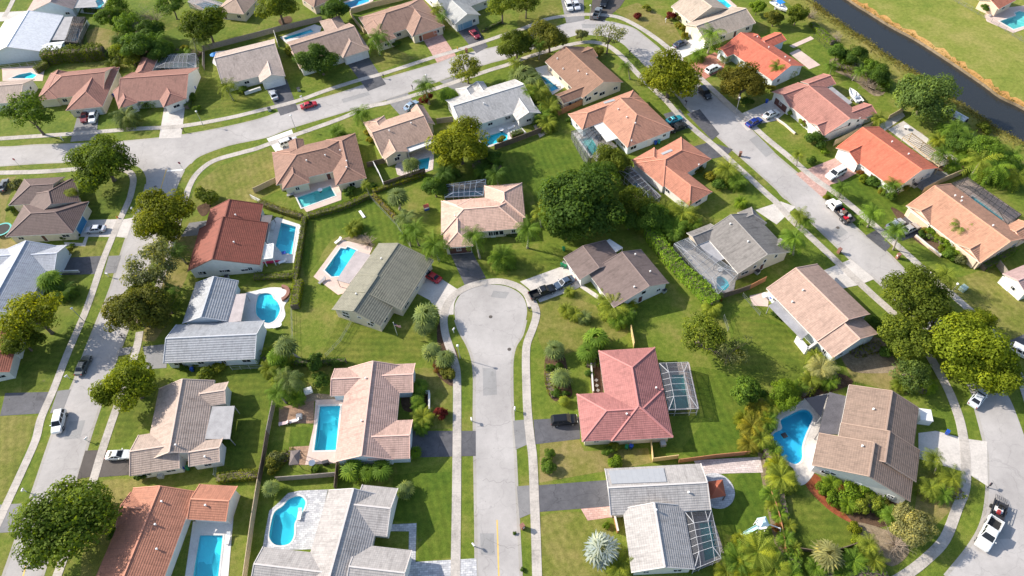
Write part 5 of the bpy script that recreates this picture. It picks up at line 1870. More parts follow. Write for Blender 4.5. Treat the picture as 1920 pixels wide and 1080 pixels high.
# ------------------------------------------------------------------ palms
for row in [
 ('feather',425,160,20,PY,'yellow-green feather palm before the tan-grey gabled house',(436,190)),
 ('feather',708,68,22,PG,'tall feather palm before the brown hip-roofed house',(714,104)),
 ('feather',676,210,19,PG,'feather palm on the verge left of the tan house with awning',(680,236)),
 ('feather',797,158,20,PG,'thin-stemmed feather palm left of the dark fan shrub',(803,197)),
 ('royal', 1335,62,26,PG,'tall feather palm in front of the tan L-shaped house',(1330,102)),
 ('feather',820,15,14,PY,'palm rising behind the brown hip-roofed house at the top',None),
 ('feather',828,30,12,PG,'lower palm beside the pale grey-roofed house',None),
 ('fan', 745,368,20,SG,'pale round fan palm alone on the back lawn',(753,395)),
 ('feather',760,408,20,SG,'upper feather palm of the cluster along the wire fence',(768,440)),
 ('feather',778,428,22,PG,'right feather palm of the cluster along the wire fence',(783,462)),
 ('feather',764,440,17,PG,'lower left feather palm of the cluster along the wire fence',(772,462)),
 ('feather',815,458,27,PG,'bushy feather palm left of the dark garage door',(820,492)),
 ('feather',888,440,22,PG,'feather palm standing by the right side of the dark garage',(898,486)),
 ('feather',990,428,24,PG,'feather palm on the lawn right of the peach house',(992,467)),
 ('clump', 942,482,24,PG,'low bushy palm on the lawn below the peach house',None),
 ('clump', 660,428,14,PY,'left small palm of the bed behind the blue stepped pool',None),
 ('clump', 668,420,12,PY,'right small palm of the bed behind the blue stepped pool',None),
 ('feather',685,345,10,PY,'small young palm at the corner of the brown hip-roofed house',None),
 ('fan', 770,308,17,SG,'pale fan palm on the terrace beside the small turquoise pool',(773,331)),
 ('feather',833,322,20,DK,'dark feather palm below the yellow-topped dark tree',None),
 ('feather',930,325,20,DK,'dark feather palm in the shade right of the blue-framed cage',None),
 ('feather',1498,288,12,PY,'young feather palm at the kerb opposite the orange house',(1492,312)),
 ('feather',1578,352,16,PG,'feather palm on the lawn behind the white work truck',(1575,372)),
 ('feather',1637,398,20,PG,'feather palm on the lawn right of the white work truck',(1625,428)),
 ('feather',1500,402,17,PY,'left of two kerb palms beside the grey shingled house',(1490,426)),
 ('feather',1512,412,15,PG,'right of two kerb palms beside the grey shingled house',(1505,432)),
 ('feather',1490,446,24,PG,'full feather palm at the front corner of the grey shingled house',(1484,480)),
 ('feather',1675,345,18,PG,'feather palm with white stem before the orange gabled house',(1664,370)),
 ('feather',1757,410,20,PY,'feather palm over the garage side of the peach house',(1762,430)),
 ('feather',1803,425,20,PG,'feather palm leaning over the front of the peach house',(1790,450)),
 ('feather',1683,430,20,PG,'feather palm between the two silver cars and the street',(1673,470)),
 ('feather',1775,515,22,PY,'hazy yellowish palm beside the street lamp on the right',None),
 ('royal', 1648,222,18,PY,'drooping palm behind the orange gabled house',(1646,240)),
 ('feather',1172,122,14,PG,'feather palm on the verge inside the upper bend',(1180,150)),
 ('feather',1012,80,13,PG,'thin palm between the two street trees on the upper bend',(1012,112)),
 ('feather',965,115,12,PY,'yellow-tipped palm under the upper street trees',None),
 ('fan', 985,140,22,SG,'upper pale fan palm left of the dark blue pool',None,3.5),
 ('fan', 1000,150,20,SG,'second pale fan palm left of the dark blue pool',None,3.5),
 ('feather',1010,168,24,PY,'full yellow-green palm in front of the dark blue pool',(1012,194)),
 ('clump',1030,200,20,PY,'low leafy palm below the dark blue pool',None),
 ('clump',1027,230,18,PY,'bright bushy palm at the corner of the white ranch lawn',None),
 ('feather',992,170,16,PG,'shaded palm at the rear of the pool-side palm group',None),
 ('feather',330,470,22,DK,'dark feather palm squeezed behind the olive street tree',None),
 ('feather',312,545,22,PG,'drooping palm above the blue-grey metal roof corner',None),
 ('fan', 92,525,22,PG,'dark leafy palm by the pale blue-white roof gable',None,3.2),
 ('clump',120,545,20,DK,'low dark palm right of the pale blue-white roof',None),
 ('feather',292,75,22,PG,'palm among the dark trees of the top-left thicket',None),
 ('feather',372,72,18,SG,'palm just below the round dark tree at top left',(368,105)),
 ('fan', 133,365,15,PY,'light fan palm against the dark brown hip roof',None,2.8),
 ('clump',1150,575,26,PY,'large yellow-tipped palm clump at the brown-grey house corner',None),
 ('clump',1170,588,20,PG,'dense palm right of the yellow-tipped clump',None),
 ('clump',1062,580,14,PY,'left feathery clump of three on the front lawn',None),
 ('clump',1078,588,14,PY,'middle feathery clump of three on the front lawn',None),
 ('clump',1096,594,13,SG,'right feathery clump of three on the front lawn',None),
 ('clump',1068,546,10,PY,'small palm beside the blue-grey sedan',None),
 ('fan', 1040,656,20,SG,'upper round fan palm of the pair beside the curving pavement',None,1.9),
 ('fan', 1052,708,20,SG,'lower drooping fan palm of the pair beside the curving pavement',None,1.9),
 ('fan', 1118,635,24,PG,'large leafy fan palm above the red-pink roof corner',None,2.4),
 ('fan', 1102,660,20,PG,'lower leafy fan palm at the red-pink roof corner',None,2.0),
 ('fan', 1058,752,11,PY,'small spiky palm on the lawn above the black car',None,.9),
 ('fan', 800,590,26,SG,'big round fan palm beside the turning circle',None,2.6),
 ('fan', 795,612,18,SG,'lower head of the big fan palm clump by the turning circle',None,2.0),
 ('fan', 810,658,19,SG,'left fan palm of the pair beside the street lamp bed',None,2.4),
 ('fan', 834,671,19,SG,'right fan palm of the pair beside the street lamp bed',None,2.4),
 ('fan', 787,725,16,PG,'leafy fan palm by the entry of the pinkish-peach house',None,1.8),
 ('fan', 782,748,13,PG,'lower fan palm by the entry of the pinkish-peach house',None,1.5),
 ('clump',793,782,19,PY,'striped-leaf palm below the white garden wall',None),
 ('fan', 779,848,12,BR,'small bright fan palm beside the dark asphalt drive',None,.9),
 ('fan', 660,880,22,PG,'left glossy fan palm under the pinkish-peach gable',None,2.0),
 ('fan', 690,886,18,PG,'middle glossy fan palm under the pinkish-peach gable',None,1.8),
 ('fan', 715,880,21,PG,'right glossy fan palm under the pinkish-peach gable',None,2.0),
 ('fan', 760,918,17,SG,'single round palm on the striped front lawn',None,1.2),
 ('fan', 1130,1030,32,SV,'large silvery-blue fan palm before the pale grey house',None,3.0),
 ('clump',1160,1060,26,PY,'green palm in front of the large silvery-blue fan palm',None),
 ('fan', 535,648,21,SG,'grey-green fan palm behind the blue-grey metal roof',(558,678)),
 ('fan', 518,668,18,PG,'leafy fan palm left of the grey-green one',None,3.0),
 ('clump',505,690,18,PY,'yellowish bushy palm by the grey fence end',None),
 ('feather',540,712,26,SG,'large grey-green palm over the brown garden terrace',None),
 ('feather',520,735,22,PG,'leaning palm at the top of the grey side fence',None),
 ('clump',555,745,16,PG,'dark low palm beside the rock bed',None),
 ('fan', 507,915,16,SG,'round palm at the bend of the tan side fence',None,1.6),
 ('feather',1752,858,20,PY,'upper palm of the group by the stained concrete drive',(1750,890)),
 ('feather',1745,915,22,PY,'left palm of the group by the stained concrete drive',None,2.2),
 ('feather',1785,895,24,PY,'right palm of the group by the stained concrete drive',None,2.2),
 ('feather',1770,925,20,PG,'lowest palm of the group by the stained concrete drive',None,1.8),
 ('fan', 1553,1040,27,CR,'yellow-crowned pale palm on the lower lawn',None,2.4),
 ('feather',1630,1020,20,PY,'feathery green palm right of the yellow-crowned one',None,2.6),
 ('clump',1600,1052,22,PG,'dark green palm clump at the lower edge',None),
 ('feather',1670,965,17,PG,'dark palm at the edge of the cream-speckled tree',None,2.0),
 ('clump',1420,1035,34,PY,'large yellow-green palm clump beside the play slide',None),
 ('clump',1385,1050,28,PG,'left dark part of the palm thicket below the pool cage',None),
 ('clump',1452,1065,28,PY,'right part of the palm thicket below the pool cage',None),
 ('clump',1400,1075,26,OY,'lowest yellow palm at the bottom of the palm thicket',None),
 ('clump',1475,1010,16,PG,'upper small palm in the brown-edged garden border',None),
 ('clump',1483,1048,17,PG,'lower small palm in the brown-edged garden border',None),
 ('clump',1465,895,26,PY,'yellow palm clump beside the deep blue pool',None),
 ('clump',1445,925,16,PG,'green palm below the yellow clump in the right border',None),
 ('clump',1420,765,20,YL,'orange-yellow palm at the top of the right border',None),
 ('clump',1410,800,22,YL,'golden palm at the middle of the right border',None),
 ('clump',1395,785,16,OY,'left golden palm at the middle of the right border',None),
 ('clump',1428,822,20,PY,'green-gold palm opposite the deep blue pool',None),
 ('clump',1440,790,18,PG,'green palm leaning over the deep blue pool',None),
 ('clump',1405,832,18,YL,'lower golden palm at the orange fence corner',None),
 ('clump',1540,690,24,CR,'yellow-cream leafy clump by the pale peach house corner',None),
 ('clump',1520,712,18,PY,'green-yellow clump left of the concrete pad',None),
 ('clump',1740,720,16,BR,'bright green rosette in the shade above the brown roof',None),
 ('clump',1335,575,18,PY,'banana-like palm at the end of the long bright hedge',None),
 ('clump',1245,395,22,PY,'palm beside the salmon-orange roof corner',None),
 ('clump',1280,398,24,PY,'yellow-green palm clump under the salmon-orange roof',None),
 ('clump',1262,425,22,PG,'dark palm clump below the salmon-orange roof',None),
 ('clump',1300,420,16,PG,'palm clump right of the dark one below the salmon roof',None),
 ('clump',1210,420,18,PY,'palm clump at the left end of the salmon roof planting',None),
 ('feather',1265,438,16,PG,'feather palm at the upper end of the long bright hedge',None,2.6),
 ('royal',1012,395,18,PY,'yellow drooping palm left of the very large dark tree',None),
 ('clump',1365,318,22,PY,'leafy banana-like palm before the salmon-orange house',None),
 ('clump',1383,338,18,PG,'lower palm before the salmon-orange house',None),
 ('clump',1390,378,12,BR,'bright palm above the grey shingled roof',None),
 ('feather',1795,240,22,PG,'palm at the top of the garden jungle below the canal',None),
 ('feather',1820,262,24,PG,'palm in the upper middle of the garden jungle',None),
 ('royal',1840,300,28,PY,'tall yellow-streaked palm in the garden jungle',None),
 ('royal',1870,310,26,PG,'tall dark palm in the garden jungle',None),
 ('feather',1900,290,24,PG,'palm at the canal end of the garden jungle',None),
 ('feather',1910,330,22,PY,'palm at the right edge by the screened pool',(1900,350)),
 ('feather',1770,285,18,PG,'palm beside the paved terrace of the orange house',None),
 ('clump',1790,310,16,PG,'low palm at the edge of the pergola terrace',None),
 ('clump',1760,262,16,PY,'low palm under the large grey-green canal tree',None),
 ('feather',1560,122,13,PG,'tall-stemmed palm at the left of the canal grove',(1555,142)),
 ('feather',1614,132,13,PG,'tall-stemmed palm in front of the canal grove',(1600,152)),
 ('feather',1458,124,15,PG,'dark palm before the orange-red gable',(1452,150)),
 ('feather',1360,108,12,SG,'blue-green palm beside the white car on the red drive',None,1.6),
 ('clump',1310,102,14,PG,'dark cycad-like palm beside the bright concrete drive',None),
 ('feather',1275,345,16,PG,'feathery palm at the corner of the salmon house',None,2.0),
 ('feather',273,190,16,PG,'left low palm before the red-brown gabled house',None,1.6),
 ('feather',284,188,14,PG,'right low palm before the red-brown gabled house',None,1.6),
 ('clump',235,218,22,SG,'wide grey-green palm clump on the verge lawn',None),
 ('fan', 840,178,19,PG,'dark fan-shaped traveller palm before the white ranch house',None,2.6),
 ('clump',632,246,15,PG,'dark palm before the brown hip-roofed courtyard house',None),
 ('clump',182,173,9,PY,'little palm poking up before the red-brown hip roof',None),
]:
    kind, cx, cy, r_, col, lab, base = row[:7]
    palm(kind, cx, cy, r_, col, lab, base, row[7] if len(row) > 7 else None)

# ------------------------------------------------------------------ shrubs
for row in [
 (388,370,23,OL,'round shrub with yellow edges left of the rust-brown roof'),
 (1195,30,9,RD,'dark red shrub beside the tan L-shaped house'),
 (1258,30,10,RD,'maroon shrub by the wall of the tan L-shaped house'),
 (1275,28,12,OB,'brown-green shrub by the wall of the tan L-shaped house'),
 (1272,48,8,YL,'upper yellow shrub near the arched entry'),
 (1281,53,8,YL,'middle yellow shrub near the arched entry'),
 (1283,66,8,YL,'lower yellow shrub near the arched entry'),
 (1213,15,9,LG,'small pale tree-shrub on a mulch ring at the top'),
 (799,186,15,RD,'dark red round shrub behind the thin-stemmed palm'),
 (827,774,14,RD,'round rust-red shrub beside the left pavement'),
 (1030,852,12,MD,'upper part of the double round shrub beside the pavement'),
 (1028,874,16,MD,'lower larger part of the double round shrub beside the pavement'),
 (1140,846,12,MD,'left bush under the red-pink eave'),
 (1152,836,12,LG,'right bush under the red-pink eave'),
 (1155,869,16,BR,'bright low bush touching the pale grey roof'),
 (1098,758,10,MD,'low green tuft on the lawn left of the red-pink house'),
 (1031,690,9,DK,'dark small shrub between the two pavement fan palms'),
 (1048,686,9,DK,'second dark small shrub between the two pavement fan palms'),
 (1043,738,10,DK,'dark brown shrub below the drooping fan palm'),
 (1060,738,8,DK,'little dark shrub right of the brown one'),
 (840,700,16,OB,'brownish low shrub at the foot of the street lamp bed'),
 (822,690,11,OR,'rusty grasses in the street lamp bed'),
 (518,860,16,GY,'pale grey round shrub beside the dark canopy'),
 (512,870,18,OB,'orange-tinged shrub beside the dark canopy'),
 (592,680,20,DK,'dark bush north of the pinkish-peach house'),
 (603,712,18,DK,'lower dark bush beside the rock bed'),
 (630,682,12,DK,'bush at the corner of the pinkish-peach roof'),
 (594,882,11,MD,'small round bush on the strip below the patio'),
 (266,893,12,DK,'dark clipped bush beside the tan house garage'),
 (387,700,18,OL,'leafy shrub with orange tips above the tan cross-gabled roof'),
 (410,690,13,LG,'pale shrub right of the orange-tipped one'),
 (215,1000,14,DK,'dark shrub by the brick path of the orange-brown house'),
 (118,445,8,DK,'dark clipped bush by the blue door'),
 (22,392,10,DK,'round dark bush at the dark brown roof corner'),
 (128,472,10,OB,'brownish bush at the pale blue gable'),
 (144,440,6,DK,'tiny dark bush beside the blue garage door'),
 (345,690,10,MD,'small bush on the lawn beside the metal-roofed house'),
 (367,682,9,OL,'second small bush beside the metal-roofed house'),
 (1595,925,22,BR,'bright green broad-leaved bush below the brown roof'),
 (1545,915,16,BR,'vivid green bush at the left end of the broad-leaved bed'),
 (1560,935,16,BR,'second vivid green bush at the left end of the broad-leaved bed'),
 (1575,918,15,OR,'orange-tinged bush in the broad-leaved bed'),
 (1625,915,18,BR,'right bright bush against the white gable wall'),
 (1612,945,20,PY,'yellow-striped bush at the front of the broad-leaved bed'),
 (1640,942,16,PY,'leafy bush at the right end of the broad-leaved bed'),
 (1660,945,12,OB,'brown bush near the small gable window'),
 (1602,990,13,OY,'yellow-green bush at the end of the red mulch'),
 (1610,1015,14,YG,'small light bush beside the lower lawn'),
 (1460,990,12,OR,'reddish shrub in the brown-edged border'),
 (1490,1070,14,MD,'lowest shrub in the brown-edged border'),
 (1700,1000,14,CR,'cream offshoot beside the speckled round tree'),
 (1430,742,14,DK,'dark shrub beside the rounded bright tree'),
 (1780,300,7,YL,'yellow shrub by the stone terrace'),
 (1530,262,22,DK,'dark round bush on the lawn before the pink-red house'),
 (1486,208,12,BR,'upper bright bush before the pink-red cross gable'),
 (1505,215,12,PY,'middle palm-like bush before the pink-red cross gable'),
 (1506,232,10,PY,'lower bush before the pink-red cross gable'),
 (1522,302,10,DK,'dark clipped ball opposite the orange house'),
 (1546,284,9,BR,'light bush at the fence end opposite the orange house'),
 (1615,325,9,OR,'orange flowering bush before the orange house'),
 (1618,336,10,YG,'round yellow-green bush before the orange house'),
 (1638,340,15,DK,'dark green bush before the orange house'),
 (1652,358,8,YL,'small yellow bush in the curved bed'),
 (1672,368,12,DK,'dark bush under the white-stemmed palm'),
 (1690,350,14,OB,'large brownish bush at the orange gable corner'),
 (1550,370,8,OY,'round verge bush by the pink paving'),
 (1735,432,9,YL,'yellow bush beside the silver cars'),
 (1750,435,14,BR,'bright bush at the peach house entry'),
 (1728,440,9,DK,'dark bush at the edge of the peach house bed'),
 (1775,455,14,BR,'bush at the middle of the peach house bed'),
 (1780,478,14,MD,'larger green bush at the peach front gable'),
 (1800,485,14,GY,'pale shrub against the peach front gable'),
 (1765,470,10,YG,'low light bush in the peach house bed'),
 (1330,330,12,YL,'yellow shrub before the salmon-orange house'),
 (1310,318,10,OB,'shrub by the salmon-orange entry'),
 (1348,345,14,DK,'dark shrub beneath the banana-like palm'),
 (1068,225,8,DK,'clipped green bush against the cream gable wall'),
 (1136,170,9,DK,'clipped round bush under the brown gable'),
 (1120,97,14,OB,'brown shrub at the brown house front'),
 (1400,190,12,DK,'dark shrub at the foot of the olive-orange tree'),
 (1445,165,9,YL,'yellow-brown shrub beside the orange-red gable'),
 (688,248,8,YL,'upper yellow shrub along the tan house wall'),
 (694,262,8,YL,'lower yellow shrub along the tan house wall'),
 (725,77,10,MD,'low green shrub before the brown hip-roofed house'),
 (745,83,9,DK,'dark low shrub before the brown hip-roofed house'),
 (545,95,14,LG,'light bushy shrub at the west wall of the brown gabled house'),
 (360,182,10,MD,'clipped hedge-like bush beside the red-brown gable wall'),
 (205,180,7,DK,'tiny bush between the two red-brown houses'),
 (136,207,7,DK,'dark bush by the red car'),
 (455,168,10,DK,'dark bush by the white planter wall'),
 (370,205,9,MD,'little round bush at the street lamp, upper left'),
 (700,350,10,DK,'dark shrub at the end of the white gate fence'),
 (655,360,12,DK,'low dark bush at the brown house corner'),
 (560,345,7,BR,'bright tuft by the courtyard pool wall'),
 (980,1068,5,DK,'dark tuft at the lower verge'),
 (900,275,12,DK,'dark bush at the white ranch pool'),
 (940,262,10,LG,'pale shrub at the white ranch pool'),
 (965,1000,4,DK,'tiny tuft by the brick mailbox'),
 (1137,985,8,BR,'narrow bright bush against the pale grey wall'),
 (30,345,12,GY,'grey shrub near the dark brown roof corner'),
 (300,100,10,YL,'yellow flowering shrub left of the round dark tree'),
 (345,92,10,YL,'yellow shrub beside the palm at top left'),
 (135,460,5,DK,'low bush before the pale path'),
 (1845,240,14,OL,'low bank shrub beside the white pontoon boat'),
 (1385,660,10,OY,'yellow foliage at the fence right of the olive tree'),
 (1660,660,14,DK,'dark shrub in the shaded yard of the pale peach house'),
 (1640,605,14,DK,'dark shrub at the pale peach house corner'),
 (1455,590,10,DK,'bush at the edge of the pink patio'),
 (1345,562,10,OR,'orange flowers at the end of the long bright hedge'),
 (1105,700,10,DK,'shaded shrub beside the diamond stepping stones'),
]:
    shrub(*row)

# ------------------------------------------------------------------ hedges
hedge([(1216,440),(1247,482),(1275,514),(1310,546),(1338,578)], 2.6, 2.6, (.20, .33, .035), 'long thick bright green hedge beside the grey shingled house', .34, 30)
hedge([(573,412),(568,450),(562,490),(556,530)], 1.1, 1.5, OL, 'thin vine-covered hedge east of the rounded-corner pool')
hedge([(578,408),(640,392),(692,370)], 1.5, 1.3, OL, 'straggling hedge below the courtyard pool')
hedge([(488,382),(525,397),(568,410)], 1.5, 1.3, OB, 'brownish hedge between the rust-brown and brown houses')
hedge([(478,522),(515,522),(553,520)], 1.6, 1.2, OL, 'short clipped hedge below the rust-brown house')
hedge([(410,900),(445,895),(490,892)], 1.7, 1.2, LG, 'pale clipped hedge above the orange-brown house')
hedge([(88,120),(125,114),(165,112),(202,108)], 3.0, 4.0, OL, 'tall dense hedge below the large white roof', .36, 26, .25)
hedge([(700,368),(722,390),(743,412)], 1.2, .8, YL, 'golden croton hedge beside the wire fence')
hedge([(700,362),(750,345),(795,330)], .9, 1.0, OY, 'low yellowish hedge along the dark back fence')
hedge([(563,532),(558,556),(555,580)], 2.0, 1.8, YG, 'yellow-green hedge block beside the kidney pool')
hedge([(548,682),(590,684),(650,680)], 1.0, 1.5, DK, 'dark narrow hedge north of the pinkish-peach house')
hedge([(1520,48),(1540,66),(1560,84)], 1.6, 1.4, BR, 'bright hedge along the canal-side garden path')
hedge([(958,258),(980,250)], 1.6, 1.3, DK, 'clipped dark hedge at the end of the white ranch terrace')
hedge([(1840,505),(1868,490),(1900,470)], 1.6, 1.2, MD, 'green hedge along the side of the peach house')
hedge([(352,205),(362,180)], 1.4, 1.4, MD, 'short clipped hedge beside the pale pink driveway')
hedge([(160,22),(190,24),(222,22)], 1.2, 1.4, DK, 'dark hedge along the lawn at the top left corner')
hedge([(70,138),(92,125)], 1.6, 2.0, OL, 'leafy hedge right of the curved pool at the left edge')
hedge([(938,440),(962,442),(985,446)], .9, .7, DK, 'low dark hedge under the peach house windows')
hedge([(905,60),(925,50),(942,42)], .9, .9, DK, 'low hedge before the pale grey-roofed house')

# rough grass along both banks of the canal
r = np.random.default_rng(5)
pts = []
for line, off, n_ in ((CANAL_L, Vector((-.9, -1.0)), 5200), (CANAL_R, Vector((.2, .2)), 500)):
    P = [Vector(p) for p in catmull(W(line), n=6)]
    for k in range(n_):
        i = r.integers(0, len(P) - 1)
        q = P[i].lerp(P[i + 1], r.uniform()) + off * float(abs(r.normal()) * 1.2) + Vector((r.normal() * .35, r.normal() * .35))
        pts.append((q.x, q.y, r.uniform(.05, .5)))
pts = np.array(pts)
nr = unit(r.normal(size=pts.shape) + np.array([0, -.3, .3]))
o = bpy.data.objects.new('rough_grass', quads_mesh('rough_grass', leaf_quads(pts, nr, .55, r, .3), r.uniform(0, 1, len(pts)), [M['leaf']]))
COL.objects.link(o)
o.color = (.17, .16, .05, 1)
o['kind'] = 'stuff'

# ------------------------------------------------------------------ more planting where the gardens are thick
for row in [
 ('clump',1448,760,18,PY,'green-gold clump between the round bush and the golden palms',None),
 ('clump',1425,785,18,OY,'yellow-green palm inside the right border opposite the pool end',None),
 ('clump',1452,842,15,PG,'dark palm at the lower left of the deep blue pool',None),
 ('clump',1458,872,20,OY,'yellow palm at the corner of the pale paving',None),
 ('clump',1480,905,18,PY,'leafy palm right of the yellow palm clump at the pool',None),
 ('clump',1450,945,14,PY,'small light palm in the border below the pool',None),
 ('clump',1462,965,14,PG,'little dark palm in the border beside the gazebo lawn',None),
 ('clump',1480,985,13,PY,'light palm at the middle of the brown-edged border',None),
 ('clump',1488,1028,15,PY,'light palm near the lower end of the brown-edged border',None),
 ('clump',1440,1045,24,PG,'deep green palm in the middle of the palm thicket',None),
 ('clump',1362,1072,22,PY,'palm at the left corner of the palm thicket',None),
 ('clump',1425,1075,24,BR,'bright green palm low in the palm thicket',None),
 ('clump',1480,1080,24,PG,'palm at the bottom right of the palm thicket',None),
 ('clump',1395,1018,20,OY,'top yellow palm of the palm thicket',None),
 ('clump',1530,1065,18,PG,'dark palm left of the yellow-crowned pale palm',None),
 ('clump',1578,1075,18,PG,'dark palm under the yellow-crowned pale palm',None),
 ('clump',1640,1050,20,PY,'leafy palm right of the lower green clump',None),
 ('clump',1560,905,16,BR,'upper broad-leaved plant touching the white gable wall',None),
 ('clump',1590,945,16,BR,'front broad-leaved plant of the red mulch bed',None),
 ('clump',1615,930,15,PY,'middle broad-leaved plant of the red mulch bed',None),
 ('clump',1655,955,14,PG,'dark spiky plant below the brown roof corner',None),
 ('clump',1530,670,16,PY,'grassy palm at the top of the cream leafy clump',None),
 ('clump',1555,715,16,PG,'dark palm behind the concrete pool surround',None),
 ('clump',1500,725,14,PG,'palm filling the gap beside the round bright tree',None),
 ('clump',1720,690,20,PG,'dark green leafy plant in the shade of the yellow-green tree',None),
 ('clump',1690,720,16,OL,'olive plant beside the brown roof top',None),
 ('clump',1250,412,20,PG,'dark palm between the olive trees and salmon roof',None),
 ('clump',1232,430,18,PG,'dark palm at the head of the long bright hedge',None),
 ('clump',1215,385,20,PY,'pale palm below the curved screen',None),
 ('clump',1292,408,18,PY,'yellowish palm at the right of the salmon planting',None),
 ('clump',1140,562,20,PY,'upper yellowish palm of the brown-grey house corner',None),
 ('clump',1158,597,18,PG,'lower dark palm of the brown-grey house corner',None),
 ('clump',1178,570,16,OY,'orange-tinted palm by the white gable wall',None),
 ('clump',525,690,18,PG,'dark palm in the thick planting behind the terrace',None),
 ('clump',538,672,16,PY,'yellow-green palm in the thick planting behind the terrace',None),
 ('clump',528,715,18,PY,'leafy palm above the brown terrace',None),
 ('clump',548,735,18,PG,'dark palm at the upper corner of the brown terrace',None),
 ('clump',505,660,14,PY,'small light palm by the blue-grey roof end',None),
 ('clump',1818,285,22,PG,'dense palm at the centre of the garden jungle',None),
 ('clump',1845,320,22,PG,'dense palm at the lower middle of the garden jungle',None),
 ('clump',1880,300,20,PY,'light palm at the right of the garden jungle',None),
 ('clump',1800,248,18,PY,'light palm at the top left of the garden jungle',None),
 ('clump',1865,275,18,PG,'palm facing the bank in the garden jungle',None),
 ('clump',1890,335,18,PG,'palm beside the long dark pool cage',None),
 ('clump',1775,240,16,PG,'dark palm under the right side of the canal tree',None),
 ('clump',985,165,20,PG,'deep green palm at the left of the pool-side group',None),
 ('clump',1015,215,18,PG,'palm above the white ranch lawn corner',None),
 ('clump',998,185,16,PY,'light palm in the middle of the pool-side group',None),
 ('clump',970,140,16,SG,'greyish palm below the upper street trees',None),
 ('clump',828,345,15,DK,'dark palm at the left of the blue-framed cage',None),
 ('clump',845,318,18,DK,'dark undergrowth palm beneath the yellow-topped tree',None),
 ('clump',905,318,18,DK,'dark undergrowth palm right of the yellow-topped tree',None),
 ('clump',1140,290,16,PY,'yellow-green palm at the caged pool corner',None),
 ('clump',1165,320,16,PG,'dark palm between the olive bushy tree and curved cage',None),
 ('clump',1765,442,12,PY,'spiky plant in the peach house bed',None),
 ('clump',1790,470,13,BR,'bright plant in the peach house bed',None),
 ('clump',1475,445,14,PG,'palm foot plant at the grey shingled front corner',None),
 ('clump',1480,130,14,PG,'palm beside the orange-red gable end',None),
 ('clump',1585,110,14,PG,'palm within the canal grove',None),
 ('clump',1660,155,14,PG,'palm at the lower end of the canal grove',None),
 ('clump',1340,552,14,BR,'broad-leaved plant at the foot of the long bright hedge',None),
 ('clump',790,800,14,PG,'dark palm below the striped-leaf palm',None),
 ('clump',785,762,13,PG,'small palm between the entry fan palms',None),
 ('clump',345,100,14,PG,'palm left of the round dark tree, top left',None),
 ('clump',300,110,16,DK,'dark palm at the foot of the top-left thicket',None),
 ('clump',222,75,16,DK,'dark palm in the left of the top-left thicket',None),
 ('clump',210,120,14,OL,'olive palm at the end of the tall dense hedge',None),
]:
    palm(row[0], row[1], row[2], row[3], row[4], row[5], row[6])
tree('dense', 205,35,26,MD, 'green tree beside the curved top-left pool')
tree('dense', 282,58,26,DK, 'dark tree behind the bare brown tree, top left')
tree('dense', 1825,605,36,YG, 'upper yellow-green bough tree over the right-hand street')
tree('open', 1755,600,40,OL, 'olive tree joining the two large right-hand street trees')
tree('small', 1180,415,22,MD, 'small tree at the foot of the very large dark tree')
tree('dense', 1120,330,34,DK, 'upper dark crown behind the very large dark tree')
tree('small', 300,600,22,OB, 'brownish small tree at the blue-grey house driveway')
tree('small', 262,545,24,OL, 'olive small tree between the two left road trees')

# low mixed undergrowth filling the thick beds (nobody could count it)
for px, wd, ht, col in [
    ([(1432,755),(1424,800),(1438,838),(1456,880)], 3.0, 1.5, PG), ([(1456,890),(1463,940),(1475,1000),(1488,1080)], 1.8, 1.0, PG),
    ([(1362,1080),(1420,1048),(1492,1080)], 5.0, 1.7, PG), ([(1520,1078),(1580,1070),(1655,1066)], 4.0, 1.3, MD),
    ([(1545,916),(1600,936),(1656,950)], 3.2, 1.2, PG), ([(1498,738),(1530,713),(1562,700)], 3.0, 1.3, OL), ([(1688,712),(1735,728)], 4.0, 1.4, OL),
    ([(1205,405),(1250,426),(1297,414)], 4.0, 1.7, PG), ([(1190,362),(1214,400),(1236,428)], 3.0, 1.9, MD), ([(1788,245),(1830,288),(1868,320),(1900,345)], 7.0, 1.6, PG),
    ([(978,140),(995,170),(1010,205),(1030,238)], 3.6, 1.7, PG), ([(505,668),(530,700),(545,742)], 3.8, 1.5, PG), ([(215,98),(250,110),(302,106)], 6.0, 2.2, DK),
    ([(218,28),(252,60),(290,92)], 7.0, 2.4, MD), ([(1558,126),(1610,136),(1664,168)], 2.8, 1.1, OL), ([(1128,568),(1158,592),(1186,582)], 2.8, 1.2, PG),
    ([(812,352),(826,335),(850,322)], 3.0, 1.6, DK), ([(890,318),(915,308),(935,318)], 3.0, 1.5, DK), ([(1040,745),(1030,715),(1032,685)], 1.6, .5, OB),
    ([(1108,690),(1112,665),(1128,640)], 2.4, .9, PG), ([(1345,340),(1362,330),(1385,345)], 2.6, 1.0, PG), ([(1612,332),(1645,345),(1680,368)], 2.0, .8, MD),
    ([(1735,440),(1762,452),(1785,475)], 2.2, .8, PG), ([(1575,640),(1610,660),(1650,650)], 2.5, .8, OB), ([(640,884),(680,890),(722,884)], 2.4, .8, PG),
    ([(1740,905),(1765,925),(1795,915)], 2.6, .7, PY), ([(555,848),(520,868),(512,880)], 2.0, .8, OB), ([(330,98),(360,100),(376,104)], 2.6, .9, OL),
    ([(240,585),(262,600),(300,590)], 4.0, 1.2, OB), ([(1300,640),(1330,655),(1370,675)], 1.4, .6, OL)]:
    o = hedge(px, wd, ht, col, None, .34, 15, .5, 'undergrowth', None, None)
    o['kind'] = 'stuff'

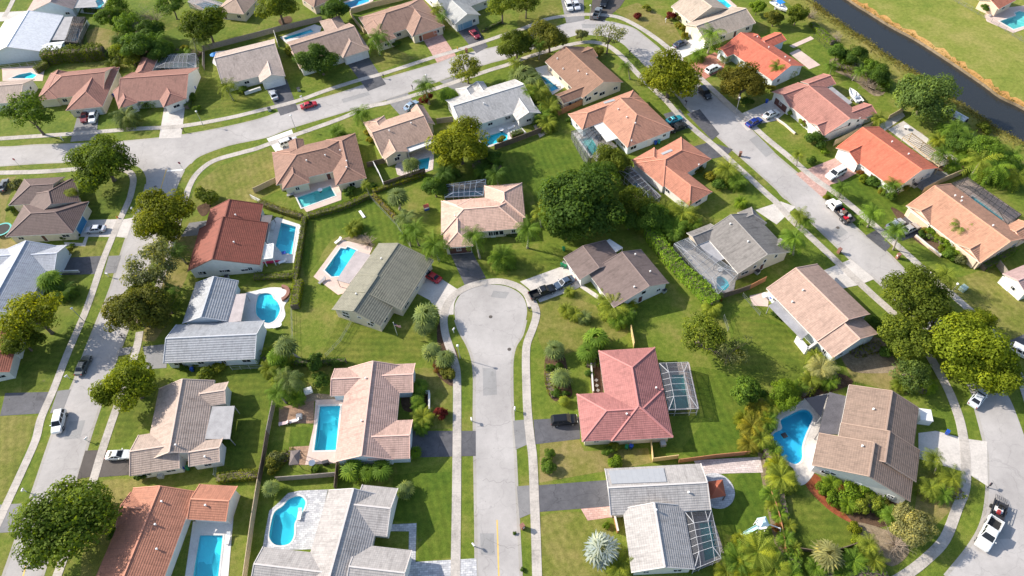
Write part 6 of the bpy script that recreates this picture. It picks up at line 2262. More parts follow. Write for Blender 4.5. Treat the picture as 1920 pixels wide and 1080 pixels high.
# ------------------------------------------------------------------ vehicles (x forward, origin on the ground)
def loft(mb, st, mi=0):
    """st: list of (x, [(y, z) ...]) cross-sections, left to right over the top."""
    for (x0, a), (x1, b) in zip(st[:-1], st[1:]):
        for i in range(len(a) - 1):
            mb.poly([(x0, *a[i]), (x0, *a[i + 1]), (x1, *b[i + 1]), (x1, *b[i])][::-1], mi)
    mb.poly([(st[0][0], *p) for p in st[0][1]], mi)
    mb.poly([(st[-1][0], *p) for p in st[-1][1]][::-1], mi)


def section(w, zb, zt, top=None):
    t = top if top else .86
    return [(w * .90, zb), (w * .99, zb + .14), (w, zb + (zt - zb) * .55), (w * .97, zt - .07), (w * t, zt),
            (-w * t, zt), (-w * .97, zt - .07), (-w, zb + (zt - zb) * .55), (-w * .99, zb + .14), (-w * .90, zb)]


CAR = {
    # body stations (x, half width, bottom, top), cabin base x0..x1, roof x0..x1, roof z, roof half width
    'sedan': dict(L=4.75, st=[(2.36,.70,.32,.60),(2.22,.84,.24,.72),(1.75,.90,.22,.82),(1.05,.92,.22,.90),(-1.45,.92,.22,.95),(-1.75,.91,.24,.98),(-2.22,.86,.26,.94),(-2.36,.74,.34,.74)],
                  cab=(1.10,-1.72,.83), roof=(.25,-1.05,.62), zr=1.43, zb=.92, axle=(1.42,-1.38), wr=.33),
    'coupe': dict(L=4.6, st=[(2.28,.70,.30,.56),(2.12,.85,.22,.68),(1.6,.90,.20,.80),(.8,.92,.20,.88),(-1.5,.92,.22,.92),(-1.8,.91,.24,.93),(-2.15,.86,.26,.88),(-2.3,.74,.34,.70)],
                  cab=(.85,-1.75,.82), roof=(-.05,-.85,.58), zr=1.30, zb=.88, axle=(1.38,-1.35), wr=.33),
    'suv': dict(L=4.8, st=[(2.38,.74,.36,.74),(2.26,.88,.28,.92),(1.75,.94,.26,1.02),(1.15,.95,.26,1.08),(-1.9,.95,.26,1.12),(-2.28,.92,.28,1.10),(-2.40,.86,.38,.95)],
                cab=(1.2,-2.32,.88), roof=(.45,-2.05,.70), zr=1.74, zb=1.06, axle=(1.45,-1.42), wr=.38),
    'pickup': dict(L=5.7, st=[(2.84,.76,.40,.80),(2.72,.92,.32,.98),(2.2,.97,.30,1.08),(1.35,.98,.30,1.14),(-.75,.98,.30,1.16),(-.82,.97,.30,1.16)],
                   cab=(1.4,-.80,.90), roof=(.65,-.55,.74), zr=1.82, zb=1.10, axle=(1.85,-1.75), wr=.40),
}


def make_vehicle(kind, label, cat):
    s = CAR[kind]
    root = thing(kind if kind != 'suv' else 'car', label, cat, (0, 0, -60), 'cars and pickups')
    mb = MB()
    loft(mb, [(x, section(w_, zb, zt)) for x, w_, zb, zt in s['st']])
    c0, c1, cw = s['cab']
    r0, r1, rw = s['roof']
    zb, zr = s['zb'], s['zr']
    B = [Vector((c0, cw, zb)), Vector((c0, -cw, zb)), Vector((c1, -cw, zb)), Vector((c1, cw, zb))]
    T = [Vector((r0, rw, zr)), Vector((r0, -rw, zr)), Vector((r1, -rw, zr)), Vector((r1, rw, zr))]
    mid = Vector((0, 0, .04))
    mb.poly([T[0], T[3], T[2], T[1]][::-1] if False else [T[0], T[1], T[2], T[3]][::-1])
    k = .12
    Ti = [t + (Vector(((r0 + r1) / 2, 0, zr)) - t) * k + mid for t in T]
    for i in range(4):
        j = (i + 1) % 4
        mb.poly([T[i], T[j], Ti[j], Ti[i]])
        mb.poly([B[i], B[j], T[j], T[i]])
    mb.poly(Ti)
    if kind == 'pickup':
        x0, x1 = -.82, -2.84
        for y in (.90, -.90):
            mb.box(((x0 + x1) / 2, y, .32), x0 - x1, .16, .86)
        mb.box((x1 + .06, 0, .34), .12, 1.8, .82)
        mb.box((x0 - .05, 0, .34), .10, 1.8, .84)
        mb.box(((x0 + x1) / 2, 0, .32), x0 - x1 - .1, 1.72, .30)
    bo = mb.obj('body', M['paint'], root)
    if kind == 'pickup':
        lb = MB()
        lb.box(((x0 + x1) / 2, 0, .625), x0 - x1 - .26, 1.62, .03)
        lb.obj('bed_liner', M['black'], root)

    def pane(name, q, m0, m1, off):
        a, b, c, d = q
        lo0, lo1 = a.lerp(b, m0), b.lerp(a, m0)
        hi0, hi1 = d.lerp(c, m0), c.lerp(d, m0)
        p = [lo0.lerp(hi0, m1), lo1.lerp(hi1, m1), hi1.lerp(lo1, m1 * .8), hi0.lerp(lo0, m1 * .8)]
        n = (p[1] - p[0]).cross(p[3] - p[0]).normalized()
        cen = sum(p, Vector()) / 4
        if n.dot(cen - Vector(((c0 + c1) / 2, 0, zb))) < 0:
            n = -n
        g = MB()
        g.poly([v + n * off for v in p])
        g.obj(name, M['glass'], root)
    pane('windshield', (B[0], B[1], T[1], T[0]), .06, .08, .012)
    pane('rear_window', (B[2], B[3], T[3], T[2]), .08, .1, .012)
    # side glass split by the pillar
    for sgn in (0, 1):
        bb = (B[0], B[3], T[3], T[0]) if sgn == 0 else (B[1], B[2], T[2], T[1])
        for u0, u1 in ((.02, .49), (.53, .95)) if kind != 'suv' else ((.02, .35), (.38, .66), (.69, .96)):
            q = (bb[0].lerp(bb[1], u0), bb[0].lerp(bb[1], u1), bb[3].lerp(bb[2], u1), bb[3].lerp(bb[2], u0))
            pane('side_window', q, .04, .14, .012)
    hw = s['st'][3][1]
    for ax in s['axle']:
        for sg in (1, -1):
            wm = MB()
            wm.tube([(ax, sg * (hw - .20), s['wr']), (ax, sg * (hw + .03), s['wr'])], s['wr'], 14)
            wo = wm.obj('wheel', M['black'], root)
            rm_ = MB()
            rm_.tube([(ax, sg * (hw + .025), s['wr']), (ax, sg * (hw + .045), s['wr'])], s['wr'] * .62, 10)
            rm_.obj('rim', M['rim'], wo)
    f, rr = s['st'][0], s['st'][-1]
    L2 = s['L'] / 2
    for sg in (1, -1):
        hm = MB()
        hm.box((s['st'][1][0] + .02, sg * s['st'][1][1] * .72, s['st'][1][3] - .17), .16, .34, .13)
        hm.obj('headlight', M['lamp_w'], root)
        tm = MB()
        xr, wr_, zt_ = (-L2 + .03, .80, .80) if kind != 'pickup' else (-L2, .88, .95)
        tm.box((xr, sg * wr_ * .88, zt_ - .12), .1, .2, .22)
        tm.obj('taillight', M['lamp_r'], root)
        mm = MB()
        mm.box((c0 - .35, sg * (cw + .17), zb + .02), .12, .22, .14)
        mm.obj('mirror', M['paint'], root)
    return root


VPROTO = {}


def vehicle(kind, px, front, col, label, cat='car', scale=1.0):
    first = kind not in VPROTO
    if first:
        VPROTO[kind] = make_vehicle(kind, label, cat)
        o = VPROTO[kind]
    else:
        o = copy_tree(VPROTO[kind])
    a, b = G(px[0], px[1], .6), G(front[0], front[1], .6)
    o.location = (a.x, a.y, .05)
    o.rotation_euler.z = math.atan2(b.y - a.y, b.x - a.x)
    o.scale = (scale,) * 3
    o.name = {'suv': 'suv', 'sedan': 'car', 'coupe': 'car', 'pickup': 'pickup_truck'}[kind]
    tag(o, label, cat)
    for ch in o.children:
        if ch.name.split('.')[0] in ('body', 'mirror'):
            ch.color = tuple(col) + (1,)
    return o


WH, BK, SI, GR, BL = (.78, .78, .77), (.012, .012, .014), (.48, .50, .53), (.10, .11, .12), (.03, .08, .30)
vehicle('sedan', (579,197), (596,192), (.50,.02,.035), 'bright red car driving alone on the upper road', scale=.95)
vehicle('suv', (176,220), (172,231), WH, 'white car on the grey drive of the red-brown hip-roofed house')
vehicle('sedan', (159,219), (156,229), (.20,.015,.02), 'dark red car next to the white one before the red-brown hip roof')
vehicle('sedan', (513,178), (507,165), SI, 'silver car on the dark drive of the tan-grey gabled house')
vehicle('sedan', (890,64), (899,73), (.24,.015,.03), 'crimson car parked before the light blue garage door')
vehicle('sedan', (771,198), (778,193), (.30,.40,.52), 'light blue car half hidden behind the tan house with awning')
vehicle('suv', (541,267), (552,263), WH, 'white car behind the brown hip-roofed courtyard house')
vehicle('suv', (1067,12), (1071,22), WH, 'left white car of the pair on the drive at the top')
vehicle('sedan', (1081,10), (1085,20), (.66,.67,.70), 'right pale silver car of the pair on the drive at the top')
vehicle('pickup', (1133,4), (1129,16), BK, 'black pickup nearest the house at the top', 'pickup truck')
vehicle('pickup', (1120,25), (1128,8), (.20,.22,.24), 'dark grey pickup backed to the pavement at the top', 'pickup truck')
vehicle('sedan', (1276,82), (1290,76), (.035,.05,.09), 'navy blue car on the bright concrete drive')
vehicle('suv', (1337,130), (1349,124), WH, 'white car on the red paved drive')
vehicle('suv', (1322,175), (1330,184), BK, 'black car on the street under the large yellow-topped tree')
vehicle('coupe', (1264,224), (1275,220), (.04,.32,.40), 'teal car beside the orange-tan T-shaped house')
vehicle('pickup', (1271,239), (1282,234), (.03,.032,.036), 'dark pickup tucked below the teal car', 'pickup truck', .9)
vehicle('sedan', (1414,229), (1426,223), (.015,.04,.26), 'deep blue car on the drive of the pink-red gabled house')
vehicle('sedan', (1446,214), (1457,209), WH, 'white car behind the deep blue one on the pink-red house drive')
vehicle('suv', (1567,326), (1556,332), WH, 'white van-like car on the pink paved drive of the orange house', scale=1.08)
vehicle('sedan', (1679,421), (1690,415), SI, 'silver car on the left of the two before the peach garage')
vehicle('sedan', (1706,429), (1717,424), (.46,.44,.42), 'beige-silver car on the right of the two before the peach garage')
vehicle('sedan', (179,430), (165,431), (.55,.57,.62), 'silver-blue car before the deep blue garage door')
vehicle('sedan', (809,518), (793,509), (.42,.01,.025), 'red car parked beside the green ribbed roof')
vehicle('pickup', (1017,548), (1036,541), (.014,.015,.018), 'black pickup on the turning-circle drive', 'pickup truck')
vehicle('sedan', (1058,530), (1043,537), (.07,.10,.15), 'blue-grey car next to the black pickup')
vehicle('suv', (1058,788), (1080,786), BK, 'black car on the drive of the red-pink roofed house')
vehicle('suv', (111,791), (106,812), WH, 'white car driving down the left road', scale=1.02)
vehicle('sedan', (156,685), (164,668), (.06,.075,.075), 'dark grey car at the verge of the left road')
vehicle('coupe', (223,853), (240,852), WH, 'white coupe on the brown drive of the tan cross-gabled house')
vehicle('pickup', (1853,1001), (1842,1022), WH, 'white pickup at the lower right street edge', 'pickup truck', 1.08)
vehicle('sedan', (1834,746), (1840,738), (.70,.74,.80), 'pale car parked under the yellow-green street tree')
vehicle('suv', (1918,662), (1930,668), WH, 'white car cut by the right picture edge')
vehicle('sedan', (6,348), (10,338), GR, 'dark car at the left edge above the dark brown roof')

# white work truck with open flatbed
a, b = G(1573, 398, .5), G(1555, 380, .5)
t = thing('work_truck', 'white-cabbed work truck with a loaded dark flatbed on the right-hand street', 'truck', (a.x, a.y, .04), 'cars and pickups', math.atan2(b.y - a.y, b.x - a.x))
mb = MB()
loft(mb, [(3.5, section(.85, .5, 1.25)), (3.35, section(1.0, .42, 1.35)), (2.5, section(1.05, .42, 1.45)), (2.45, section(1.05, .42, 1.5)), (.75, section(1.05, .42, 1.5))])
loft(mb, [(2.45, section(.98, 1.45, 1.5)), (1.95, section(.90, 1.4, 2.25)), (.80, section(.90, 1.4, 2.3))])
o = mb.obj('cab', M['white'], t)
g = MB()
g.poly([(2.47, .8, 1.56), (2.47, -.8, 1.56), (2.04, -.74, 2.16), (2.04, .74, 2.16)][::-1])
g.obj('windshield', M['glass'], t)
for sg in (1, -1):
    g = MB()
    g.poly([(2.2, sg * 1.0, 1.62), (1.0, sg * 1.0, 1.62), (1.05, sg * .93, 2.12), (1.95, sg * .93, 2.12)])
    g.obj('side_window', M['glass'], t)
bed = MB()
bed.box((-1.6, 0, .75), 4.3, 2.2, .12)
for sg in (1, -1):
    bed.box((-1.6, sg * 1.08, .87), 4.3, .08, .45)
bed.box((.55, 0, .87), .1, 2.2, .95)
bed.obj('flatbed', M['dark'], t)
for ax, sgs in ((2.55, (1, -1)), (-1.9, (1, -1)), (-2.9, (1, -1))):
    for sg in sgs:
        wm = MB()
        wm.tube([(ax, sg * .72, .45), (ax, sg * 1.04, .45)], .45, 14)
        wo = wm.obj('wheel', M['black'], t)
        rm_ = MB()
        rm_.tube([(ax, sg * 1.03, .45), (ax, sg * 1.06, .45)], .26, 10)
        rm_.obj('rim', M['rim'], wo)
load = MB()
rr = random.Random(3)
for k in range(16):
    load.box((rr.uniform(-3.4, .2), rr.uniform(-.8, .8), .875), rr.uniform(.3, .9), rr.uniform(.3, .7), rr.uniform(.15, .6), rr.uniform(0, 3), 0 if k % 6 == 0 else 1 + k % 2)
load.obj('load', [M['red'], M['flatgrey'], M['wood_d']], t)

# utility trailer behind the white pickup
a, b = G(1871, 957, .4), G(1862, 985, .4)
t = thing('trailer', 'small open trailer carrying a mower behind the white pickup', 'trailer', (a.x, a.y, .04), None, math.atan2(b.y - a.y, b.x - a.x))
mb = MB()
mb.box((0, 0, .5), 3.2, 1.9, .08)
for sg in (1, -1):
    for zz in (.75, 1.0):
        mb.beam((-1.6, sg * .95, zz), (1.6, sg * .95, zz), .06, .06)
    for xx in (-1.6, -.5, .5, 1.6):
        mb.beam((xx, sg * .95, .5), (xx, sg * .95, 1.02), .06, .06)
mb.beam((1.6, -.95, 1.0), (1.6, .95, 1.0), .06, .06)
mb.beam((1.6, .5, .5), (2.7, 0, .5), .08, .08)
mb.beam((1.6, -.5, .5), (2.7, 0, .5), .08, .08)
mb.obj('frame', M['dark'], t)
for sg in (1, -1):
    wm = MB()
    wm.tube([(-.2, sg * 1.0, .36), (-.2, sg * 1.2, .36)], .34, 12)
    wm.obj('wheel', M['black'], t)
rp = MB()
for k in range(7):
    rp.beam((-1.65, -.85 + k * .28, .55), (-2.9, -.85 + k * .28, .1), .04, .04)
rp.obj('ramp', M['dark'], t)
mw = thing('mower', 'red and white ride-on mower standing on the small trailer', 'mower', (a.x, a.y, .62), None, math.atan2(b.y - a.y, b.x - a.x))
mb = MB()
mb.box((.6, 0, .25), .7, .5, .42, 0, 0, .85)
mb.obj('hood', plain('dull_red', (.30, .03, .03), .5), mw)
mb = MB()
mb.box((-.35, 0, .28), .55, .55, .15)
mb.box((-.62, 0, .4), .12, .55, .45)
mb.obj('seat', M['black'], mw)
mb = MB()
mb.box((0, 0, .08), 1.5, 1.25, .16, 0, 0, .9)
mb.obj('cutting_deck', M['white'], mw)
for xx, rr_ in ((.75, .2), (-.6, .27)):
    for sg in (1, -1):
        wm = MB()
        wm.tube([(xx, sg * .42, rr_), (xx, sg * .62, rr_)], rr_, 12)
        wm.obj('wheel', M['black'], mw)


# --- boats
def boat(px, front, L_, wd, label, cover=None, console=True):
    a, b = G(*px, .8), G(*front, .8)
    t = thing('boat', label, 'boat', (a.x, a.y, .0), 'boats on the lawns', math.atan2(b.y - a.y, b.x - a.x))
    mb = MB()
    N_ = 9
    st = []
    for i in range(N_ + 1):
        u = i / N_
        x = L_ * (u - .5)
        w_ = wd / 2 * (1 - max(0, (u - .45) / .55) ** 2.2 * .97)
        st.append((x, [(w_, 1.25 + .15 * u), (w_ * .9, .8 + .1 * u), (.03, .5 + .35 * max(0, u - .6)), (-w_ * .9, .8 + .1 * u), (-w_, 1.25 + .15 * u)]))
    for (x0, p), (x1, q) in zip(st[:-1], st[1:]):
        for i in range(4):
            mb.poly([(x0, *p[i]), (x0, *p[i + 1]), (x1, *q[i + 1]), (x1, *q[i])])
    mb.poly([(st[0][0], *p) for p in st[0][1]])
    # gunwale and deck
    for (x0, p), (x1, q) in zip(st[:-1], st[1:]):
        for sg in (0, 4):
            y0, y1 = p[sg][0], q[sg][0]
            mb.poly([(x0, y0, p[sg][1]), (x1, y1, q[sg][1]), (x1, y1 * .78, q[sg][1]), (x0, y0 * .78, p[sg][1])])
            mb.poly([(x0, y0 * .78, p[sg][1]), (x1, y1 * .78, q[sg][1]), (x1, y1 * .78, .95), (x0, y0 * .78, .95)])
        mb.poly([(x0, p[0][0] * .78, .95), (x1, q[0][0] * .78, .95), (x1, q[4][0] * .78, .95), (x0, p[4][0] * .78, .95)])
    mb.obj('hull', M['white'], t)
    if console:
        mb = MB()
        mb.box((-.3, 0, .95), .7, .7, .85, 0, 0, .8)
        mb.obj('console', M['white'], t)
        mb = MB()
        mb.poly([(.02, .3, 1.75), (.02, -.3, 1.75), (-.2, -.3, 2.1), (-.2, .3, 2.1)])
        mb.obj('windscreen', M['glass'], t)
        mb = MB()
        mb.box((-1.2, 0, .95), .5, 1.0, .5)
        mb.obj('bench_seat', plain('boat_vinyl', (.35, .40, .48), .5), t)
    mb = MB()
    mb.box((-L_ / 2 - .25, 0, .5), .35, .35, 1.1, 0, 0, .8)
    mb.obj('outboard_motor', M['dark'], t)
    if cover:
        mb = MB()
        for x0, x1 in ((-1.4, .8),):
            mb.box(((x0 + x1) / 2, 0, 2.25), x1 - x0, wd * .8, .08)
        for x in (-1.3, .7):
            for sg in (1, -1):
                mb.beam((x, sg * wd * .36, 1.2), (x, sg * wd * .36, 2.3), .05, .05)
        mb.obj('sun_top', cover, t)
    mb = MB()
    mb.box((-.2, 0, .38), L_ * .75, .12, .1)
    for sg in (1, -1):
        mb.beam((-1.2, sg * .9, .42), (1.2, sg * .5, .42), .1, .1)
        mb.tube([(-.6, sg * .95, .3), (-.6, sg * 1.15, .3)], .3, 10)
    mb.obj('trailer', M['steel'], t)
    return t


boat((1602,180), (1594,170), 5.6, 2.1, 'white open boat on the lawn behind the pink-red house')
boat((1462,13), (1478,24), 6.5, 2.4, 'white boat with a bright blue sun top near the canal', plain('blue_canvas', (.02, .22, .60), .7))
boat((1789,216), (1776,209), 6.0, 2.2, 'white boat with dark seats on the canal-bank lawn')

# ------------------------------------------------------------------ screened pool cages
def cage(px, h, label, nx, ny, fmat='alu', smat='screen', rise=.55, inset=.22, solid=()):
    """px: four corner pixels at eave height; flat top with a sloping mansard rim."""
    c = [G(x, y, h) for x, y in px]
    cen = sum(c, Vector()) / 4
    org = (cen.x, cen.y, 0)
    root = thing('screen_enclosure', label, 'pool enclosure', org, 'screened pool enclosures')
    def pt(u, v, z):
        p = c[0].lerp(c[1], u).lerp(c[3].lerp(c[2], u), v)
        return Vector((p.x, p.y, z))
    def top(u, v):
        e = min(u, 1 - u, v, 1 - v) / inset
        return h + rise * min(1, e)
    fr, sc = MB(), MB()
    us = sorted(set([0, inset, 1 - inset, 1] + [inset + (1 - 2 * inset) * i / nx for i in range(1, nx)]))
    vs = sorted(set([0, inset, 1 - inset, 1] + [inset + (1 - 2 * inset) * i / ny for i in range(1, ny)]))
    for i in range(len(us) - 1):
        for j in range(len(vs) - 1):
            sc.poly([pt(us[i], vs[j], top(us[i], vs[j])), pt(us[i + 1], vs[j], top(us[i + 1], vs[j])), pt(us[i + 1], vs[j + 1], top(us[i + 1], vs[j + 1])), pt(us[i], vs[j + 1], top(us[i], vs[j + 1]))])
    up = Vector((0, 0, .03))
    for i in range(len(us)):
        for j in range(len(vs) - 1):
            if us[i] in (0, 1) or True:
                fr.beam(pt(us[i], vs[j], top(us[i], vs[j])) + up, pt(us[i], vs[j + 1], top(us[i], vs[j + 1])) + up, .055, .05)
    for j in range(len(vs)):
        for i in range(len(us) - 1):
            fr.beam(pt(us[i], vs[j], top(us[i], vs[j])) + up, pt(us[i + 1], vs[j], top(us[i + 1], vs[j])) + up, .055, .05)
    # diagonal hips at the corners
    for (u, v, u2, v2) in ((0, 0, inset, inset), (1, 0, 1 - inset, inset), (1, 1, 1 - inset, 1 - inset), (0, 1, inset, 1 - inset)):
        fr.beam(pt(u, v, h) + up, pt(u2, v2, h + rise) + up, .1, .08)
    for u in us:
        for v in (0, 1):
            fr.beam(pt(u, v, 0), pt(u, v, h), .08, .08)
    for v in vs[1:-1]:
        for u in (0, 1):
            fr.beam(pt(u, v, 0), pt(u, v, h), .08, .08)
    for a, b in (((0, 0), (1, 0)), ((1, 0), (1, 1)), ((1, 1), (0, 1)), ((0, 1), (0, 0))):
        fr.beam(pt(*a, .95), pt(*b, .95), .06, .06)
        sc.poly([pt(*a, .02), pt(*b, .02), pt(*b, h), pt(*a, h)])
    fr.obj('frame', M[fmat], root, org)
    sc.obj('screen', M[smat], root, org)
    return root


cage([(1236,681),(1290,679),(1309,766),(1254,768)], 2.5, 'white-framed pool cage on the right of the red-pink roofed house', 1, 4, inset=.24)
cage([(1284,960),(1334,956),(1352,1046),(1302,1067)], 2.5, 'white-framed pool cage beside the pale grey tiled roof', 1, 4, inset=.24)
cage([(834,346),(911,336),(906,366),(834,370)], 2.6, 'blue-grey framed pool cage north of the peach house', 4, 1, 'bluegrey', rise=.3)
cage([(1264,457),(1290,446),(1385,512),(1346,552)], 2.5, 'pale-screened long patio cage of the grey shingled house', 1, 4, 'steel', 'screen_l', rise=.2)
cage([(1158,319),(1183,311),(1238,368),(1221,380)], 2.5, 'curved dark pool cage of the salmon-orange house', 1, 5, 'steel', rise=.7)
cage([(1071,246),(1109,236),(1128,252),(1102,301)], 2.5, 'grey-screened pool cage of the orange-tan T-shaped house', 2, 3, 'bronze', 'screen_l')
cage([(1786,343),(1814,332),(1915,402),(1888,420)], 2.5, 'long dark pool cage behind the peach house at right', 1, 6, 'bronze', rise=.5)
cage([(291,127),(308,102),(367,100),(368,126)], 2.5, 'grey pool cage behind the red-brown gabled house', 1, 5, 'steel', 'screen_l', rise=.5)
cage([(119,78),(138,31),(160,32),(146,80)], 2.4, 'dark pool cage beside the large white roof', 1, 4, 'bronze', rise=.3)
cage([(352,4),(366,-12),(418,6),(408,22)], 2.3, 'pale pool cage beside the small tan roof at the top', 3, 1, 'steel', 'screen_l', rise=.3)

# ------------------------------------------------------------------ fences
def fence(px, h, mat, label, post=2.4, th=.06, name='fence', gap=False, cat='fence', closed_top=True):
    P = [Vector((*p, 0)) for p in W(px)]
    c = P[len(P) // 2]
    root = thing(name, label, cat, (c.x, c.y, 0), 'garden fences')
    bd, ps = MB(), []
    for a, b in zip(P[:-1], P[1:]):
        L_ = (b - a).length
        d = (b - a) / L_
        n = max(1, round(L_ / post))
        ps += [a + d * L_ * k / n for k in range(n)]
        if gap:
            for z in (.25, h * .5, h - .06):
                bd.beam((a.x, a.y, z), (b.x, b.y, z), .03, .035)
        else:
            m = max(1, int(L_ / .30))
            side = Vector((-d.y, d.x, 0))
            for k in range(m):
                q = a + d * L_ * (k + .5) / m
                bd.box((q.x, q.y, .03), L_ / m * .95, th * .5, h * (1 + .02 * ((k * 7) % 3 - 1)), math.atan2(d.y, d.x))
            bd.beam(Vector((a.x, a.y, h * .85)) + side * .05, Vector((b.x, b.y, h * .85)) + side * .05, .05, .09)
            if closed_top:
                bd.beam((a.x, a.y, h + .03), (b.x, b.y, h + .03), .12, .05)
    ps.append(P[-1])
    bd.obj('fence_panel', mat, root, tuple(c))
    pm = MB()
    pm.box((0, 0, 0), *((.06, .06) if gap else (.11, .11)), h + .1)
    me = pm.mesh('post', [mat])
    for q in ps[:60]:
        o = bpy.data.objects.new('post', me)
        COL.objects.link(o)
        o.parent = root
        o.location = q - c
    return root


fence([(382,96),(480,71),(524,59),(605,40)], 1.7, M['wood'], 'long grey board fence behind the upper left houses')
fence([(384,97),(384,132)], 1.7, M['wood'], 'short grey fence at the side of the triangular pool')
fence([(516,66),(523,88)], 1.5, M['fascia'], 'short pale fence at the corner of the thin straight pool')
fence([(660,26),(700,14),(762,-1)], 1.7, M['wood_t'], 'beige fence in front of the pool at the top edge')
fence([(657,28),(668,45),(683,63),(700,58)], 1.7, M['wood_t'], 'beige side fence left of the brown hip-roofed house')
fence([(1562,274),(1600,254),(1634,239)], 1.8, M['wood_t'], 'tan board fence between the pink-red and orange houses')
fence([(1664,226),(1680,217),(1694,208)], 1.6, M['wood_t'], 'tan fence under the large grey-green canal tree')
fence([(702,312),(712,330),(721,351)], 1.6, M['white'], 'white panel fence right of the brown courtyard house')
fence([(722,351),(760,338),(798,325)], 1.7, M['wood_d'], 'dark board fence below the small turquoise pool')
fence([(690,314),(722,306)], 1.6, M['wood_d'], 'short dark fence joining the tan awning house')
fence([(820,232),(850,228)], 1.6, M['wood'], 'short grey fence between the tan awning house and white ranch')
fence([(928,281),(970,266),(1022,246)], 1.6, M['wood_d'], 'dark board fence behind the white ranch terrace')
fence([(478,362),(505,349),(528,338)], 1.6, M['wood_t'], 'beige fence running to the brown courtyard house corner')
fence([(472,372),(492,382)], 1.2, M['stucco'], 'short pale wall-like fence west of the courtyard pool')
fence([(1046,218),(1088,198),(1132,181)], 1.7, M['wood_o'], 'orange fence between the brown and orange-tan houses')
fence([(1272,868),(1340,859),(1403,853)], 1.5, M['wood_o'], 'orange-brown fence along the pale paving')
fence([(1219,828),(1223,866),(1270,860)], 1.5, M['wood_y'], 'yellow L-shaped fence below the red-pink house')
fence([(1182,620),(1188,652)], 1.8, M['wood_y'], 'narrow yellow fence above the red-pink roof')
fence([(1440,920),(1452,950),(1462,985),(1476,1070)], 1.3, M['wood_o'], 'orange-brown fence in the right garden border')
fence([(1498,1032),(1550,1040),(1610,1020)], 1.2, M['wood_d'], 'low dark fence at the bottom of the lower lawn')
fence([(517,758),(511,785),(505,815)], 1.8, M['wood'], 'grey fence left of the brown terrace')
fence([(505,815),(496,870),(489,905)], 1.8, M['wood_d'], 'dark fence beside the pale round shrub')
fence([(489,905),(477,980),(462,1090)], 1.8, M['wood_t'], 'tan side fence left of the kidney pool')
fence([(522,902),(575,898),(633,893)], 1.7, M['wood'], 'grey scalloped fence above the kidney pool')
fence([(636,866),(634,890),(631,920)], 1.8, M['wood_d'], 'short dark fence at the pinkish house rear corner')
fence([(1728,362),(1760,345),(1800,328)], 1.7, M['wood_t'], 'tan fence between the orange and peach houses')
fence([(1868,499),(1880,515),(1890,531)], 1.7, M['wood'], 'grey fence before the pale pink roof')
fence([(1405,543),(1420,535),(1434,528)], 1.6, M['wood_o'], 'short orange fence left of the pale peach house')
fence([(1345,562),(1385,550),(1405,543)], 1.6, M['wood_d'], 'brown fence below the round caged pool')
fence([(1356,598),(1364,622)], 1.5, M['wire'], 'grey rail fence behind the olive tree', gap=True)
fence([(1392,556),(1408,574),(1424,592)], 1.2, M['wire'], 'wire fence left of the pink patio', gap=True)
fence([(1785,0),(1845,34),(1925,84)], 1.2, M['wire'], 'long wire fence across the far canal meadow', gap=True)
fence([(695,372),(745,425),(772,468)], 1.2, M['wire'], 'wire fence beside the golden croton hedge', gap=True)
fence([(548,580),(549,620),(550,672)], 1.2, M['wire'], 'wire fence between the kidney pool lawn and the striped lawn', gap=True)
fence([(436,694),(470,692),(515,690)], 1.3, M['alu'], 'white rail fence below the blue-grey metal roof', gap=True)
fence([(408,860),(405,895)], 1.3, M['alu'], 'white rail fence beside the tan cross-gabled house', gap=True)
fence([(612,670),(640,640),(660,605)], 1.2, M['wire'], 'wire fence crossing the lawn below the green ribbed roof', gap=True)
fence([(3,130),(40,126),(84,122)], 1.3, M['alu'], 'white rail fence behind the curved pool at the left edge', gap=True)
fence([(570,415),(566,455),(556,520)], 1.2, M['alu'], 'white rail fence along the thin vine hedge', gap=True)
fence([(168,46),(160,62),(150,82)], 1.5, M['white'], 'white garden wall panel beside the dark pool cage')
fence([(1525,70),(1545,88),(1565,105)], 1.2, M['dark'], 'dark rail fence along the canal-side garden path', gap=True)


def wall(px, h, w_, mat, label):
    P = W(px)
    mb = MB()
    for a, b in zip(P[:-1], P[1:]):
        mb.beam((a[0], a[1], h / 2), (b[0], b[1], h / 2), w_, h)
    mb2 = MB()
    for a, b in zip(P[:-1], P[1:]):
        mb2.beam((a[0], a[1], h + .04), (b[0], b[1], h + .04), w_ + .1, .08)
    c = P[0]
    t = thing('garden_wall', label, 'wall', (c[0], c[1], 0), 'low garden walls')
    mb.obj('wall_body', mat, t, (c[0], c[1], 0))
    mb2.obj('coping', M['coping'], t, (c[0], c[1], 0))


wall([(798,738),(806,738),(806,772)], 1.1, .2, M['stucco'], 'white L-shaped wall before the pinkish-peach entry')
wall([(1108,686),(1112,738)], .9, .2, M['peach'], 'low peach wall by the diamond stepping stones')
wall([(1715,444),(1738,463),(1763,482)], .6, .3, M['peach'], 'low peach kerb wall before the peach house')
wall([(1452,222),(1472,236),(1490,252)], .4, .3, M['peach'], 'low pinkish wall before the pink-red house')
wall([(460,178),(490,168)], .8, .4, M['stucco'], 'white planter wall before the tan-grey gabled house')
wall([(1490,640),(1509,664),(1533,647)], 2.0, .35, M['stucco'], 'tall white wall corner beside the grey patio roof of the pale peach house')
wall([(115,512),(150,511)], .7, .2, M['stucco'], 'pale wall edging the dark drive of the blue-white house')
wall([(1151,968),(1158,1000)], 1.2, .2, M['wood_o'], 'orange-brown screen wall beside the pale grey roof')

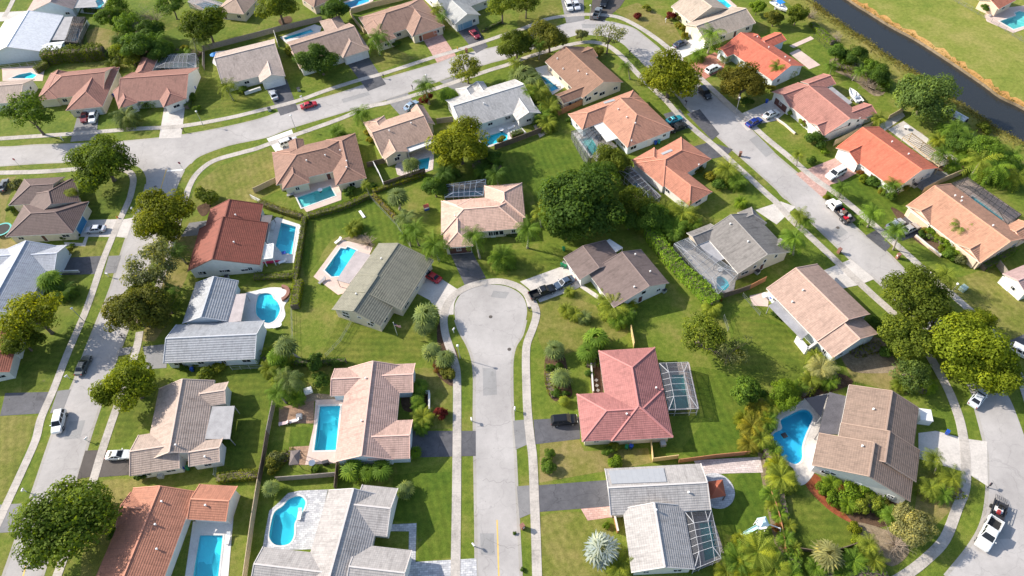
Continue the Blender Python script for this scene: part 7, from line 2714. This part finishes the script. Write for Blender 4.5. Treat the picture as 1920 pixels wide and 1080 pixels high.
# ------------------------------------------------------------------ street lamps, mailboxes, signs, covers
def lamp_proto():
    t = thing('street_lamp', 'x', 'street lamp', (0, 0, -60), 'street lamps')
    mb = MB()
    mb.tube([(0, 0, 0), (0, 0, 2.2), (0, 0, 4.3)], [.09, .07, .055], 8)
    mb.obj('pole', plain('concrete_pole', (.42, .40, .38), .8), t)
    mb = MB()
    mb.tube([(0, 0, 4.3), (0, 0, 4.42)], [.07, .2], 10)
    mb.tube([(0, 0, 4.42), (0, 0, 4.66), (0, 0, 4.78)], [.22, .26, .08], 10)
    mb.obj('lantern', M['white'], t)
    return t


LP = lamp_proto()
for i, (px, py, lab) in enumerate([
    (863,672,'street lamp beside the turning-circle road'), (381,235,'street lamp on the upper left pavement'),
    (1380,211,'street lamp opposite the deep blue car'), (157,602,'street lamp by the left road with a long shadow'),
    (803,168,'street lamp behind the thin-stemmed palm'), (555,243,'street lamp on the verge right of the junction'),
    (1776,559,'street lamp at the edge of the large right-hand street tree'), (1106,37,'street lamp between the drives at the top')]):
    o = LP if i == 0 else copy_tree(LP)
    b = G(px, py)
    o.location = (b.x, b.y, 0)
    o.rotation_euler.z = random.uniform(0, 6)
    o['label'] = lab


def mail_proto(kind):
    t = thing('mailbox', 'x', 'mailbox', (0, 0, -60), 'kerbside mailboxes')
    if kind == 'brick':
        mb = MB()
        mb.box((0, 0, 0), .6, .6, 1.25)
        mb.box((0, 0, 1.25), .7, .7, .1)
        mb.obj('pillar', M['brick'], t)
        z, m = .85, M['white']
    else:
        mb = MB()
        mb.box((0, 0, 0), .12, .12, 1.05)
        mb.obj('post', M['white'] if kind == 'white' else M['dark'], t)
        z, m = 1.05, M['white'] if kind == 'white' else M['dark']
    bx = MB()
    pr = [(-.14, 0), (-.14, .18), (-.09, .27), (0, .3), (.09, .27), (.14, .18), (.14, 0)]
    xo = .12 if kind != 'brick' else .12
    for (a, b) in zip(pr, pr[1:] + pr[:1]):
        bx.poly([(-.3 + xo, a[0], z + a[1]), (.3 + xo, a[0], z + a[1]), (.3 + xo, b[0], z + b[1]), (-.3 + xo, b[0], z + b[1])])
    for x in (-.3, .3):
        bx.poly([(x + xo, a[0], z + a[1]) for a in pr])
    bx.obj('letter_box', m, t)
    fl = MB()
    fl.box((.05, .16, z + .1), .04, .02, .25)
    fl.obj('flag', M['red'], t)
    return t


MP = {k: mail_proto(k) for k in ('white', 'dark', 'brick')}
used = set()
for px, py, kind, lab in [
    (885,790,'white','white mailbox on the left verge of the cul-de-sac road'), (888,1024,'white','white mailbox near the yellow road line'),
    (980,990,'brick','brick mailbox by the pale grey house drive'), (966,770,'white','white mailbox before the red-pink house'),
    (992,583,'dark','dark mailbox at the turning circle'), (851,624,'white','white mailbox in the verge below the turning circle'),
    (131,710,'white','white mailbox on the left road verge'), (231,634,'dark','dark mailbox opposite the blue-grey metal roof'),
    (50,922,'white','white mailbox near the huge olive tree'), (204,519,'white','white mailbox by the pale blue-white house drive'),
    (251,396,'white','white mailbox on the verge below the junction'), (1682,484,'brick','brown brick mailbox near the peach house kerb'),
    (1572,474,'brick','brick mailbox by the grey shingled house'), (1387,293,'brick','brown mailbox on the verge of the salmon house'),
    (1286,197,'dark','dark mailbox beneath the large yellow-topped tree'), (1180,103,'dark','dark mailbox inside the upper bend'),
    (774,168,'dark','dark mailbox on the verge left of the white ranch'), (720,148,'dark','dark mailbox before the brown gabled house drive'),
    (875,99,'brick','pale brick mailbox below the crimson car'), (567,187,'white','white mailbox above the red car on the road'),
    (346,248,'dark','dark mailbox beside the pale pink drive'), (119,264,'white','white mailbox on the upper left verge'),
    (1851,914,'dark','dark mailbox by the stained concrete drive'), (1652,530,'dark','dark mailbox beside the pale peach house drive'),
    (166,828,'white','white mailbox opposite the white driving car'), (1248,42,'white','white mailbox inside the street bend at the top')]:
    o = MP[kind] if kind not in used else copy_tree(MP[kind])
    used.add(kind)
    b = G(px, py)
    o.location = (b.x, b.y, 0)
    o.rotation_euler.z = random.uniform(0, 6.28)
    o['label'] = lab


def stop_sign(px, py, lab):
    b = G(px, py)
    t = thing('stop_sign', lab, 'stop sign', (b.x, b.y, 0), 'stop signs', -.2)
    mb = MB()
    mb.box((0, 0, 0), .06, .06, 2.1)
    mb.obj('post', M['steel'], t)
    def octo(r_, y0, y1):
        m_ = MB()
        P0 = [(r_ * math.cos(math.pi / 8 + k * math.pi / 4), y0, 2.45 + r_ * math.sin(math.pi / 8 + k * math.pi / 4)) for k in range(8)]
        P1 = [(p[0], y1, p[2]) for p in P0]
        m_.poly(P0)
        m_.poly(P1[::-1])
        for i in range(8):
            m_.poly([P0[i - 1], P1[i - 1], P1[i], P0[i]])
        return m_
    octo(.40, -.045, -.025).obj('border', M['white'], t)
    pl = octo(.37, -.052, -.03).obj('plate', M['red'], t)
    cu = bpy.data.curves.new('lettering', 'FONT')
    cu.body = 'STOP'
    cu.size = .26
    cu.align_x, cu.align_y = 'CENTER', 'CENTER'
    cu.extrude = .003
    cu.materials.append(M['white'])
    tmp = bpy.data.objects.new('lettering_curve', cu)
    COL.objects.link(tmp)
    me = bpy.data.meshes.new_from_object(tmp.evaluated_get(bpy.context.evaluated_depsgraph_get()))
    bpy.data.objects.remove(tmp)
    tx = bpy.data.objects.new('lettering', me)
    COL.objects.link(tx)
    tx.parent = pl
    tx.location = (0, -.058, 2.45)
    tx.rotation_euler = (math.pi / 2, 0, 0)


stop_sign(344, 319, 'red stop sign at the right corner of the junction')
stop_sign(37, 312, 'red stop sign on the verge at the far left')

for px, py, lab in ((920,594,'round iron cover in the middle of the turning circle'), (955,655,'round iron cover at the neck of the turning circle'),
                    (291,350,'round iron cover on the left road near the junction'), (1571,427,'round iron cover near the white work truck')):
    b = G(px, py)
    mb = MB()
    mb.tube([(0, 0, 0), (0, 0, .012)], .38, 20)
    mb.tube([(0, 0, .012), (0, 0, .018)], .30, 16)
    tag(mb.obj('manhole_cover', plain('cast_iron', (.10, .085, .075), .6), None, (0, 0, 0), loc=(b.x, b.y, .016)), lab, 'manhole cover', 'manhole covers')

for px, py, c_, lab in ((858,92,'yellow','yellow hydrant on the verge below the crimson car'), (221,409,'orange','orange hydrant beside the left pavement')):
    b = G(px, py)
    mb = MB()
    mb.tube([(0, 0, 0), (0, 0, .12), (0, 0, .13), (0, 0, .6), (0, 0, .72), (0, 0, .8)], [.2, .2, .13, .13, .11, .03], 10)
    mb.tube([(-.22, 0, .48), (.22, 0, .48)], .07, 8)
    mb.tube([(0, -.2, .42), (0, 0, .42)], .08, 8)
    tag(mb.obj('fire_hydrant', plain(c_ + '_hydrant', (.60, .42, .05) if c_ == 'yellow' else (.60, .22, .03), .5), None, (0, 0, 0), loc=(b.x, b.y, 0)), lab, 'hydrant')

# flagpole with its striped flag
b = G(745, 628)
t = thing('flagpole', 'white flagpole with a striped national flag below the green ribbed roof', 'flagpole', (b.x, b.y, 0))
mb = MB()
mb.tube([(0, 0, 0), (0, 0, 4.3)], [.05, .035], 8)
mb.tube([(0, 0, 4.3), (0, 0, 4.42)], [.09, .07], 8)
mb.obj('pole', M['white'], t)
fl = MB()
NX = 8
def fpt(u, v):
    return (.05 + 1.25 * u, -.28 * u + .07 * math.sin(u * 8), 3.95 - .8 * v - .45 * u)
for s_ in range(13):
    for i in range(NX):
        u0, u1, v0, v1 = i / NX, (i + 1) / NX, s_ / 13, (s_ + 1) / 13
        m_ = 2 if (u1 <= .41 and v1 <= 7.1 / 13) else (0 if s_ % 2 == 0 else 1)
        fl.poly([fpt(u0, v1), fpt(u1, v1), fpt(u1, v0), fpt(u0, v0)], m_)
fl.obj('flag', [M['red'], M['white'], plain('flag_blue', (.02, .03, .16), .7)], t)

# ------------------------------------------------------------------ wheelie bins
def bin_at(px, py, mat, lab):
    b = G(px, py, .5)
    t = thing('wheeled_bin', lab, 'bin', (b.x, b.y, 0), 'wheeled rubbish bins', random.uniform(0, 6))
    mb = MB()
    p = [(-.24, -.28), (.24, -.28), (.24, .28), (-.24, .28)]
    lo = [(x * .8, y * .8, .06) for x, y in p]
    hi = [(x * 1.1, y * 1.1, 1.0) for x, y in p]
    mb.poly(lo[::-1])
    for i in range(4):
        mb.poly([lo[i - 1], lo[i], hi[i], hi[i - 1]])
    mb.obj('bin_body', mat, t)
    mb = MB()
    mb.box((0, .02, 1.0), .58, .68, .08, 0, 0, .85)
    mb.beam((-.25, .38, .95), (.25, .38, .95), .05, .05)
    mb.obj('lid', mat, t)
    for sg in (1, -1):
        mb = MB()
        mb.tube([(sg * .2, .28, .12), (sg * .27, .28, .12)], .12, 10)
        mb.obj('wheel', M['black'], t)


for row in [(1054,497,M['green'],'left green bin at the brown-grey garage'), (1060,500,M['green'],'right green bin at the brown-grey garage'), (1057,467,M['green'],'green bin behind the brown-grey house'),
            (1175,838,M['green'],'green bin beneath the red-pink eave'), (1183,837,M['blue'],'blue bin beneath the red-pink eave'),
            (343,878,M['blue'],'blue bin beside the tan cross-gabled house'), (352,878,M['green'],'green bin beside the tan cross-gabled house'),
            (214,179,M['blue'],'blue bin between the red-brown houses'), (1236,266,M['teal'],'teal bin at the orange-tan house corner'), (1229,268,M['blue'],'blue bin at the orange-tan house corner'),
            (1446,560,M['blue'],'blue bin on the pink patio'), (360,693,M['blue'],'blue bin by the blue-grey metal house'),
            (1776,811,M['blue'],'blue bin on the stained concrete drive'), (1438,190,M['blue'],'blue bin by the pink-red house drive'), (365,165,M['blue'],'blue bin at the red-brown gable wall')]:
    bin_at(*row)

# ------------------------------------------------------------------ garden things
# brick-red gazebo
q = [G(x, y, 2.3) for x, y in ((1326,903),(1355,899),(1361,929),(1332,935))]
cen = sum(q, Vector()) / 4
t = thing('gazebo', 'gazebo with a brick-red pyramid roof on a round paved pad', 'gazebo', (cen.x, cen.y, 0))
mb = MB()
ap = Vector((cen.x, cen.y, 3.6))
for i in range(4):
    mb.poly([q[i - 1], q[i], ap])
    a_, b_ = q[i - 1], q[i]
    mb.poly([a_ - Vector((0, 0, .2)), b_ - Vector((0, 0, .2)), b_, a_])
mb.obj('roof', plain('red_canvas', (.36, .10, .055), .8, var=.15), t, (cen.x, cen.y, 0))
for v in q:
    p_ = v + (cen - v) * .06
    mb = MB()
    mb.box((p_.x, p_.y, .08), .14, .14, 2.1)
    mb.obj('post', M['wood_d'], t, (cen.x, cen.y, 0))

# play tower with slide
b = G(1423, 990)
t = thing('play_tower', 'white play tower with a pale blue slide on the lawn beside the gazebo', 'play tower', (b.x, b.y, 0), None, .1)
mb = MB()
mb.box((0, 0, 2.9), 1.5, 1.5, .5, 0, 0, .35)
mb.obj('roof', plain('pale_blue_canvas', (.50, .68, .72), .6), t)
mb = MB()
mb.box((0, 0, 1.4), 1.4, 1.4, .1)
for x in (-.65, .65):
    for y in (-.65, .65):
        mb.box((x, y, 0), .1, .1, 2.95)
mb.beam((.7, 0, 1.9), (2.6, -1.2, 1.9), .12, .12)
mb.beam((2.6, -1.2, 1.9), (2.9, -1.7, 0), .1, .1)
mb.beam((2.6, -1.2, 1.9), (2.5, -.6, 0), .1, .1)
mb.obj('frame', M['white'], t)
mb = MB()
for k in range(6):
    u0, u1 = k / 6, (k + 1) / 6
    mb.beam((-.7 - 2.6 * u0, -.2 - .5 * u0, 1.45 * (1 - u0) + .15), (-.7 - 2.6 * u1, -.2 - .5 * u1, 1.45 * (1 - u1) + .15), .55, .08)
    for sg in (1, -1):
        mb.beam((-.7 - 2.6 * u0, -.2 - .5 * u0 + sg * .3, 1.6 * (1 - u0) + .22), (-.7 - 2.6 * u1, -.2 - .5 * u1 + sg * .3, 1.6 * (1 - u1) + .22), .05, .2)
mb.obj('slide', plain('pale_blue_plastic', (.45, .72, .74), .35), t)

# toy playhouse
b = G(800, 392)
t = thing('toy_playhouse', 'small red, white and blue toy playhouse on the lawn west of the peach house', 'playhouse', (b.x, b.y, 0), None, .3)
mb = MB(); mb.box((0, 0, 0), 1.1, 1.0, .55); mb.obj('base', M['blue'], t)
mb = MB(); mb.box((0, 0, .55), 1.1, 1.0, .5); mb.obj('wall', M['white'], t)
mb = MB(); mb.poly([(-.65,-.6,1.05),(.65,-.6,1.05),(.65,0,1.5),(-.65,0,1.5)]); mb.poly([(.65,.6,1.05),(-.65,.6,1.05),(-.65,0,1.5),(.65,0,1.5)])
for x in (-.55, .55):
    mb.poly([(x,-.5,1.05),(x,.5,1.05),(x,0,1.42)])
mb.obj('roof', plain('red_roof_plastic', (.55, .12, .08), .4), t)

# dark canopy over a table
q = [G(x, y, 2.4) for x, y in ((545,845),(563,843),(560,870),(542,872))]
cen = sum(q, Vector()) / 4
t = thing('canopy', 'dark brown square canopy on the corner terrace', 'canopy', (cen.x, cen.y, 0))
mb = MB()
ap = Vector((cen.x, cen.y, 2.9))
for i in range(4):
    mb.poly([q[i - 1], q[i], ap])
    mb.poly([q[i - 1] - Vector((0, 0, .18)), q[i] - Vector((0, 0, .18)), q[i], q[i - 1]])
mb.obj('cover', plain('brown_canvas', (.16, .13, .12), .8), t, (cen.x, cen.y, 0))
for v in q:
    p_ = v + (cen - v) * .05
    mb = MB(); mb.box((p_.x, p_.y, 0), .08, .08, 2.3); mb.obj('post', M['dark'], t, (cen.x, cen.y, 0))


def lounger(px, rz, mat, lab):
    b = G(*px, .3)
    t = thing('sun_lounger', lab, 'sun lounger', (b.x, b.y, .05), 'garden seats', rz)
    mb = MB()
    mb.box((-.2, 0, .28), 1.4, .65, .12)
    mb.beam((.5, 0, .36), (1.0, 0, .75), .65, .12)
    mb.obj('cushion', mat, t)
    for x in (-.8, .7):
        for y in (-.28, .28):
            mb = MB(); mb.box((x, y, 0), .06, .06, .28); mb.obj('leg', M['white'], t)


lounger((532,794), 0.1, plain('pink_cushion', (.62, .46, .46), .8), 'pink-white lounger at the left of the brown terrace')
lounger((552,789), 0.2, plain('pale_cushion', (.66, .60, .58), .8), 'pale lounger at the right of the brown terrace')
lounger((530,491), 0.3, M['white'], 'white lounger at the end of the rounded-corner pool')


def box_thing(name, px, dx, dy, dz, rz, mat, lab, cat, lid=None, z0=.04):
    b = G(*px, dz / 2)
    t = thing(name, lab, cat, (b.x, b.y, z0), None, rz)
    mb = MB(); mb.box((0, 0, 0), dx, dy, dz, 0, 0, .98); mb.obj('body', mat, t)
    mb = MB(); mb.box((0, 0, dz), dx * 1.06, dy * 1.06, .08, 0, 0, .92); mb.obj('lid', lid or mat, t)
    return t


box_thing('garden_table', (561,781), 1.0, 1.0, .5, .1, M['white'], 'white square table on the brown terrace', 'table', M['flatgrey'])
box_thing('spa_tub', (578,733), 1.5, 1.2, .6, .3, M['white'], 'white tub beside the rock bed', 'tub')
box_thing('storage_shed', (1732,782), 2.0, 2.2, 1.7, -.25, M['white'], 'white storage box right of the brown three-ridge roof', 'storage box')
box_thing('utility_box', (1806,541), 1.3, 1.1, .9, .5, plain('pale_green_metal', (.40, .52, .46), .5), 'pale green utility cabinet on the lawn by the right street lamp', 'utility box')
box_thing('grill', (611,868), 1.1, .6, .9, .2, M['dark'], 'black covered grill on the pinkish patio', 'grill')
box_thing('air_conditioner', (594,200), .9, .9, .8, 0, M['steel'], 'grey cooling unit beside the upper road', 'cooling unit') if False else None
box_thing('air_conditioner', (1102,187), .9, .9, .8, .4, M['steel'], 'grey cooling unit at the brown gable wall', 'cooling unit')
box_thing('air_conditioner', (1243,832), .9, .9, .8, .05, M['steel'], 'grey cooling unit under the red-pink eave', 'cooling unit')
box_thing('air_conditioner', (302,892), .9, .9, .8, 0, M['steel'], 'cooling unit before the tan cross-gabled house', 'cooling unit')
box_thing('pool_float', (1471,816), .9, .9, .1, .3, M['white'], 'small square float on the deep blue pool', 'pool float', M['dark'], -.14)
box_thing('lawn_plank', (679,402), .6, 2.6, .1, .5, M['white'], 'white board lying on the lawn above the blue stepped pool', 'board')
box_thing('pool_toy', (532,474), .9, .9, .35, .3, M['white'], 'white and blue float in the rounded-corner pool', 'pool float', M['blue'], -.14)

# kayak
b = G(508, 491, .3)
mb = MB()
pts = [(-2.1,0,.32),(-1.4,0,.24),(0,0,.2),(1.4,0,.24),(2.1,0,.32)]
mb.tube(pts, [.03,.24,.34,.24,.03], 10)
o = mb.obj('kayak', plain('pinkred_plastic', (.62, .03, .10), .3), None, (0, 0, 0), True, loc=(b.x, b.y, .05))
o.rotation_euler.z = .05
tag(o, 'long pink-red kayak lying beside the rust-brown house', 'kayak')

# louvred white pergola by the rust-brown house
q = [G(x, y, 2.4) for x, y in ((497,460),(513,457),(511,484),(494,486))]
cen = sum(q, Vector()) / 4
t = thing('pergola', 'white louvred pergola at the corner of the rounded-corner pool', 'pergola', (cen.x, cen.y, 0), 'pergolas')
mb = MB()
for i in range(4):
    mb.beam(q[i - 1], q[i], .2, .25)
for k in range(1, 7):
    mb.beam(q[0].lerp(q[1], k / 7), q[3].lerp(q[2], k / 7), .16, .1)
mb.obj('slats', M['white'], t, (cen.x, cen.y, 0))
for v in q:
    mb = MB(); mb.box((v.x, v.y, 0), .15, .15, 2.3); mb.obj('post', M['white'], t, (cen.x, cen.y, 0))

# long wooden pergola behind the orange house
q = [G(x, y, 2.5) for x, y in ((1693,258),(1710,250),(1778,301),(1761,312))]
cen = sum(q, Vector()) / 4
t = thing('pergola', 'long open wooden pergola behind the bright orange roof', 'pergola', (cen.x, cen.y, 0), 'pergolas')
mb = MB()
for i in (0, 2):
    mb.beam(q[i], q[(i + 3) % 4 if i == 0 else 1], .1, .2) if False else None
mb.beam(q[0], q[3], .12, .2); mb.beam(q[1], q[2], .12, .2)
for k in range(0, 25):
    mb.beam(q[0].lerp(q[3], k / 24) + Vector((0, 0, .15)), q[1].lerp(q[2], k / 24) + Vector((0, 0, .15)), .12, .16)
mb.obj('slats', M['wood_t'], t, (cen.x, cen.y, 0))
for u in (0, .33, .66, 1):
    for a_, b_ in ((q[0], q[3]), (q[1], q[2])):
        v = a_.lerp(b_, u)
        mb = MB(); mb.box((v.x, v.y, 0), .14, .14, 2.45); mb.obj('post', M['wood_t'], t, (cen.x, cen.y, 0))

# dark shade sail over the blue pool terrace
q = [G(1509,747,2.6), G(1552,739,2.8), G(1539,782,2.4)]
cen = sum(q, Vector()) / 3
t = thing('shade_sail', 'dark triangular shade sail beside the deep blue pool', 'shade sail', (cen.x, cen.y, 0))
mb = MB()
mb.poly(q)
mb.poly([v - Vector((0, 0, .03)) for v in q][::-1])
mb.obj('sail', plain('navy_canvas', (.018, .022, .035), .8), t, (cen.x, cen.y, 0))
for v in q:
    mb = MB(); mb.tube([(v.x, v.y, 0), (v.x, v.y, v.z)], .05, 8); mb.obj('post', M['steel'], t, (cen.x, cen.y, 0))

# trampoline
b = G(4, 430, .8)
t = thing('trampoline', 'round teal-rimmed trampoline at the left edge', 'trampoline', (b.x, b.y, 0))
mb = MB()
for k in range(20):
    a0, a1 = k * math.pi / 10, (k + 1) * math.pi / 10
    P = lambda r_, a: (r_ * math.cos(a), r_ * math.sin(a), .85)
    mb.poly([P(1.75, a0), P(2.15, a0), P(2.15, a1), P(1.75, a1)])
mb.obj('pad', M['teal'], t)
mb = MB()
mb.poly([(1.76 * math.cos(k * math.pi / 10), 1.76 * math.sin(k * math.pi / 10), .83) for k in range(20)])
mb.obj('mat', M['black'], t)
for k in range(6):
    a = k * math.pi / 3
    mb = MB(); mb.tube([(2 * math.cos(a), 2 * math.sin(a), 0), (2 * math.cos(a), 2 * math.sin(a), .85)], .04, 6); mb.obj('leg', M['steel'], t)

# diamond stepping stones
for k, (x, y) in enumerate(((1118,713),(1119,723),(1121,732))):
    b = G(x, y)
    mb = MB(); mb.box((0, 0, 0), .55, .55, .05, math.pi / 4)
    tag(mb.obj('stepping_stone', M['white_conc'], None, (0, 0, 0), loc=(b.x, b.y, .03)), ('top', 'middle', 'bottom')[k] + ' white diamond stone in the bed of the red-pink house', 'stepping stone', 'diamond stepping stones')

# patio umbrella-blue sunshade by the triangular pool, patio tables, spa wall
b = G(401, 102, 1.9)
t = thing('parasol', 'bright blue closed-in parasol beside the triangular pool', 'parasol', (b.x, b.y, 0), 'parasols')
mb = MB(); mb.tube([(0, 0, 0), (0, 0, 2.3)], .03, 6); mb.obj('pole', M['white'], t)
mb = MB()
for k in range(8):
    a0, a1 = k * math.pi / 4, (k + 1) * math.pi / 4
    mb.poly([(0, 0, 2.4), (1.2 * math.cos(a0), 1.2 * math.sin(a0), 1.9), (1.2 * math.cos(a1), 1.2 * math.sin(a1), 1.9)])
mb.obj('canopy', plain('sky_blue_canvas', (.05, .25, .62), .7), t)
b = G(1434, 553, .7)
t = thing('patio_table', 'round white table on the pink patio', 'table', (b.x, b.y, .03))
mb = MB(); mb.tube([(0, 0, .68), (0, 0, .74)], .6, 16); mb.obj('tabletop', M['white'], t)
mb = MB(); mb.tube([(0, 0, 0), (0, 0, .04), (0, 0, .06), (0, 0, .68)], [.3, .3, .05, .05], 10); mb.obj('leg', M['white'], t)

# curved brick spa seat by the kidney pool
b = G(536, 551)
mb = MB()
for k in range(14):
    a0, a1 = -1.2 + k * .19, -1.2 + (k + 1) * .19
    for r0_, r1_, z in ((1.5, 2.2, .55),):
        p = [(r * math.cos(a), r * math.sin(a)) for r, a in ((r0_, a0), (r1_, a0), (r1_, a1), (r0_, a1))]
        mb.poly([(*v, z) for v in p])
        mb.poly([(*p[0], 0), (*p[3], 0), (*p[3], z), (*p[0], z)])
        mb.poly([(*p[1], 0), (*p[2], 0), (*p[2], z), (*p[1], z)])
o = mb.obj('curved_bench', M['brick'], None, (0, 0, 0), loc=(b.x - 1.2, b.y, .05))
tag(o, 'curved brick bench at the end of the kidney pool by the metal roof', 'bench')

# loungers, tables and bits of garden furniture that lie about the pool terraces
for (x, y, rz, mt, lab) in [
    (512, 425, 1.4, M['white'], 'upper white lounger on the rounded-corner pool terrace'),
    (545, 365, .3, M['flatgrey'], 'grey lounger in the courtyard of the brown house'),
    (634, 452, .8, M['white'], 'white lounger at the top of the stepped pool terrace'),
    (604, 527, .8, M['flatgrey'], 'grey lounger at the foot of the stepped pool terrace'),
    (520, 612, .2, M['white'], 'white lounger on the kidney pool rim'),
    (562, 965, 1.5, M['white'], 'white lounger on the paved terrace of the whitish-grey house'),
    (428, 1010, 1.5, M['white'], 'white lounger right of the bottom-left pool'),
    (1530, 850, 1.2, M['white'], 'white lounger beside the deep blue pool'),
    (958, 240, .4, M['white'], 'white lounger on the white ranch terrace'),
    (1858, 28, .5, M['flatgrey'], 'grey lounger at the L-shaped pool')]:
    lounger((x, y), rz, mt, lab)
for (x, y, lab) in [(600, 356, 'round table in the courtyard of the brown house'), (940, 243, 'round table under the stained eave of the white ranch'),
                    (1700, 238, 'round table on the concrete behind the orange house'), (1350, 505, 'round table in the patio cage of the grey shingled house'),
                    (760, 302, 'round table on the paving under the white awning'), (585, 868, 'round table on the pinkish patio')]:
    b = G(x, y, .7)
    t = thing('patio_table', lab, 'table', (b.x, b.y, .06), 'patio tables')
    mb = MB(); mb.tube([(0, 0, .68), (0, 0, .74)], .6, 16); mb.obj('tabletop', M['white'], t)
    mb = MB(); mb.tube([(0, 0, 0), (0, 0, .04), (0, 0, .06), (0, 0, .68)], [.3, .3, .05, .05], 10); mb.obj('leg', M['dark'], t)
for (x, y, rz, lab) in [(505, 205, .3, 'grey cooling unit by the white planter wall house'), (560, 168, .3, 'cooling unit at the brown gabled house wall'),
                    (395, 640, 0, 'grey cooling unit below the blue-grey metal roof'), (700, 610, .6, 'cooling unit under the green ribbed gable'),
                    (1245, 545, .6, 'cooling unit at the white gable of the brown-grey house'), (1420, 510, .6, 'cooling unit at the grey shingled gable wall'),
                    (1715, 348, .5, 'cooling unit at the orange gable wall'), (1600, 232, .5, 'cooling unit at the pink-red gable wall'), (425, 520, 0, 'cooling unit below the rust-brown gable wall')]:
    box_thing('air_conditioner', (x, y), .85, .85, .8, rz, M['steel'], lab, 'cooling unit', M['dark'])
